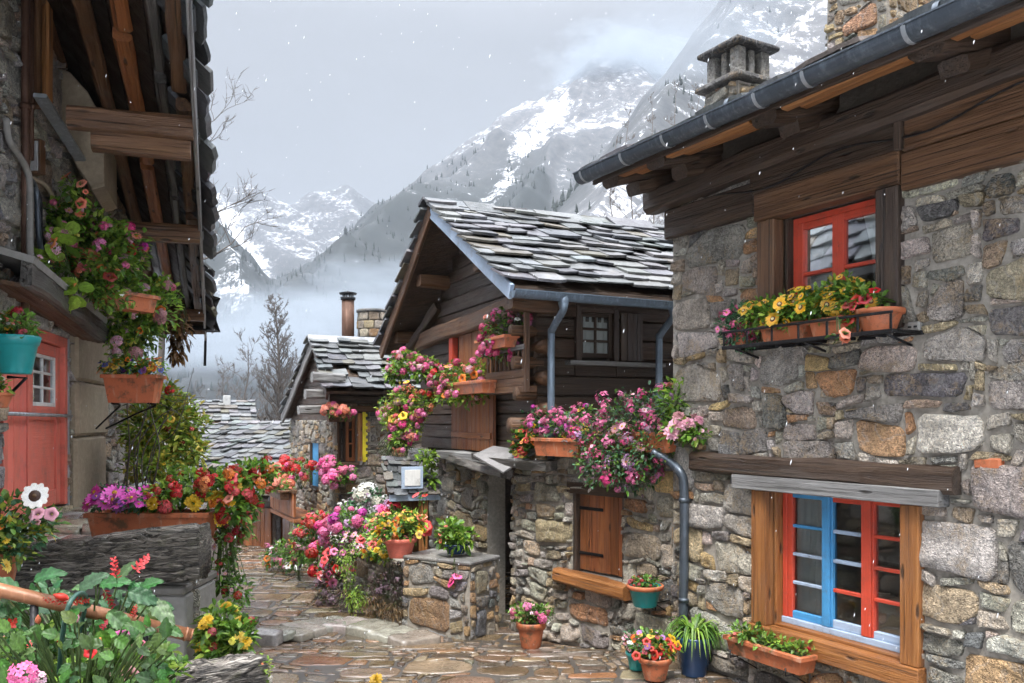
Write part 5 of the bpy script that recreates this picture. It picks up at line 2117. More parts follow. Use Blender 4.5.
def planter_block():
    p1, p2 = P(470, 560, 9.9), P(404, 560, 10.45)
    u = V((p1.x - p2.x, p1.y - p2.y, 0))
    F = Fr((p2.x, p2.y, 0), u)
    if F.n.y > 0:
        F.n = -F.n
    L = u.length
    h = thing('stone_planter', 'square stone block wall with a flat slab top beside the doorway', 'planter wall', F.w(L / 2, -.25, -.5))
    b = MB()
    pal = [((.33, .24, .15), 3), ((.30, .19, .10), 2.5), ((.22, .21, .20), 3), ((.15, .155, .16), 2), ((.26, .22, .17), 2)]
    masonry(b, F, 0, L, -.6, .60, .34, 55, (), h=.03, gap=.014, step=.045, aspect=2.2, mix=((1.0, .6), (.6, .5)), pal=pal)
    S = Fr(F.w(L, 0, 0), -F.n, F.u)
    masonry(b, S, 0, .58, -.6, .60, .34, 56, (), h=.03, gap=.014, step=.05, aspect=2.0, mix=((1.0, .6), (.6, .5)), pal=pal)
    S2 = Fr(F.w(0, 0, -.58), F.n, -F.u)
    masonry(b, S2, 0, .58, -.6, .6, .34, 57, (), h=.03, step=.06, pal=pal)
    b.build('wall', [M['stone'], M['mortar']], h)
    b = MB()
    b.box(F, -.03, L * .52, .60, .645, -.60, .03, 0, (.19, .18, .165), bev=.015)
    b.box(F, L * .525, L + .03, .60, .65, -.60, .03, 0, (.15, .145, .14), bev=.015)
    b.build('top_slab', [M['slate']], h)
    return F, L


FP, FPL = planter_block()


def lane_wall():
    """The low wall behind the flower bank."""
    a, c = FP.w(-.05, 0, -.25), V((-3.0, 13.6, 0))
    F = Fr(a, c - a)
    if F.n.y > 0:
        F.n = -F.n
    L = (c - a).length
    h = thing('low_stone_wall', 'low rubble wall buried in flowers beside the lane', 'wall', F.w(L / 2, -.4, 0))
    b = MB()
    masonry(b, F, 0, L, -.7, .45, .26, 61, (), h=.04, gap=.014, step=.06)
    b.quad(F.w(0, .45, 0), F.w(L, .45, 0), F.w(L, .45, -.5), F.w(0, .45, -.5), 1)
    b.quad(F.w(0, .45, -.5), F.w(L, .45, -.5), F.w(L, -.7, -.5), F.w(0, -.7, -.5), 1)
    b.build('wall', [M['stone_far'], M['mortar']], h)
    return F, L


FW, FWL = lane_wall()


def shelter():
    """The little roofed shrine over the doorway."""
    c = P(409, 480, 12.0)
    F = Fr((c.x, c.y, 0), V((.93, .36, 0)), (.36, -.93))
    h = thing('roofed_shelter', 'tiny roofed shelter with a pale blue panel and an orange post', 'shelter', F.w(0, -.2, 0))
    q = MB()
    a, b_, d, e = F.w(-.36, 1.28, .34), F.w(.34, 1.26, .34), F.w(.40, 1.72, -.16), F.w(-.30, 1.74, -.16)
    slab(q, a, b_, d, e, .03, 1)
    slates(q, a + V((0, 0, .01)), b_ - a, e - a, (b_ - a).length, (e - a).length, .13, (.1, .2), 33, th=.018, lift=.03, edge=.03)
    q.build('shelter_roof', [M['slate_snow_sheen'], M['grey_wood']], h)
    q = MB()
    q.box(F, -.36, .36, 1.19, 1.28, .30, .35, 0)
    q.build('front_rail', [M['pale_blue']], h)
    q = MB()
    q.box(F, -.20, .10, 1.36, 1.66, .36, .39, 0)
    o = q.build('blue_panel', [M['pale_blue']], h)
    q = MB()
    q.box(F, -.16, .06, 1.40, 1.62, .391, .40, 0)
    q.build('panel_face', [M['white_paint']], o)
    for (x, m) in ((.14, 'orange_wood'), (-.30, 'wood')):
        q = MB()
        q.box(F, x - .055, x + .055, -.4, 1.24, .20, .30, 0, bev=.01)
        q.build('post', [M[m]], h)
    q = MB()
    boards(q, F, -.3, .34, -.4, 1.5, -.2, -.17, 5, 3)
    q.build('back_boards', [M['wood']], h)


shelter()


# ------------------------------------------------------------------ the small stone house down the lane
S3, E3 = V((-.453, .891, 0)), V((.891, .453, 0))
W0 = V((-3.45, 15.4, 0)) + E3 * .22
F3E = Fr(W0, E3, -S3)
F3G = Fr(W0, S3, -E3)


def far_house():
    h = thing('small_stone_house', 'small stone house with a patchy slate roof and a yellow edged shutter', 'house', F3E.w(1.5, -.5, -1.5))
    Rr, Vr, Lr = (p - E3 * .10 for p in (P(333, 391, 15.0), P(318, 340, 16.5), P(287, 416, 18.5)))
    LU = 3.6
    b = MB()
    v, v2 = Vr - Rr, Vr - Lr
    slab(b, Rr, Rr + E3 * LU, Vr + E3 * LU, Vr, .06, 1)
    slab(b, Lr, Lr + E3 * LU, Vr + E3 * LU, Vr, .06, 1)
    slates(b, Rr + V((0, 0, .01)), E3, v, LU, v.length, .22, (.18, .42), 41, th=.028, lift=.06, edge=.07, drop=.09)
    slates(b, Lr + V((0, 0, .01)), E3, v2, LU, v2.length, .3, (.3, .6), 42, th=.04, lift=.08, edge=.07)
    slab(b, Vr + (Rr - Vr).normalized() * .22 + V((0, 0, .07)) - E3 * .1, Vr + (Rr - Vr).normalized() * .22 + V((0, 0, .07)) + E3 * LU, Vr + E3 * LU + V((0, 0, .1)), Vr - E3 * .1 + V((0, 0, .1)), .04, 0, (.3, .31, .33))
    b.build('roof', [M['slate_snow_sheen'], M['dark_wood']], h)
    q = MB()
    q.beam(Vr + V((0, 0, -.07)), Rr + V((0, 0, -.08)), .05, .16, rough=.01)
    q.build('barge_board', [M['dark_wood']], h)
    q = MB()
    q.beam(Vr + V((0, 0, -.07)), Lr + V((0, 0, -.07)), .05, .18, rough=.01)
    q.build('barge_board', [M['grey_wood']], h)
    wa, wt = F3E.on(337, 412)
    wb, wbz = F3E.on(357, 462)
    b = MB()
    masonry(b, F3E, 0, 3.3, -.9, 2.62, .24, 81, ((wa, wb, wbz, wt),), h=.035, gap=.014, step=.07, mix=((1, .5), (.6, .6)))
    ga, gt = F3G.on(320.5, 446)
    gb, gz = F3G.on(311, 492)
    masonry(b, F3G, 0, 3.5, -.9, 2.30, .26, 82, ((ga, gb, .95, 1.85),), h=.035, gap=.014, step=.07, mix=((1, .5), (.6, .6)))
    for (a, c) in ((F3G.w(3.5, -.9, 0), F3G.w(3.5, -.9, -3.3)), (F3E.w(3.3, -.9, 0), F3E.w(3.3, -.9, -3.5))):
        b.quad(a, c, c + V((0, 0, 3.2)), a + V((0, 0, 3.2)), 1)
    b.build('wall', [M['stone_far'], M['mortar']], h)
    # gable boards
    b = MB()
    z = 2.25
    rnd = random.Random(6)
    gl = (Vr - F3G.o).dot(S3)
    while z < 3.7:
        k = rnd.uniform(.6, 1.2)
        t = max(0, (z - Rr.z + .1) / (Vr.z - Rr.z))
        t2 = max(0, (z - Lr.z + .1) / (Vr.z - Lr.z))
        ul_ = (Lr - F3G.o).dot(S3)
        ur_ = (Rr - F3G.o).dot(S3)
        a, c = max(0, ur_ + (gl - ur_) * t), min(3.6, ul_ + (gl - ul_) * t2)
        if c - a > .15:
            b.box(F3G, a, c, z, z + .17, -.1, 0, 0, (k, k, k), axis=0)
        z += .18
    b.build('gable_boards', [M['dark_wood']], h)
    for (px, py) in ((322, 378), (315, 394), (308, 410)):
        u, z = F3G.on(px, py, .3)
        q = MB()
        q.beam(F3G.w(u, z, -.1), F3G.w(u, z, .48), .2, .17, rough=.02)
        q.build('purlin_end', [M['grey_wood']], h)
    q = MB()
    q.beam(F3E.w(-.1, 2.68, .02), F3E.w(3.3, 2.68, .02), .16, .16, rough=.02)
    q.build('wall_plate', [M['dark_wood']], h)
    # window with its folded shutter
    q = MB()
    q.box(F3E, wa - .05, wb + .35, wt, wt + .12, -.1, .06, 0)
    q.box(F3E, wa - .03, wb + .02, wbz - .05, wbz, -.1, .08, 0)
    q.box(F3E, wa, wa + .05, wbz, wt, -.16, -.04, 0)
    w = q.build('window', [M['wood']], h)
    sash(w, F3E, (wa + wb) / 2, wb - .01, wbz + .01, wt - .01, -.12, 3, 1, (M['red_wood'],) * 5, w=.06, d=.04, mw=.03)
    sash(w, F3E, wa + .05, (wa + wb) / 2 - .002, wbz + .01, wt - .01, -.12, 3, 1, (M['dark_wood'],) * 5, w=.05, d=.04, mw=.03)
    room(w, F3E, wa, wb, wbz, wt, .5, -.24, 0.0)
    q = MB()
    q.box(F3E, wb + .0, wb + .09, wbz + .02, wt - .02, .02, .05, 0)
    q.box(F3E, wb + .09, wb + .15, wbz, wt, .02, .06, 1)
    for i in range(8):
        z = wbz + .03 + (wt - wbz - .06) * i / 7.5
        q.box(F3E, wb + .15, wb + .185, z, z + .055, .02, .058, 1)
    q.build('shutter', [M['orange_wood'], M['yellow_paint']], w)
    # doorway window with blue curtain
    q = MB()
    q.box(F3G, ga, gb, .93, 1.0, -.2, .03, 0)
    q.box(F3G, ga, ga + .05, 1.0, 1.85, -.2, .03, 0)
    q.box(F3G, gb - .05, gb, 1.0, 1.85, -.2, .03, 0)
    w = q.build('window', [M['dark_wood']], h)
    c = MB()
    c.quad(F3G.w(ga + .05, 1.0, -.02), F3G.w(gb - .05, 1.0, -.02), F3G.w(gb - .05, 1.85, -.02), F3G.w(ga + .05, 1.85, -.02))
    c.build('blue_blind', [M['blue_paint']], w)
    # balcony of red boards
    q = MB()
    q.box(F3G, .45, 2.6, .40, .47, 0, .62, 0)
    boards(q, F3G, .45, 2.6, .5, .95, .58, .62, 12, 9)
    o = q.build('balcony', [M['red_wood']], h)
    q = MB()
    q.box(F3G, .42, 2.63, .95, 1.01, .56, .64, 0)
    q.build('balcony_rail', [M['wood']], o)
    q = MB()
    q.box(F3G, .5, .6, -.9, .4, .5, .6, 0)
    q.build('balcony_post', [M['concrete']], o)
    q = MB()
    boards(q, F3G, 1.0, 2.2, -.9, .36, .02, .06, 6, 2)
    q.build('door', [M['red_wood']], h)
    # chimneys
    c = P(348, 330, 17.2)
    q = MB()
    q.tube([c + V((0, 0, -.5)), V((c.x, c.y, P(348, 299, 17.2).z))], .125, 16)
    o = q.build('metal_chimney', [M['rust']], h)
    q = MB()
    z = P(348, 299, 17.2).z
    q.lathe((c.x, c.y, z - .02), [(.15, 0), (.155, .05)], 16)
    for i in range(6):
        a = i * math.pi / 3
        q.tube([V((c.x + .1 * math.cos(a), c.y + .1 * math.sin(a), z)), V((c.x + .1 * math.cos(a), c.y + .1 * math.sin(a), z + .1))], .014, 5)
    q.lathe((c.x, c.y, z + .09), [(.17, 0), (.18, .03), (.02, .07)], 16)
    q.build('chimney_cowl', [M['iron']], o)
    c = P(374, 330, 17.4)
    q = MB()
    rnd = random.Random(8)
    for k in range(5):
        for i in range(9):
            a = (i + k * .5) * 2 * math.pi / 9
            f = Fr((c.x + .3 * math.cos(a), c.y + .3 * math.sin(a), c.z - .5 + k * .17), (-math.sin(a), math.cos(a)), (math.cos(a), math.sin(a)))
            add_stone(q, [(-.1, 0), (.1, 0), (.1, .155), (-.1, .155)], lambda x, y, z, f=f: f.w(x, y, z), .03, rnd, .08)
    q.lathe((c.x, c.y, c.z - .6), [(.28, 0), (.28, .95)], 16, 1)
    q.lathe((c.x, c.y, c.z + .35), [(.36, 0), (.36, .05), (.1, .06)], 16, 0, (.2, .2, .2))
    q.build('round_chimney', [M['stone_far'], M['mortar']], h)
    return h


far_house()


# ------------------------------------------------------------------ low barn and the roofs beyond
def barn():
    b_, c = P(268, 499, 18.2), P(294, 427, 21.8)
    a = b_ + V((-5.2, 2.6, 0))
    d = a + c - b_
    h = thing('low_barn', 'low barn with a wide wet slate roof and brown board doors', 'barn', V(((a.x + b_.x) / 2, 20, -.6)))
    q = MB()
    slab(q, a, b_, c, d, .07, 1)
    u = b_ - a
    v = (c - b_)
    v = v - u.normalized() * v.dot(u.normalized())
    slates(q, a + V((0, 0, .02)), u, v, u.length + .5, v.length, .24, (.18, .42), 51, th=.028, lift=.05, edge=.06)
    bk = V((0, 3.0, -1.7))
    slab(q, d, c, c + bk, d + bk, .07, 0, (.2, .2, .2))
    q.build('roof', [M['slate_bare'], M['dark_wood']], h)
    F = Fr((a.x + .1, a.y + .5, 0), u)
    if F.n.y > 0:
        F.n = -F.n
    L = u.length
    q = MB()
    boards(q, F, 0, L - .1, -.9, a.z - .12, -.05, 0, 9, 5, vertical=False)
    S = Fr(F.w(L - .1, 0, 0), V((.12, 1, 0)))
    if S.n.x < 0:
        S.n = -S.n
    boards(q, S, 0, 3.5, -.9, .55, -.05, 0, 6, 7, vertical=False)
    q.build('timber_wall', [M['dark_wood']], h)
    q = MB()
    boards(q, F, L - 1.0, L - .2, -.85, .35, .0, .04, 5, 2)
    q.build('door', [M['red_wood']], h)
    q = MB()
    boards(q, S, .3, 1.4, -.85, .4, .0, .04, 6, 12)
    q.build('door', [M['red_wood']], h)


barn()


def cottage(name, label, c, w, d, hw, hr, rot, chim=None):
    c = V(c)
    F = Fr(c - V((math.cos(rot), math.sin(rot), 0)) * w / 2, V((math.cos(rot), math.sin(rot), 0)), (math.sin(rot), -math.cos(rot)))
    F.o.z = c.z
    h = thing(name, label, 'house', c)
    q = MB()
    for (f0, n0) in ((0, 0), (0, -d)):
        q.quad(F.w(0, -2, n0), F.w(w, -2, n0), F.w(w, hw, n0), F.w(0, hw, n0))
    for u in (0, w):
        q.add([F.w(u, -2, 0), F.w(u, -2, -d), F.w(u, hw, -d), F.w(u, hw + hr * .92, -d / 2), F.w(u, hw, 0)], [(0, 1, 2, 3, 4)])
    q.build('wall', [M['dark_wood']], h)
    q = MB()
    o = .35
    e = hr * o / (d / 2)
    A, B, C_, D_ = F.w(-o, hw - e, o), F.w(w + o, hw - e, o), F.w(w + o, hw + hr, -d / 2), F.w(-o, hw + hr, -d / 2)
    slab(q, A, B, C_, D_, .08, 1)
    slates(q, A, B - A, D_ - A, (B - A).length, (D_ - A).length, .35, (.3, .7), int(w * 77), th=.05, lift=.08)
    A2, B2 = F.w(-o, hw - e, -d - o), F.w(w + o, hw - e, -d - o)
    slab(q, A2, B2, C_, D_, .08, 0, (.2, .2, .2))
    q.build('roof', [M['slate_snow_sheen'], M['dark_wood']], h)
    for u in (w * .3, w * .7):
        q = MB()
        q.box(F, u - .3, u + .3, hw * .3, hw * .75, .0, .04, 0)
        wd_ = q.build('window', [M['wood']], h)
        q = MB()
        q.box(F, u - .23, u + .23, hw * .3 + .07, hw * .75 - .07, .041, .05, 0)
        q.build('pane', [M['dark']], wd_)
    if chim:
        q = MB()
        q.box(F, chim, chim + .35, hw * .6, hw + hr + .3, -d * .35 - .45, -d * .35, 0, (.5, .5, .5), bev=.03)
        q.build('chimney', [M['white_paint']], h)


cottage('hill_cottage', 'grey roofed cottage farthest down the valley with a pale chimney', (-14.2, 40, .4), 3.4, 3.5, 1.8, 1.0, .35, 2.3)
cottage('hill_cottage', 'squat dark cottage with a slate roof just above the barn roof', (-10.6, 35, .2), 2.4, 3.0, 1.2, .8, -.15)

# ------------------------------------------------------------------ the tall house across the lane, with its great eaves
FL = Fr((-3.877, 6.5, 0), (-.25, .968), (.968, .25))
TZ0 = 1.50      # its terrace


def eaves_house():
    F = FL
    h = thing('eaves_house', 'shaded stone house with a faded red door under a huge timber eave', 'house', F.w(1, TZ0, -1.5))
    d0, d1 = F.on(-2, 420)[0], F.on(63, 420)[0]
    dz0, dz1 = 1.5, 3.08

    def W(px, py, off=.06):
        return F.w(*F.on(px, py, off), off)
    ue = F.on(131, 420)[0]
    b = MB()
    masonry(b, F, -3.2, ue, 1.2, 6.6, .32, 101, ((d0, d1, dz0 - .02, dz1),), h=.05, gap=.018, step=.05, flat=.8, rag=.007,
            pal=[((.36, .34, .31), 4), ((.30, .285, .26), 4), ((.40, .365, .31), 3), ((.20, .195, .19), 2), ((.36, .28, .20), 2)])
    masonry(b, Fr(F.w(ue, 0, 0), -F.n, F.u), 0, 4.0, .0, 6.0, .4, 103, (), step=.12)
    b.build('wall', [M['stone'], M['mortar']], h)
    # dressed pier and its cap beside the door
    pa, pb = F.on(64, 420, .0)[0], F.on(103, 420, .05)[0]
    q = MB()
    z = 1.42
    rnd = random.Random(2)
    for hh in (.72, .55, .64):
        q.box(F, pa + rnd.uniform(.03, .07), pb - rnd.uniform(0, .06), z, z + hh - .012, -.05, .095 + rnd.uniform(0, .03), 0, (rnd.uniform(.85, 1.1),) * 3, bev=.03)
        z += hh
    q.build('door_pier', [M['tan_stone']], h)
    # the door: a glazed leaf and a plain one in a red frame
    q = MB()
    q.box(F, d0, d1, dz1 - .09, dz1, -.16, .04, 0)
    q.box(F, d1 - .09, d1, dz0, dz1 - .09, -.16, .04, 0)
    q.box(F, d0, d0 + .09, dz0, dz1 - .09, -.16, .04, 0)
    fr = q.build('door', [M['door_paint']], h)
    um = F.on(28, 420)[0]
    q = MB()
    boards(q, F, d0 + .09, um - .01, dz0 + .02, dz1 - .10, -.05, -.01, 4, 3)
    q.build('door_leaf', [M['door_paint']], fr)
    a, c = um + .01, d1 - .095
    q = MB()
    gz = 2.42
    q.box(F, a, a + .13, dz0 + .02, dz1 - .10, -.05, .0, 0)
    q.box(F, c - .13, c, dz0 + .02, dz1 - .10, -.05, .0, 0)
    q.box(F, a + .13, c - .13, gz - .12, gz, -.05, -.002, 0)
    q.box(F, a + .13, c - .13, dz0 + .02, dz0 + .16, -.05, -.002, 0)
    q.box(F, a + .13, c - .13, dz1 - .20, dz1 - .10, -.05, -.002, 0)
    q.box(F, a + .13, c - .13, dz0 + .16, gz - .12, -.045, -.02, 0)
    lf = q.build('door_leaf', [M['door_paint']], fr)
    sash(lf, F, a + .13, c - .13, gz, dz1 - .20, -.045, 3, 2, (M['white_paint'],) * 5, w=.03, d=.035, mw=.022)
    room(lf, F, d0, d1, dz0, dz1, .5, -.26)
    q = MB()
    z = F.on(30, 414, .06)[1]
    q.tube([F.w(d0, z, .05), F.w(d1 + .12, z - .01, .05)], .016, 8)
    q.box(F, d1 + .06, d1 + .14, z - .06, z + .05, .0, .05, 0)
    q.build('door_bar', [M['pale_metal']], fr)
    q = MB()
    q.box(F, d1 + .005, d1 + .04, 1.45, dz1, -.05, .05, 0)
    q.build('door_jamb', [M['pale_metal']], h)
    # porch canopy
    f0, f1 = W(26, 272, .32), W(105, 333, .32)
    ca, cb = F.on(26, 281, .32)[0], F.on(105, 347, .32)[0]
    q = MB()
    for i in range(7):
        n0 = i * .09
        k = rnd.uniform(.6, 1.1)
        q.beam(f0 - F.n * (.05 + n0 * .5) - V((0, 0, .09 - n0 * .1)), f1 - F.n * (.05 + n0 * .5) - V((0, 0, .09 - n0 * .1)), .05, .03, 0, (k, k, k), rough=.003)
    q.build('canopy_boards', [M['wood']], h)
    q = MB()
    q.beam(f0, f1, .08, .19, rough=.02)
    q.build('canopy_fascia', [M['bark_wood']], h)
    q = MB()
    up = V((0, 0, 1))
    slab(q, f0 + F.n * .06 + up * .11, f1 + F.n * .06 + up * .11, f1 - F.n * .34 + up * .22, f0 - F.n * .34 + up * .22, .05)
    q.build('canopy_slab', [M['concrete']], h)
    # leaning stone corbel
    Y = 8.0
    ol = [(52, 66), (70, 72), (88, 92), (104, 122), (105, 186), (92, 190), (76, 166), (54, 118)]
    q = MB()
    fa = [P(x, y, Y) for x, y in ol]
    fb = [p + V((-.28, .85, .0)) for p in fa]
    m = len(ol)
    ctr = sum(fa, V()) / m
    fin = [p.lerp(ctr, .05) + V((.01, -.02, 0)) for p in fa]
    q.add(fin + fa + fb, [tuple(range(m))] + [(i, (i + 1) % m, m + (i + 1) % m, m + i) for i in range(m)] + [(m + i, m + (i + 1) % m, 2 * m + (i + 1) % m, 2 * m + i) for i in range(m)] + [tuple(2 * m + i for i in range(m))])
    q.build('stone_corbel', [M['tan_stone']], h)
    q = MB()
    q.beam(W(40, 95, .2), W(108, 203, .2), .10, .035, rough=.004)
    q.build('metal_flashing', [M['pale_metal']], h)
    # posts, pipes, conduits
    for (px, m, r) in ((44, 'orange_wood', .055), (37, 'wood', .03)):
        q = MB()
        q.beam(W(px, 108, .12), V((*W(px, 108, .12).xy, 6.8)), r * 2, r * 2, rough=.008)
        q.build('timber_post', [M[m]], h)
    for (px, y1, r) in ((25.5, 342, .032), (31, 160, .022)):
        q = MB()
        q.tube([V((*W(px, 100, .1).xy, 6.6)), W(px, 100, .1), V((*W(px, 100, .1).xy, W(px, y1, .1).z))], r, 10)
        o = q.build('pipe', [M['rust']], h)
        q = MB()
        q.tube([W(px, 104, .1), W(px, 104, .1) - V((0, 0, .04))], r * 1.35, 10)
        q.build('pipe_collar', [M['rust']], o)
    for pts, r, m in (([(6, 118), (10, 142), (22, 160), (29, 178), (30, 210), (30, 250), (34, 268)], .026, 'concrete'), ([(28, 176), (36, 190), (38, 225), (42, 252), (52, 270), (56, 282)], .022, 'gutter'),
                      ([(32, 178), (46, 186), (56, 206), (60, 232)], .018, 'tan_stone'), ([(30, 180), (40, 198), (41, 232), (48, 260), (50, 292)], .016, 'iron')):
        q = MB()
        q.tube(bez([W(x, y, .10 + .01 * i) for i, (x, y) in enumerate(pts)], 6), r, 8)
        q.build('conduit', [M[m]], h)
    B = Fr(W(38, 158, .12), V((1, -.12, 0)))
    B.o.z = 0
    z = W(38, 158, .12).z
    q = MB()
    q.box(B, -.055, .055, z - .14, z + .14, -.02, .05, 0)
    o = q.build('meter_box', [M['wood']], h)
    q = MB()
    q.box(B, -.04, .04, z - .12, z + .12, .051, .06, 0, (.6, .6, .62))
    q.build('meter_lid', [M['white_paint']], o)
    # -------- the great eave
    O0, O1 = V((-1.877, 5.0, 4.77)), V((-4.665, 13.0, 3.60))
    D = O1 - O0
    IN = V((-.95, -.33, 1.12))           # from the eave edge back toward the wall

    def ev(t, k, dz=0.0):
        return O0 + D * t + IN * k + V((0, 0, dz))
    b = MB()
    ks = np.linspace(0.02, 1.75, 13)
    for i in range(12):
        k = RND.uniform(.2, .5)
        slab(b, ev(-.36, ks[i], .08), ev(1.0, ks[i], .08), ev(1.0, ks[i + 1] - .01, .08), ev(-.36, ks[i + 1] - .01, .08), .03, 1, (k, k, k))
    slates(b, ev(-.36, -.015, .09), D, IN, D.length * 1.36, 2.4, .3, (.3, .6), 110, th=.04, lift=.05, edge=.1, over=.5)
    rnd = random.Random(77)
    for i in range(46):              # ragged slate ends along the edge, seen from the side
        t = -.30 + 1.3 * i / 46
        if rnd.random() < .4:
            continue
        o = ev(t, .0 + rnd.uniform(-.015, .03), .03 + rnd.uniform(-.03, .03))
        l = D.normalized() * rnd.uniform(.14, .3)
        slab(b, o, o + l, o + l + IN * .2, o + IN * .2, .035, 0, pick(rnd, [((.045, .05, .055), 2), ((.075, .08, .09), 2)]))
    b.build('roof', [M['slate'], M['dark_wood']], h)
    q = MB()
    q.beam(ev(-.36, .02, -.05), ev(1.0, .02, -.05), .03, .20, rough=.006, seg=14)
    q.build('eave_board', [M['grey_wood']], h)
    q = MB()
    q.beam(ev(.98, .02, -.1), ev(1.0, .03, -.5), .04, .04)
    q.build('hanging_strap', [M['iron']], h)
    for (k, w, hh, m) in ((.10, .12, .10, 'wood'), (.25, .08, .12, 'bark_wood'), (.50, .13, .13, 'red_wood'), (.80, .13, .13, 'wood'), (1.25, .12, .13, 'wood')):
        for (t0, t1) in ((-.34, .15), (.17, .42), (.44, .98)):
            q = MB()
            j = rnd.uniform(-.02, .02)
            q.beam(ev(t0, k + j, -.02), ev(t1, k - j, -.02), w, hh, rough=.016, taper=.85)
            q.build('rafter', [M[m]], h)
    for (t, hh, k0, k1) in ((.165, .15, .03, .86), (.178, .15, .05, .72), (.43, .17, .02, .9), (.80, .15, .02, 1.2)):
        q = MB()
        e_ = ev(t, k0, -.16 - (.13 if t == .178 else 0))
        q.beam(e_, e_ + V((-.95, -.33, 0)) * (k1 - k0), .16, hh, rough=.012)
        q.build('cross_beam', [M['wood']], h)
    # the timber gallery that closes the far end
    G = Fr(P(128, 420, 12.2), V((1, -.05, 0)))
    G.o.z = 0

    def gp(px, py):
        return G.on(px, py)
    g = MB()
    u0, zt = gp(124, 232)
    u1, zb = gp(203, 334)
    ut, zt2 = gp(203, 150)
    wins = [gp(150, 245) + gp(165, 290), gp(172, 240) + gp(193, 284)]
    boards(g, G, u0, u1, zb, zb + .62, -.08, 0, 4, 8, vertical=False)

    def gtop(u):                     # under the slope of the roof
        return 3.58 + 1.15 * max(0, -4.46 - (G.o.x + u)) / .95
    for i in range(10):
        a, c = u0 + (u1 - u0) * i / 10, u0 + (u1 - u0) * (i + 1) / 10
        if gtop(c) > zt + .05:
            k = .7 + .05 * ((i * 7) % 9)
            g.box(G, a + .003, c - .003, zt + .02, gtop(c), -.08, 0, 0, (k, k, k), axis=1)
    gal = g.build('gallery', [M['dark_wood']], h)
    q = MB()
    q.box(G, u0, max(u0 + .2, min(u1, -4.46 - G.o.x - (zt + .12 - 3.58) * .95 / 1.15)), zt - .02, zt + .10, .055, .14, 0)
    q.build('gallery_rail', [M['orange_wood']], gal)
    for px in (127, 148, 167, 184, 200):
        q = MB()
        u = gp(px, 300)[0]
        q.box(G, u - .05, u + .05, zb, min(zt, gtop(u + .05)), -.05, .06, 0, bev=.012)
        q.build('gallery_post', [M['wood']], gal)
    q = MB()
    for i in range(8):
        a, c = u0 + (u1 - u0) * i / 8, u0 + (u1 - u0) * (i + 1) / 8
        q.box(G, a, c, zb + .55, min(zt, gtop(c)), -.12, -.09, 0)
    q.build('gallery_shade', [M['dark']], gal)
    for (px0, px1) in ((130, 146), (150, 165), (170, 182), (187, 198)):
        a, c = gp(px0, 260)[0], gp(px1, 260)[0]
        sash(gal, G, a, c, zb + .66, max(zb + .8, min(zt - .14, gtop(c) - .05)), -.06, 3, 2, (M['wood'],) * 5, w=.035, d=.03, mw=.018)
    # a wire across to the valley
    return h


eaves_house()


def terrace():
    h = thing('stone_terrace', 'raised stone terrace with grey slab edge in front of the faded red door', 'terrace', (-3.4, 8, 0))
    q = MB()
    pl = [(-5.4, 12.0), (-6.2, 11.0), (-4.2, 4.9), (-3.9, 6.12), (-2.32, 6.12), (-3.45, 9.5), (-3.9, 12.0)]
    m = len(pl)
    vs = [V((x, y, 1.34)) for x, y in pl] + [V((x, y, -.6)) for x, y in pl]
    q.add(vs, [tuple(range(m)), tuple(m + i for i in range(m))] + [(i, (i + 1) % m, m + (i + 1) % m, m + i) for i in range(m)], 1)
    F = Fr((-3.9, 6.1, 0), (1, 0), (0, -1))
    masonry(q, F, 0, 1.56, -.4, 1.02, .34, 120, (), h=.05, gap=.016, step=.04)
    S = Fr((-2.32, 6.12, 0), (-1.13, 3.38), (1, .33))
    masonry(q, S, 0, 3.5, -.4, 1.3, .34, 121, (), h=.05, gap=.016, step=.06)
    q.build('terrace_wall', [M['stone'], M['mortar']], h)
    # flags on top
    q = MB()
    rnd = random.Random(12)
    for p in cells(-5.6, -2.3, 6.0, 11.8, .5, rnd, 1.0, .014):
        cx = sum(a for a, _ in p) / len(p)
        cy = sum(a for _, a in p) / len(p)
        if cx > -2.3 - max(0, cy - 6.1) * .335 - .15:
            continue
        add_stone(q, p, lambda x, y, z: V((x, y, 1.335 + .075 * sm(6.5, 8.0, y) + z)), .03, rnd, .1, 0, [((.25, .22, .18), 2), ((.2, .19, .18), 2), ((.28, .25, .2), 1)], flat=.3)
    q.build('terrace_flags', [M['path']], h)
    q = MB()
    G = Fr((0, 6.1, 0), (1, 0), (0, -1))
    q.box(G, -2.52, -2.30, .20, 1.06, -.5, .10, 0, bev=.012)
    q.build('corner_block', [M['concrete']], h)
    q = MB()
    q.box(G, -3.4, -2.30, 1.065, 1.13, -.55, .13, 0, (.7, .68, .66), bev=.015)
    q.build('edge_slab', [M['concrete']], h)
    q = MB()
    q.box(G, -3.2, -2.54, .62, 1.05, -.1, .105, 0, (.5, .5, .5), bev=.02)
    q.build('edge_slab', [M['concrete']], h)
    return h


terrace()


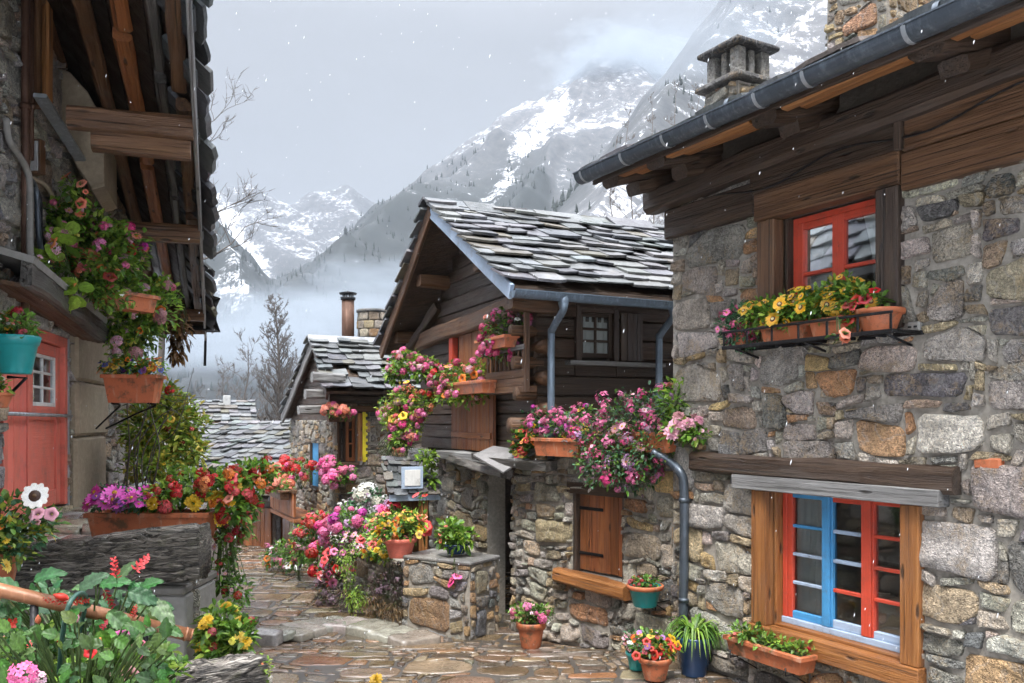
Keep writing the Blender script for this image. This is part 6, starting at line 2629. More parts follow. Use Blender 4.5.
def log(name, label, p0, p1, w, hh, col=(1, 1, 1)):
    """A split log with a craggy, fibrous face."""
    p0, p1 = V(p0), V(p1)
    o = thing(name, label, 'log', (p0 + p1) / 2 - V((0, 0, hh / 2)))
    b = MB()
    d = (p1 - p0)
    L = d.length
    d.normalize()
    s = d.cross(V((0, 0, 1))).normalized()      # toward the viewer
    t = V((0, 0, 1))
    nx, ny = int(L / .013), 150
    sd = RND.uniform(0, 50)
    vs, gc = [], []
    for i in range(nx + 1):
        k = i / nx
        for j in range(ny):
            a = 2 * math.pi * j / ny
            ca, sa = math.cos(a), math.sin(a)
            x = w / 2 * (abs(ca) ** .45) * (1 if ca > 0 else -1)
            z = hh / 2 * (abs(sa) ** .45) * (1 if sa > 0 else -1)
            q = V((k * L * 2.2 + sd, x * 20, z * 32))
            r = noise.noise(q) * .008 + -.022 * max(0, 1 - abs(noise.noise(V((k * L * 2.4 + sd, 3 + x * 8, z * 26 + noise.noise(V((k * L * 5, sd, 0))) * 1.5)))) / .22) + .016 + noise.noise(V((k * L * 14, x * 40, z * 60))) * .006 + noise.noise(V((k * L * 1.3, sd, z * 5))) * .02
            f = 1 + r / max(.05, math.hypot(x, z))
            hk = 1 + .10 * noise.noise(V((k * L * 1.5, sd, 9)))
            vs.append(p0 + d * (k * L) + s * x * f + t * z * f * hk)
            gc.append((k * L + sd, x, z))
    fs = [(i * ny + j, i * ny + (j + 1) % ny, (i + 1) * ny + (j + 1) % ny, (i + 1) * ny + j) for i in range(nx) for j in range(ny)]
    fs += [tuple(range(ny)), tuple(nx * ny + j for j in range(ny))]
    b.add(vs, fs, 0, col, gc, True)
    b.build('log_body', [M['log']], o)
    return o


log('split_log', 'long dark craggy split log lying across the terrace edge below the flower trough', P(-12, 572, 5.92), P(205, 552, 5.95), .24, .33)
log('split_log', 'short grey split log at the foot of the marigold plant beside the lane', P(150, 688, 4.75), P(258, 671, 5.25), .20, .20, (2.0, 2.0, 2.05))


def front_walls():
    h = thing('stone_ledge', 'low stone ledge carrying the short grey log', 'wall', (-1.9, 5.0, 0))
    F = Fr((-2.35, 4.8, 0), (.9, .42), (.42, -.9))
    q = MB()
    masonry(q, F, 0, .95, -.2, .68, .25, 131, (), h=.03, step=.05)
    S = Fr(F.w(.95, 0, 0), -F.n, F.u)
    masonry(q, S, 0, .7, -.2, .68, .25, 132, (), h=.03, step=.05)
    q.quad(F.w(0, .68, 0), F.w(.95, .68, 0), F.w(.95, .68, -.7), F.w(0, .68, -.7), 1)
    q.build('ledge_wall', [M['stone'], M['mortar']], h)
    h = thing('raised_bed', 'raised stone flower bed under the brown handrail', 'flower bed', (-1.9, 3, 0))
    F = Fr((-2.9, 3.7, 0), (1, 0), (0, 1))
    q = MB()
    a = [(-3.2, 1.6), (-1.32, 1.6), (-1.32, 3.6), (-3.2, 3.6)]
    vs = [V((x, y, 1.05)) for x, y in a] + [V((x, y, -.3)) for x, y in a]
    q.add(vs, [(i, (i + 1) % 4, 4 + (i + 1) % 4, 4 + i) for i in range(4)], 1)
    masonry(q, Fr((-1.32, 1.6, 0), (0, 1), (1, 0)), 0, 2.0, -.2, 1.08, .3, 134, (), h=.04, step=.06)
    q.build('bed_wall', [M['stone'], M['mortar']], h)
    q = MB()
    rnd = random.Random(5)
    N = 16
    vs = [V((-3.2 + 1.88 * i / N, 1.6 + 2.0 * j / N, 1.06 + rnd.uniform(-.02, .03))) for i in range(N + 1) for j in range(N + 1)]
    q.add(vs, [(i * (N + 1) + j, (i + 1) * (N + 1) + j, (i + 1) * (N + 1) + j + 1, i * (N + 1) + j + 1) for i in range(N) for j in range(N)], 0, (1, 1, 1), None, True)
    q.build('soil', [M['soil']], h)


front_walls()


def handrail():
    p0, p1 = P(-60, 576, 2.85), P(190, 635, 3.2)
    h = thing('handrail', 'brown metal handrail with a cut end among the salvia leaves', 'handrail', (p0 + p1) / 2 - V((0, 0, .6)))
    q = MB()
    q.tube([p0, p0.lerp(p1, .5), p1], .024, 20)
    r = q.build('rail', [M['copper']], h)
    q = MB()
    d = (p1 - p0).normalized()
    q.tube([p1, p1 + d * .006], .0245, 20)
    q.tube([p1 - d * .02, p1 - d * .012], .0265, 20)
    q.build('rail_cap', [M['copper']], r)
    for k in (.35, .8):
        p = p0.lerp(p1, k)
        q = MB()
        q.tube([V((p.x, p.y, 1.03)), p - V((0, 0, .02))], .014, 10)
        q.build('post', [M['iron']], h)
    q = MB()
    q.tube(bez([P(58, 690, 2.95), P(62, 640, 2.85), P(68, 608, 2.8), P(78, 594, 2.86), P(86, 600, 2.98), P(78, 640, 3.05)], 8), .008, 8)
    o = q.build('garden_hose', [M['green_box']], None)
    tag(o, 'thin green hose looped over the brown handrail', 'hose')


handrail()

# ------------------------------------------------------------------ bare trees
bare_tree('bare_tree', 'tall slender bare tree standing alone in the mist behind the barn', (P(278, 420, 45).x, 45, -2), P(278, 296, 45).z + 2, 2.1, 3, None, .19, 64, 3, up=1.0, low=.14, thin=4.5)
bare_tree('bare_tree', 'wide bare tree whose twigs reach out past the slate edge of the great eave', (-6.5, 15.5, -.6), 11.4, 1.75, 5, None, .085, 26, 3, up=.5, low=.5, lean=(.35, 0), thin=1.6)
for i, (px, Y, top, sp, lab) in enumerate(((247, 60, 338, 3.2, 'low bushy bare tree at the left of the tall slender one'), (300, 70, 352, 3.4, 'bushy bare tree between the slender tree and the small stone house'), (225, 75, 362, 3.6, 'faint spreading bare tree above the farthest cottage'))):
    z = P(px, top, Y).z
    bare_tree('bare_tree', lab, (P(px, 0, Y).x, Y, -2.2), z + 2.2, sp, 20 + i, 'bare trees in the misty valley', .12, 18, 3, up=.8, low=.12, thin=4)
for i, (px, base, top, Y, lab) in enumerate(((628, 182, 96, 150, 'broad bare tree above the chalet ridge, farthest from the chimney'), (652, 190, 88, 140, 'bare tree above the chalet ridge, second from the broad one'), (676, 176, 78, 135, 'bare tree on the snowy slope midway between the broad one and the chimney'), (696, 150, 70, 145, 'bare tree on the snowy slope just beside the capped chimney'), (612, 200, 128, 160, 'smallest bare tree on the snowy slope above the chalet ridge'))):
    p = P(px, base, Y)
    z = ground_at(p.x, p.y)
    bare_tree('bare_tree', lab, (p.x, p.y, z - 1), max(9, P(px, top, Y).z - z + 1), 5.5, 40 + i, 'bare trees on the slope', .3, 16, 3, up=.7, low=.15, thin=10)


def spruce(label, base, hgt, r, seed):
    rnd = random.Random(seed)
    base = V(base)
    t = thing('spruce_tree', label, 'tree', base)
    q = MB()
    q.tube([base, base + V((0, 0, hgt))], hgt * .018, 6, r1=.03)
    q.build('trunk', [M['bark']], t)
    q = MB()
    k = .12
    while k < 1:
        n = int(16 * (1 - k)) + 5
        for i in range(n):
            a = rnd.uniform(0, 6.28)
            L = r * (1 - k) ** .8 * rnd.uniform(.6, 1.1) + .1
            p = base + V((0, 0, hgt * k))
            d = V((math.cos(a), math.sin(a), -.25 + rnd.uniform(-.15, .15)))
            s = V((-math.sin(a), math.cos(a), 0))
            for j in range(6):
                f = (j + .5) / 6
                c = p + d * (L * f)
                w = L * .24 * (1 - f * .7)
                g = rnd.uniform(.5, 1.2)
                for sg in (-1, 1):
                    add_leaf(q, c, s * sg + d * .7 + V((0, 0, -.3)), V((0, 0, 1)), w * 1.5, w * .5, (.03 * g, .05 * g, .035 * g), .4)
        k += .035
    q.build('crown', [M['leaf']], t, recalc=False)


p = P(646, 232, 95)
spruce('dark green spruce showing just above the chalet ridge end', (p.x, 95, ground_at(p.x, 95) - .5), max(8, P(646, 203, 95).z - ground_at(p.x, 95)), 2.6, 4)

# ------------------------------------------------------------------ flowers
def plant(name, label, cat, root, blobs, n, L, seed, flowers, pal=GREEN, kind='ovate', group=None, make=None, aspect=.55, stems=16, face=V((-.2, -1, .5)), droop=.3, cap=100, loc=None, outward=.8, lean=V((0, 0, 0)), spread=1.0):
    t = thing(name, label, cat, loc if loc is not None else (root if isinstance(root, V) else root[0]), group)
    if make:
        make(t)
    foliage(t, blobs, n, L, seed, pal, kind, root, aspect, stems, outward, droop, lean=lean)
    heads(t, blobs, flowers, seed + 500, face, cap=cap, spread=spread)
    return t


def boxed(label, fr, u0, u1, v0, v1, n0, n1, mat, blobs, n, L, seed, flowers, extra=None, **kw):
    roots = [fr.w(u0 + (u1 - u0) * (i + .5) / 5, v1 - .03, (n0 + n1) / 2) for i in range(5)]

    def mk(t):
        trough(t, fr, u0, u1, v0, v1, n0, n1, M[mat])
        if extra:
            extra(t)
    return plant('flower_box', label, 'flower box', roots, blobs, n, L, seed, flowers, make=mk, loc=fr.w((u0 + u1) / 2, v0, (n0 + n1) / 2), **kw)


def potted(label, c, r, h, mat, blobs, n, L, seed, flowers, rim=None, extra=None, name='flower_pot', cat='flower pot', band=True, **kw):
    c = V(c)

    def mk(t):
        pot(t, c, r, h, M[mat], rim=M[rim] if rim else None, band=band)
        if extra:
            extra(t)
    return plant(name, label, cat, c + V((0, 0, h * .9)), blobs, n, L, seed, flowers, make=mk, loc=c, **kw)


def bracket(t, fr, u0, u1, v, n0, n1, mat='iron', name='bracket'):
    for u in (u0, u1):
        q = MB()
        q.tube([fr.w(u, v - .16, .01), fr.w(u, v - .012, .01), fr.w(u, v - .012, n1 + .02), fr.w(u, v + .05, n1 + .025)], .007, 5)
        q.tube([fr.w(u, v - .15, .012), fr.w(u, v - .02, n1 * .8)], .006, 5)
        q.build(name, [M[mat]], t)


# ---------- the shelf under the upper red window
def window_shelf():
    F = FR
    ua, _ = F.on(727, 335, .3)
    ub, _ = F.on(893, 322, .36)
    z = 2.93
    h = thing('flower_shelf', 'dark iron shelf carrying flower boxes under the upper red window', 'shelf', F.w((ua + ub) / 2, z, .2))
    q = MB()
    q.box(F, ua, ub, z - .03, z, .02, .045, 0)
    q.box(F, ua, ub, z - .035, z - .005, .34, .365, 0)
    q.box(F, ua, ub, z + .10, z + .12, .355, .37, 0)
    q.build('shelf_rail', [M['iron']], h)
    for i in range(7):
        q = MB()
        u = ua + .02 + (ub - ua - .04) * i / 6
        q.box(F, u - .012, u + .012, z - .028, z - .004, .046, .339, 0)
        q.box(F, u - .01, u + .01, z - .004, z + .10, .35, .362, 0)
        q.build('cross_bar', [M['iron']], h)
    for u in (ua + .1, (ua + ub) / 2, ub - .1):
        q = MB()
        q.tube([F.w(u, z - .10, .02), F.w(u, z - .03, .30)], .010, 6)
        q.build('strut', [M['iron']], h)
    z += .003
    # boxes along the shelf
    g = 'flower boxes on the iron shelf'
    x = lambda px: F.on(px, 330, .2)[0]
    bl = blob_row(F, x(752), x(768), z + .24, .22, .10, .10, .11, 1, 3) + blob_row(F, x(752), x(818), z + .22, .2, .10, .11, .10, 3, 4)
    boxed('yellow flower box on the iron shelf, nearer the pink aster', F, x(765), x(808), z, z + .14, .07, .25, 'terracotta', blob_row(F, x(752), x(814), z + .25, .18, .16, .17, .13, 5, 3), 1000, .06, 301,
          [('sun', 'yellow', 26, .055), ('sun', 'lemon', 4, .04)], pal=LIME + GREEN, group=g, face=V((-.8, -.7, .45)))
    boxed('yellow flower box on the iron shelf, nearer the red petunia pot', F, x(814), x(852), z, z + .14, .07, .25, 'terracotta', blob_row(F, x(810), x(858), z + .26, .18, .15, .17, .14, 4, 8), 900, .06, 302,
          [('sun', 'yellow', 22, .052), ('sun', 'lemon', 4, .04)], pal=LIME + GREEN, group=g, face=V((-.8, -.7, .45)))
    c = F.w(x(738), z, .16)
    potted('bushy pink aster at the valley end of the iron shelf', c, .09, .12, 'terracotta', [(c + V((0, 0, .20)), (.20, .17, .17)), (c + V((0, 0, .08)), (.17, .14, .12))], 700, .05, 303,
           [('daisy', 'pink', 34, .032), ('cluster', 'hot', 26, .036)], pal=BLUEG, face=V((-.7, -.7, .5)))
    c = F.w(x(878), z, .18)
    potted('wide terracotta pot of red flowers at the end of the iron shelf', c, .16, .16, 'terracotta', [(c + V((-.06, 0.02, .22)), (.13, .11, .08)), (c + V((-.14, .1, .16)), (.1, .1, .1))], 180, .06, 304,
           [('petunia', 'red', 7, .05), ('petunia', 'crimson', 3, .04)], face=V((-.8, -.7, .5)))
    q = F.w(x(858), z - .03, .40)
    plant('hanging_bloom', 'salmon pink bloom hanging below the iron shelf', 'flower', q + V((0, .05, .15)), [(q, (.05, .05, .05))], 16, .05, 305, [('petunia', 'salmon', 4, .042)], stems=3)


window_shelf()


# ---------- below the lower window and at the wall foot
def foot_pots():
    F = FR
    a, v = F.on(729, 660, .24)
    b, v2 = F.on(803, 668, .24)
    v = .02 + (F.on(729, 662, .24)[1] + F.on(803, 670, .24)[1]) / 2
    boxed('long terracotta box of green seedlings beneath the lower window', F, a, b, v, v + .15, .08, .27, 'terracotta', blob_row(F, a + .02, b - .02, v + .18, .17, .13, .10, .06, 5, 5), 520, .05, 310,
          [('bud', 'crimson', 3, .022), ('daisy', 'crimson', 2, .03)], pal=GREEN + LIME, extra=lambda t: bracket(t, F, a + .1, b - .1, v, .08, .3), face=V((-.6, -.8, .6)))
    # spider plant in a dark pot
    c = P(694, 690, 7.75)
    c.z = -.02
    t = thing('spider_plant', 'spider plant with arching pale green blades in a dark blue pot', 'plant', c)
    pot(t, c, .17, .36, M['blue_pot'], band=False)
    q = MB()
    rnd = random.Random(9)
    for i in range(120):
        az = rnd.uniform(0, 6.28)
        L = rnd.uniform(.22, .42)
        up = rnd.uniform(.5, 1.3)
        d = V((math.cos(az), math.sin(az), 0))
        s = V((-math.sin(az), math.cos(az), 0))
        p = c + V((0, 0, .36)) + d * .03
        w = rnd.uniform(.007, .012)
        vs, cs = [], []
        base = GREEN[rnd.randrange(4)] if rnd.random() < .6 else LIME[rnd.randrange(3)]
        for j in range(7):
            k = j / 6
            o = p + d * (L * .75 * k) + V((0, 0, L * (up * k - 1.15 * up * k * k * k - .2 * k * k)))
            ww = w * (1 - k ** 3) * (.6 + .8 * min(1, k * 3))
            vs += [o - s * ww, o + V((0, 0, -.004)), o + s * ww]
            cc = tuple(x * (.7 + .6 * k) for x in base)
            cs += [(*cc, 1)] * 3
        q.add(vs, [(j * 3 + a_, j * 3 + a_ + 1, j * 3 + a_ + 4, j * 3 + a_ + 3) for j in range(6) for a_ in (0, 1)], 0, cs, None, True)
    q.build('foliage', [M['leaf']], t, recalc=False)
    c = P(655, 690, 7.55)
    c.z = .0
    potted('terracotta pot of red and yellow pansies at the wall foot', c, .14, .20, 'terracotta', [(c + V((-.05, 0, .31)), (.16, .14, .13)), (c + V((.07, .02, .29)), (.14, .12, .12))], 340, .055, 312,
           [('petunia', 'red', 12, .042), ('pansy', 'yellow', 14, .04), ('pansy', 'crimson', 6, .035), ('daisy', 'purple', 4, .03), ('pansy', 'orange', 4, .035)])
    c = P(637, 688, 7.85)
    c.z = .0
    potted('small teal pot half hidden behind the pansies', c, .10, .16, 'teal', [(c + V((-.03, 0, .26)), (.10, .1, .12))], 120, .04, 313, [('daisy', 'pale', 8, .025), ('cluster', 'crimson', 5, .03), ('daisy', 'white', 4, .02)], pal=BLUEG, band=False)
    # hanging teal pot on the annex sill
    u, z = FA.on(645, 606, .28)
    c = FA.w(u, z, .28)
    potted('teal pot with a terracotta rim hanging beside the timber sill', c, .165, .21, 'teal', [(c + V((0, 0, .24)), (.13, .13, .05))], 200, .045, 314, [('geranium', 'crimson', 12, .028), ('bud', 'red', 5, .02)],
           rim='terracotta', extra=lambda t: bracket(t, FA, u - .1, u + .1, z + .05, .1, .30), band=False)
    # terracotta pot on the lane
    c = P(531, 650, 9.35)
    c.z = zg(c.x, c.y) - .01
    potted('terracotta pot of pink flowers standing alone on the lane', c, .155, .28, 'terracotta', [(c + V((-.06, 0, .38)), (.17, .15, .10)), (c + V((.08, 0, .38)), (.15, .15, .10))], 420, .05, 315, [('geranium', 'pink', 5, .05), ('daisy', 'pale', 4, .03)])


foot_pots()


# ---------- the annex wall top
def annex_flowers():
    F = FA
    a, v = F.on(536, 453, .26)
    b, _ = F.on(581, 455, .26)
    v = 1.90
    boxed('terracotta box of pink and yellow flowers on the lean-to wall top', F, a, b, v, v + .20, .08, .30, 'terracotta', blob_row(F, a - .15, b, v + .36, .15, .18, .16, .16, 4, 6), 560, .055, 320,
          [('cluster', 'pink', 30, .058), ('geranium', 'magenta', 10, .05), ('daisy', 'mauve', 10, .034), ('pansy', 'yellow', 6, .035)], pal=BLUEG + GREEN, face=V((-.6, -.8, .5)))
    c = F.w(a - .28, 1.96, .18)
    plant('nasturtium', 'red and yellow nasturtiums spilling over the doorway corner', 'plant', c + V((0, .1, .1)), [(c + V((0, 0, .10)), (.15, .14, .17)), (c + V((-.06, 0, -.02)), (.12, .1, .10))], 260, .05, 321,
          [('petunia', 'red', 14, .045), ('petunia', 'orange', 8, .04), ('pansy', 'yellow', 12, .04)], kind='round', aspect=.9)
    c = F.w(b - .02, 2.18, .16)
    plant('pansy', 'small clump of yellow pansies between the box and the pink cascade', 'plant', c + V((0, .05, -.1)), [(c, (.14, .12, .09))], 120, .04, 322, [('pansy', 'yellow', 14, .035), ('pansy', 'purple', 4, .03)])
    # the great pink cascade
    u0, _ = F.on(585, 440, .2)
    u1, _ = F.on(672, 440, .2)
    z = 1.98
    bl = [PB(600, 440, 8.9, 30, 28, .24), PB(628, 420, 8.7, 36, 28, .26), PB(618, 458, 8.6, 38, 28, .26), PB(655, 412, 8.6, 32, 24, .24), PB(650, 448, 8.4, 32, 28, .24), PB(600, 468, 8.75, 26, 20, .2), PB(632, 474, 8.55, 32, 18, .2)]

    def mk(t):
        trough(t, F, u0, u1, z, z + .2, .02, .22, M['terracotta'])
    plant('flower_box', 'great bush of small pink flowers spilling from a box beside the rain pipe', 'flower box', [F.w(u0 + (u1 - u0) * k, z + .2, .12) for k in (.2, .5, .8)], bl, 4200, .05, 323,
          [('cluster', 'pink', 50, .072), ('daisy', 'pale', 14, .042), ('cluster', 'mauve', 12, .06), ('cluster', 'hot', 22, .06)], pal=DUSKG + GREEN + BLUEG, make=mk, loc=F.w((u0 + u1) / 2, z, .1), face=V((-.4, -1, .35)), stems=60)
    bl = [PB(688, 428, 8.05, 26, 15, .15), PB(676, 402, 8.2, 18, 22, .15), PB(700, 436, 7.95, 22, 8, .12)]
    plant('climbing_rose', 'pale pink roses with bright green leaves climbing past the tall house corner', 'plant', P(672, 445, 8.3), bl, 620, .075, 324,
          [('marigold', 'pale', 9, .075, 0), ('marigold', 'salmon', 2, .05, 1), ('daisy', 'pale', 4, .03, 2)], pal=GREEN + LIME, aspect=.5)
    # small pots on the rear ledge of the long wall
    c = FE.w(2.1, 2.62, .10)
    plant('window_flowers', 'little red and pink flowers on the ledge beside the corner pipe', 'plant', c - V((0, 0, .1)), [(c, (.3, .08, .10))], 120, .04, 325, [('geranium', 'red', 5, .04), ('geranium', 'hot', 6, .035), ('daisy', 'pale', 4, .03)])


annex_flowers()


# ---------- chalet gable
def chalet_flowers():
    g = 'flower boxes on the chalet gable'
    bl = [PB(503, 330, 10.4, 22, 20, .18), PB(492, 345, 10.5, 15, 16, .15), PB(522, 322, 10.2, 16, 13, .14), PB(512, 346, 10.3, 20, 15, .15)]
    u0, u1 = .05, .95
    boxed('terracotta balcony box overflowing with hot pink geraniums', FG, u0, u1, 3.16, 3.30, .22, .38, 'terracotta', bl, 900, .06, 330, [('geranium', 'hot', 28, .052), ('geranium', 'pink', 28, .048), ('geranium', 'salmon', 6, .045), ('petunia', 'white', 6, .035)], group=g, pal=DUSKG + GREEN, face=V((-.6, -.9, .4)))
    ua, ub = FG.on(486, 390, .35)[0], FG.on(436, 392, .35)[0]
    bl = [PB(478, 374, 11.3, 20, 15, .2), PB(460, 378, 11.7, 19, 15, .2), PB(444, 378, 12.1, 17, 13, .2), PB(466, 394, 11.4, 20, 12, .14), PB(484, 390, 11.1, 12, 9, .12), PB(448, 396, 11.8, 14, 10, .14)]
    boxed('terracotta box of pink geraniums below the red posted door', FG, ua, ub, 2.64, 2.80, .20, .40, 'terracotta', bl, 1500, .065, 331, [('geranium', 'pink', 26, .06), ('geranium', 'hot', 14, .056), ('geranium', 'red', 10, .055), ('petunia', 'orange', 12, .055), ('geranium', 'pale', 10, .05), ('cluster', 'salmon', 8, .06)], group=g, pal=GREEN + LIME, face=V((-.5, -.9, .5)))
    bl = [PB(405, 362, 12.6, 17, 12, .25), PB(425, 368, 12.4, 15, 12, .22), PB(394, 372, 12.8, 10, 8, .2)]
    c = FG.w(3.4, 2.75, .4)
    plant('flower_box', 'mound of pink geraniums in a wooden box at the far end of the chalet gable', 'flower box', P(415, 385, 12.6), bl, 1100, .075, 332, [('geranium', 'hot', 16, .06), ('geranium', 'red', 8, .055), ('geranium', 'pink', 14, .056), ('geranium', 'pale', 6, .055)], group=g, pal=LIME + GREEN,
          make=lambda t: trough(t, FG, FG.on(428, 390, .35)[0], FG.on(398, 392, .35)[0], 2.55, 2.74, .2, .42, M['wood']))
    bl = [PB(405, 398, 12.3, 15, 14, .2), PB(395, 418, 12.4, 14, 14, .2), PB(410, 424, 12.2, 14, 16, .18), PB(400, 442, 12.2, 13, 10, .15), PB(422, 404, 12.1, 12, 14, .15), PB(385, 410, 12.6, 8, 12, .12)]
    plant('trailing_flowers', 'long mixed cascade of pink and orange flowers hanging down the chalet corner', 'plant', P(412, 392, 12.3), bl, 1900, .065, 333, [('geranium', 'hot', 20, .058), ('cluster', 'salmon', 16, .075), ('geranium', 'pink', 22, .058), ('petunia', 'yellow', 6, .06), ('geranium', 'red', 10, .06), ('geranium', 'pale', 8, .055)], pal=LIME + YELG + GREEN, stems=30)
    bl = [PB(398, 458, 12.2, 18, 14, .2), PB(384, 452, 12.4, 10, 14, .15)]
    plant('withered_vine', 'tangle of withered brown stems hanging beneath the chalet corner cascade', 'plant', P(405, 432, 12.3), bl, 420, .05, 334, [('daisy', 'dusk', 8, .03)], pal=DUSKG, aspect=.25, stems=60)
    c = P(427, 456, 11.8)
    plant('lettuce_plant', 'bright lime green leafy plant on the shelter roof edge', 'plant', c - V((0, 0, .15)), [(c, (.14, .12, .10)), (P(430, 475, 11.8), (.08, .1, .16))], 130, .10, 335, [], pal=LIME)
    # pots on the stone block
    c = P(456, 553, 10.3)
    c.z = .685
    potted('dark bowl of lime green leaves on the stone block', c, .15, .12, 'blue_pot', [(c + V((0, 0, .2)), (.22, .2, .13)), (c + V((-.06, 0, .3)), (.14, .14, .1))], 300, .10, 336, [('petunia', 'salmon', 4, .04)], pal=LIME + GREEN, band=False)
    c = P(400, 568, 10.55)
    c.z = .60
    potted('red pot of yellow and orange flowers at the stone block corner', c, .20, .24, 'door_paint', [(c + V((0, 0, .36)), (.32, .25, .17)), (c + V((-.2, 0, .40)), (.22, .2, .15)), (c + V((.15, 0, .45)), (.2, .2, .13))], 620, .07, 337,
           [('pansy', 'yellow', 26, .055), ('pansy', 'orange', 14, .05), ('petunia', 'salmon', 4, .05)], pal=LIME + GREEN)
    q = FP.w(FPL * .82, .42, .06)
    plant('fallen_bloom', 'bright pink bloom hanging on the face of the stone block', 'flower', q + V((0, .0, .26)), [(q, (.05, .03, .07))], 8, .04, 338, [('petunia', 'hot', 5, .05)], stems=3)
    q = P(425, 505, 11.4)
    plant('red_flower', 'red blooms on a thin stalk beside the orange shelter post', 'flower', V((q.x, q.y, .6)), [(P(421, 498, 11.3), (.08, .06, .08)), (P(423, 527, 11.3), (.07, .06, .07))], 40, .05, 339, [('petunia', 'red', 7, .07)], stems=8)


chalet_flowers()


# ---------- the flower bank along the lane
def bank():
    g = 'plants of the flower bank beside the lane'
    root = lambda px, Y: V((P(px, 0, Y).x, Y, .1))

    def pl(name, label, bl, n, L, seed, fl, **kw):
        c = bl[0][0]
        plant(name, label, 'plant', V((c.x, c.y + .15, max(-.3, c.z - bl[0][1][2] - .1))), bl, n, L, seed, fl, group=g, **kw)
    pl('hydrangea', 'pale blue white hydrangea rising highest in the flower bank', [PB(368, 500, 12.0, 16, 12, .22), PB(352, 512, 12.1, 11, 10, .2)], 320, .08, 401, [('geranium', 'white', 8, .13), ('cluster', 'white', 12, .1), ('cluster', 'mauve', 5, .08)], pal=BLUEG)
    pl('phlox', 'pink phlox heads in the middle of the flower bank', [PB(350, 520, 11.7, 20, 13, .25), PB(338, 535, 11.8, 16, 14, .2)], 420, .07, 402, [('geranium', 'pink', 14, .095), ('geranium', 'magenta', 8, .08), ('cluster', 'mauve', 8, .08)])
    pl('carnation', 'crimson pink carnations in the flower bank beside the pale hydrangea', [PB(392, 515, 11.6, 14, 14, .2), PB(380, 528, 11.5, 13, 10, .2)], 300, .065, 403, [('marigold', 'hot', 14, .07), ('marigold', 'crimson', 8, .06), ('cluster', 'mauve', 6, .07)])
    pl('geranium', 'bright red geraniums at the lane end of the flower bank', [PB(318, 525, 12.6, 15, 14, .25), PB(305, 545, 12.9, 13, 18, .25), PB(322, 560, 12.2, 14, 18, .25)], 760, .075, 404, [('geranium', 'red', 28, .08), ('geranium', 'hot', 16, .075), ('cluster', 'pale', 8, .06)])
    pl('impatiens', 'mixed pink and white flowers low in the flower bank', [PB(338, 560, 11.7, 16, 18, .25), PB(352, 545, 11.5, 14, 14, .2), PB(328, 578, 11.9, 12, 12, .2)], 620, .06, 405, [('daisy', 'pale', 14, .05), ('petunia', 'pink', 12, .055), ('petunia', 'red', 12, .055), ('daisy', 'white', 8, .04)], pal=GREEN + DUSKG)
    pl('trailing_sedum', 'long curtain of lime green sedum hanging down the flower bank', [PB(349, 575, 11.2, 7, 34, .12), PB(355, 600, 11.1, 9, 14, .12), PB(342, 560, 11.3, 7, 14, .1), PB(362, 596, 11.1, 8, 14, .1)], 760, .04, 406, [], pal=LIME, aspect=.4, lean=V((0, 0, -.8)))
    pl('heather', 'dusky purple heather low at the lane edge', [PB(325, 592, 11.8, 13, 14, .2), PB(338, 606, 11.5, 12, 10, .15)], 460, .04, 407, [('cluster', 'dusk', 24, .05)], pal=DUSKG, aspect=.3)
    pl('withered_heather', 'withered purple brown stems below the red pot', [PB(386, 575, 10.8, 14, 18, .16), PB(374, 590, 10.8, 10, 16, .14), PB(397, 592, 10.5, 10, 12, .1)], 620, .05, 408, [('cluster', 'dusk', 18, .045)], pal=DUSKG, aspect=.22, lean=V((0, 0, -.6)))
    pl('marigold', 'yellow marigolds in the flower bank beside the red pot', [PB(372, 545, 11.2, 15, 14, .2), PB(385, 552, 11.0, 12, 10, .15)], 360, .065, 409, [('marigold', 'yellow', 16, .05), ('marigold', 'orange', 8, .045), ('petunia', 'red', 8, .055, 0)], pal=LIME + GREEN)
    pl('trailing_grass', 'dry straw coloured stems draped over the lane wall', [PB(375, 605, 10.7, 12, 12, .12), PB(392, 610, 10.45, 12, 10, .1)], 420, .07, 410, [], pal=[(.16, .10, .045), (.22, .14, .06), (.10, .06, .03)], aspect=.12, lean=V((0, 0, -1.2)))
    # shrubs at the bend
    c = [PB(283, 552, 14.6, 16, 12, .3), PB(292, 562, 14.2, 13, 8, .25), PB(272, 558, 14.9, 9, 9, .25)]
    plant('flower_shrub', 'low green shrub with pale and pink flowers at the bend of the lane', 'shrub', V((c[0][0].x, 14.6, -.4)), c, 520, .08, 411, [('daisy', 'white', 10, .06), ('cluster', 'pink', 10, .07), ('petunia', 'orange', 4, .06)])
    c = [PB(300, 540, 13.6, 9, 16, .2), PB(297, 556, 13.5, 10, 10, .2)]
    plant('flower_shrub', 'dark reddish shrub between the lane bend shrub and the flower bank', 'shrub', V((c[0][0].x, 13.6, -.4)), c, 420, .07, 412, [('daisy', 'yellow', 6, .05), ('cluster', 'crimson', 10, .06)], pal=DUSKG + GREEN)


bank()


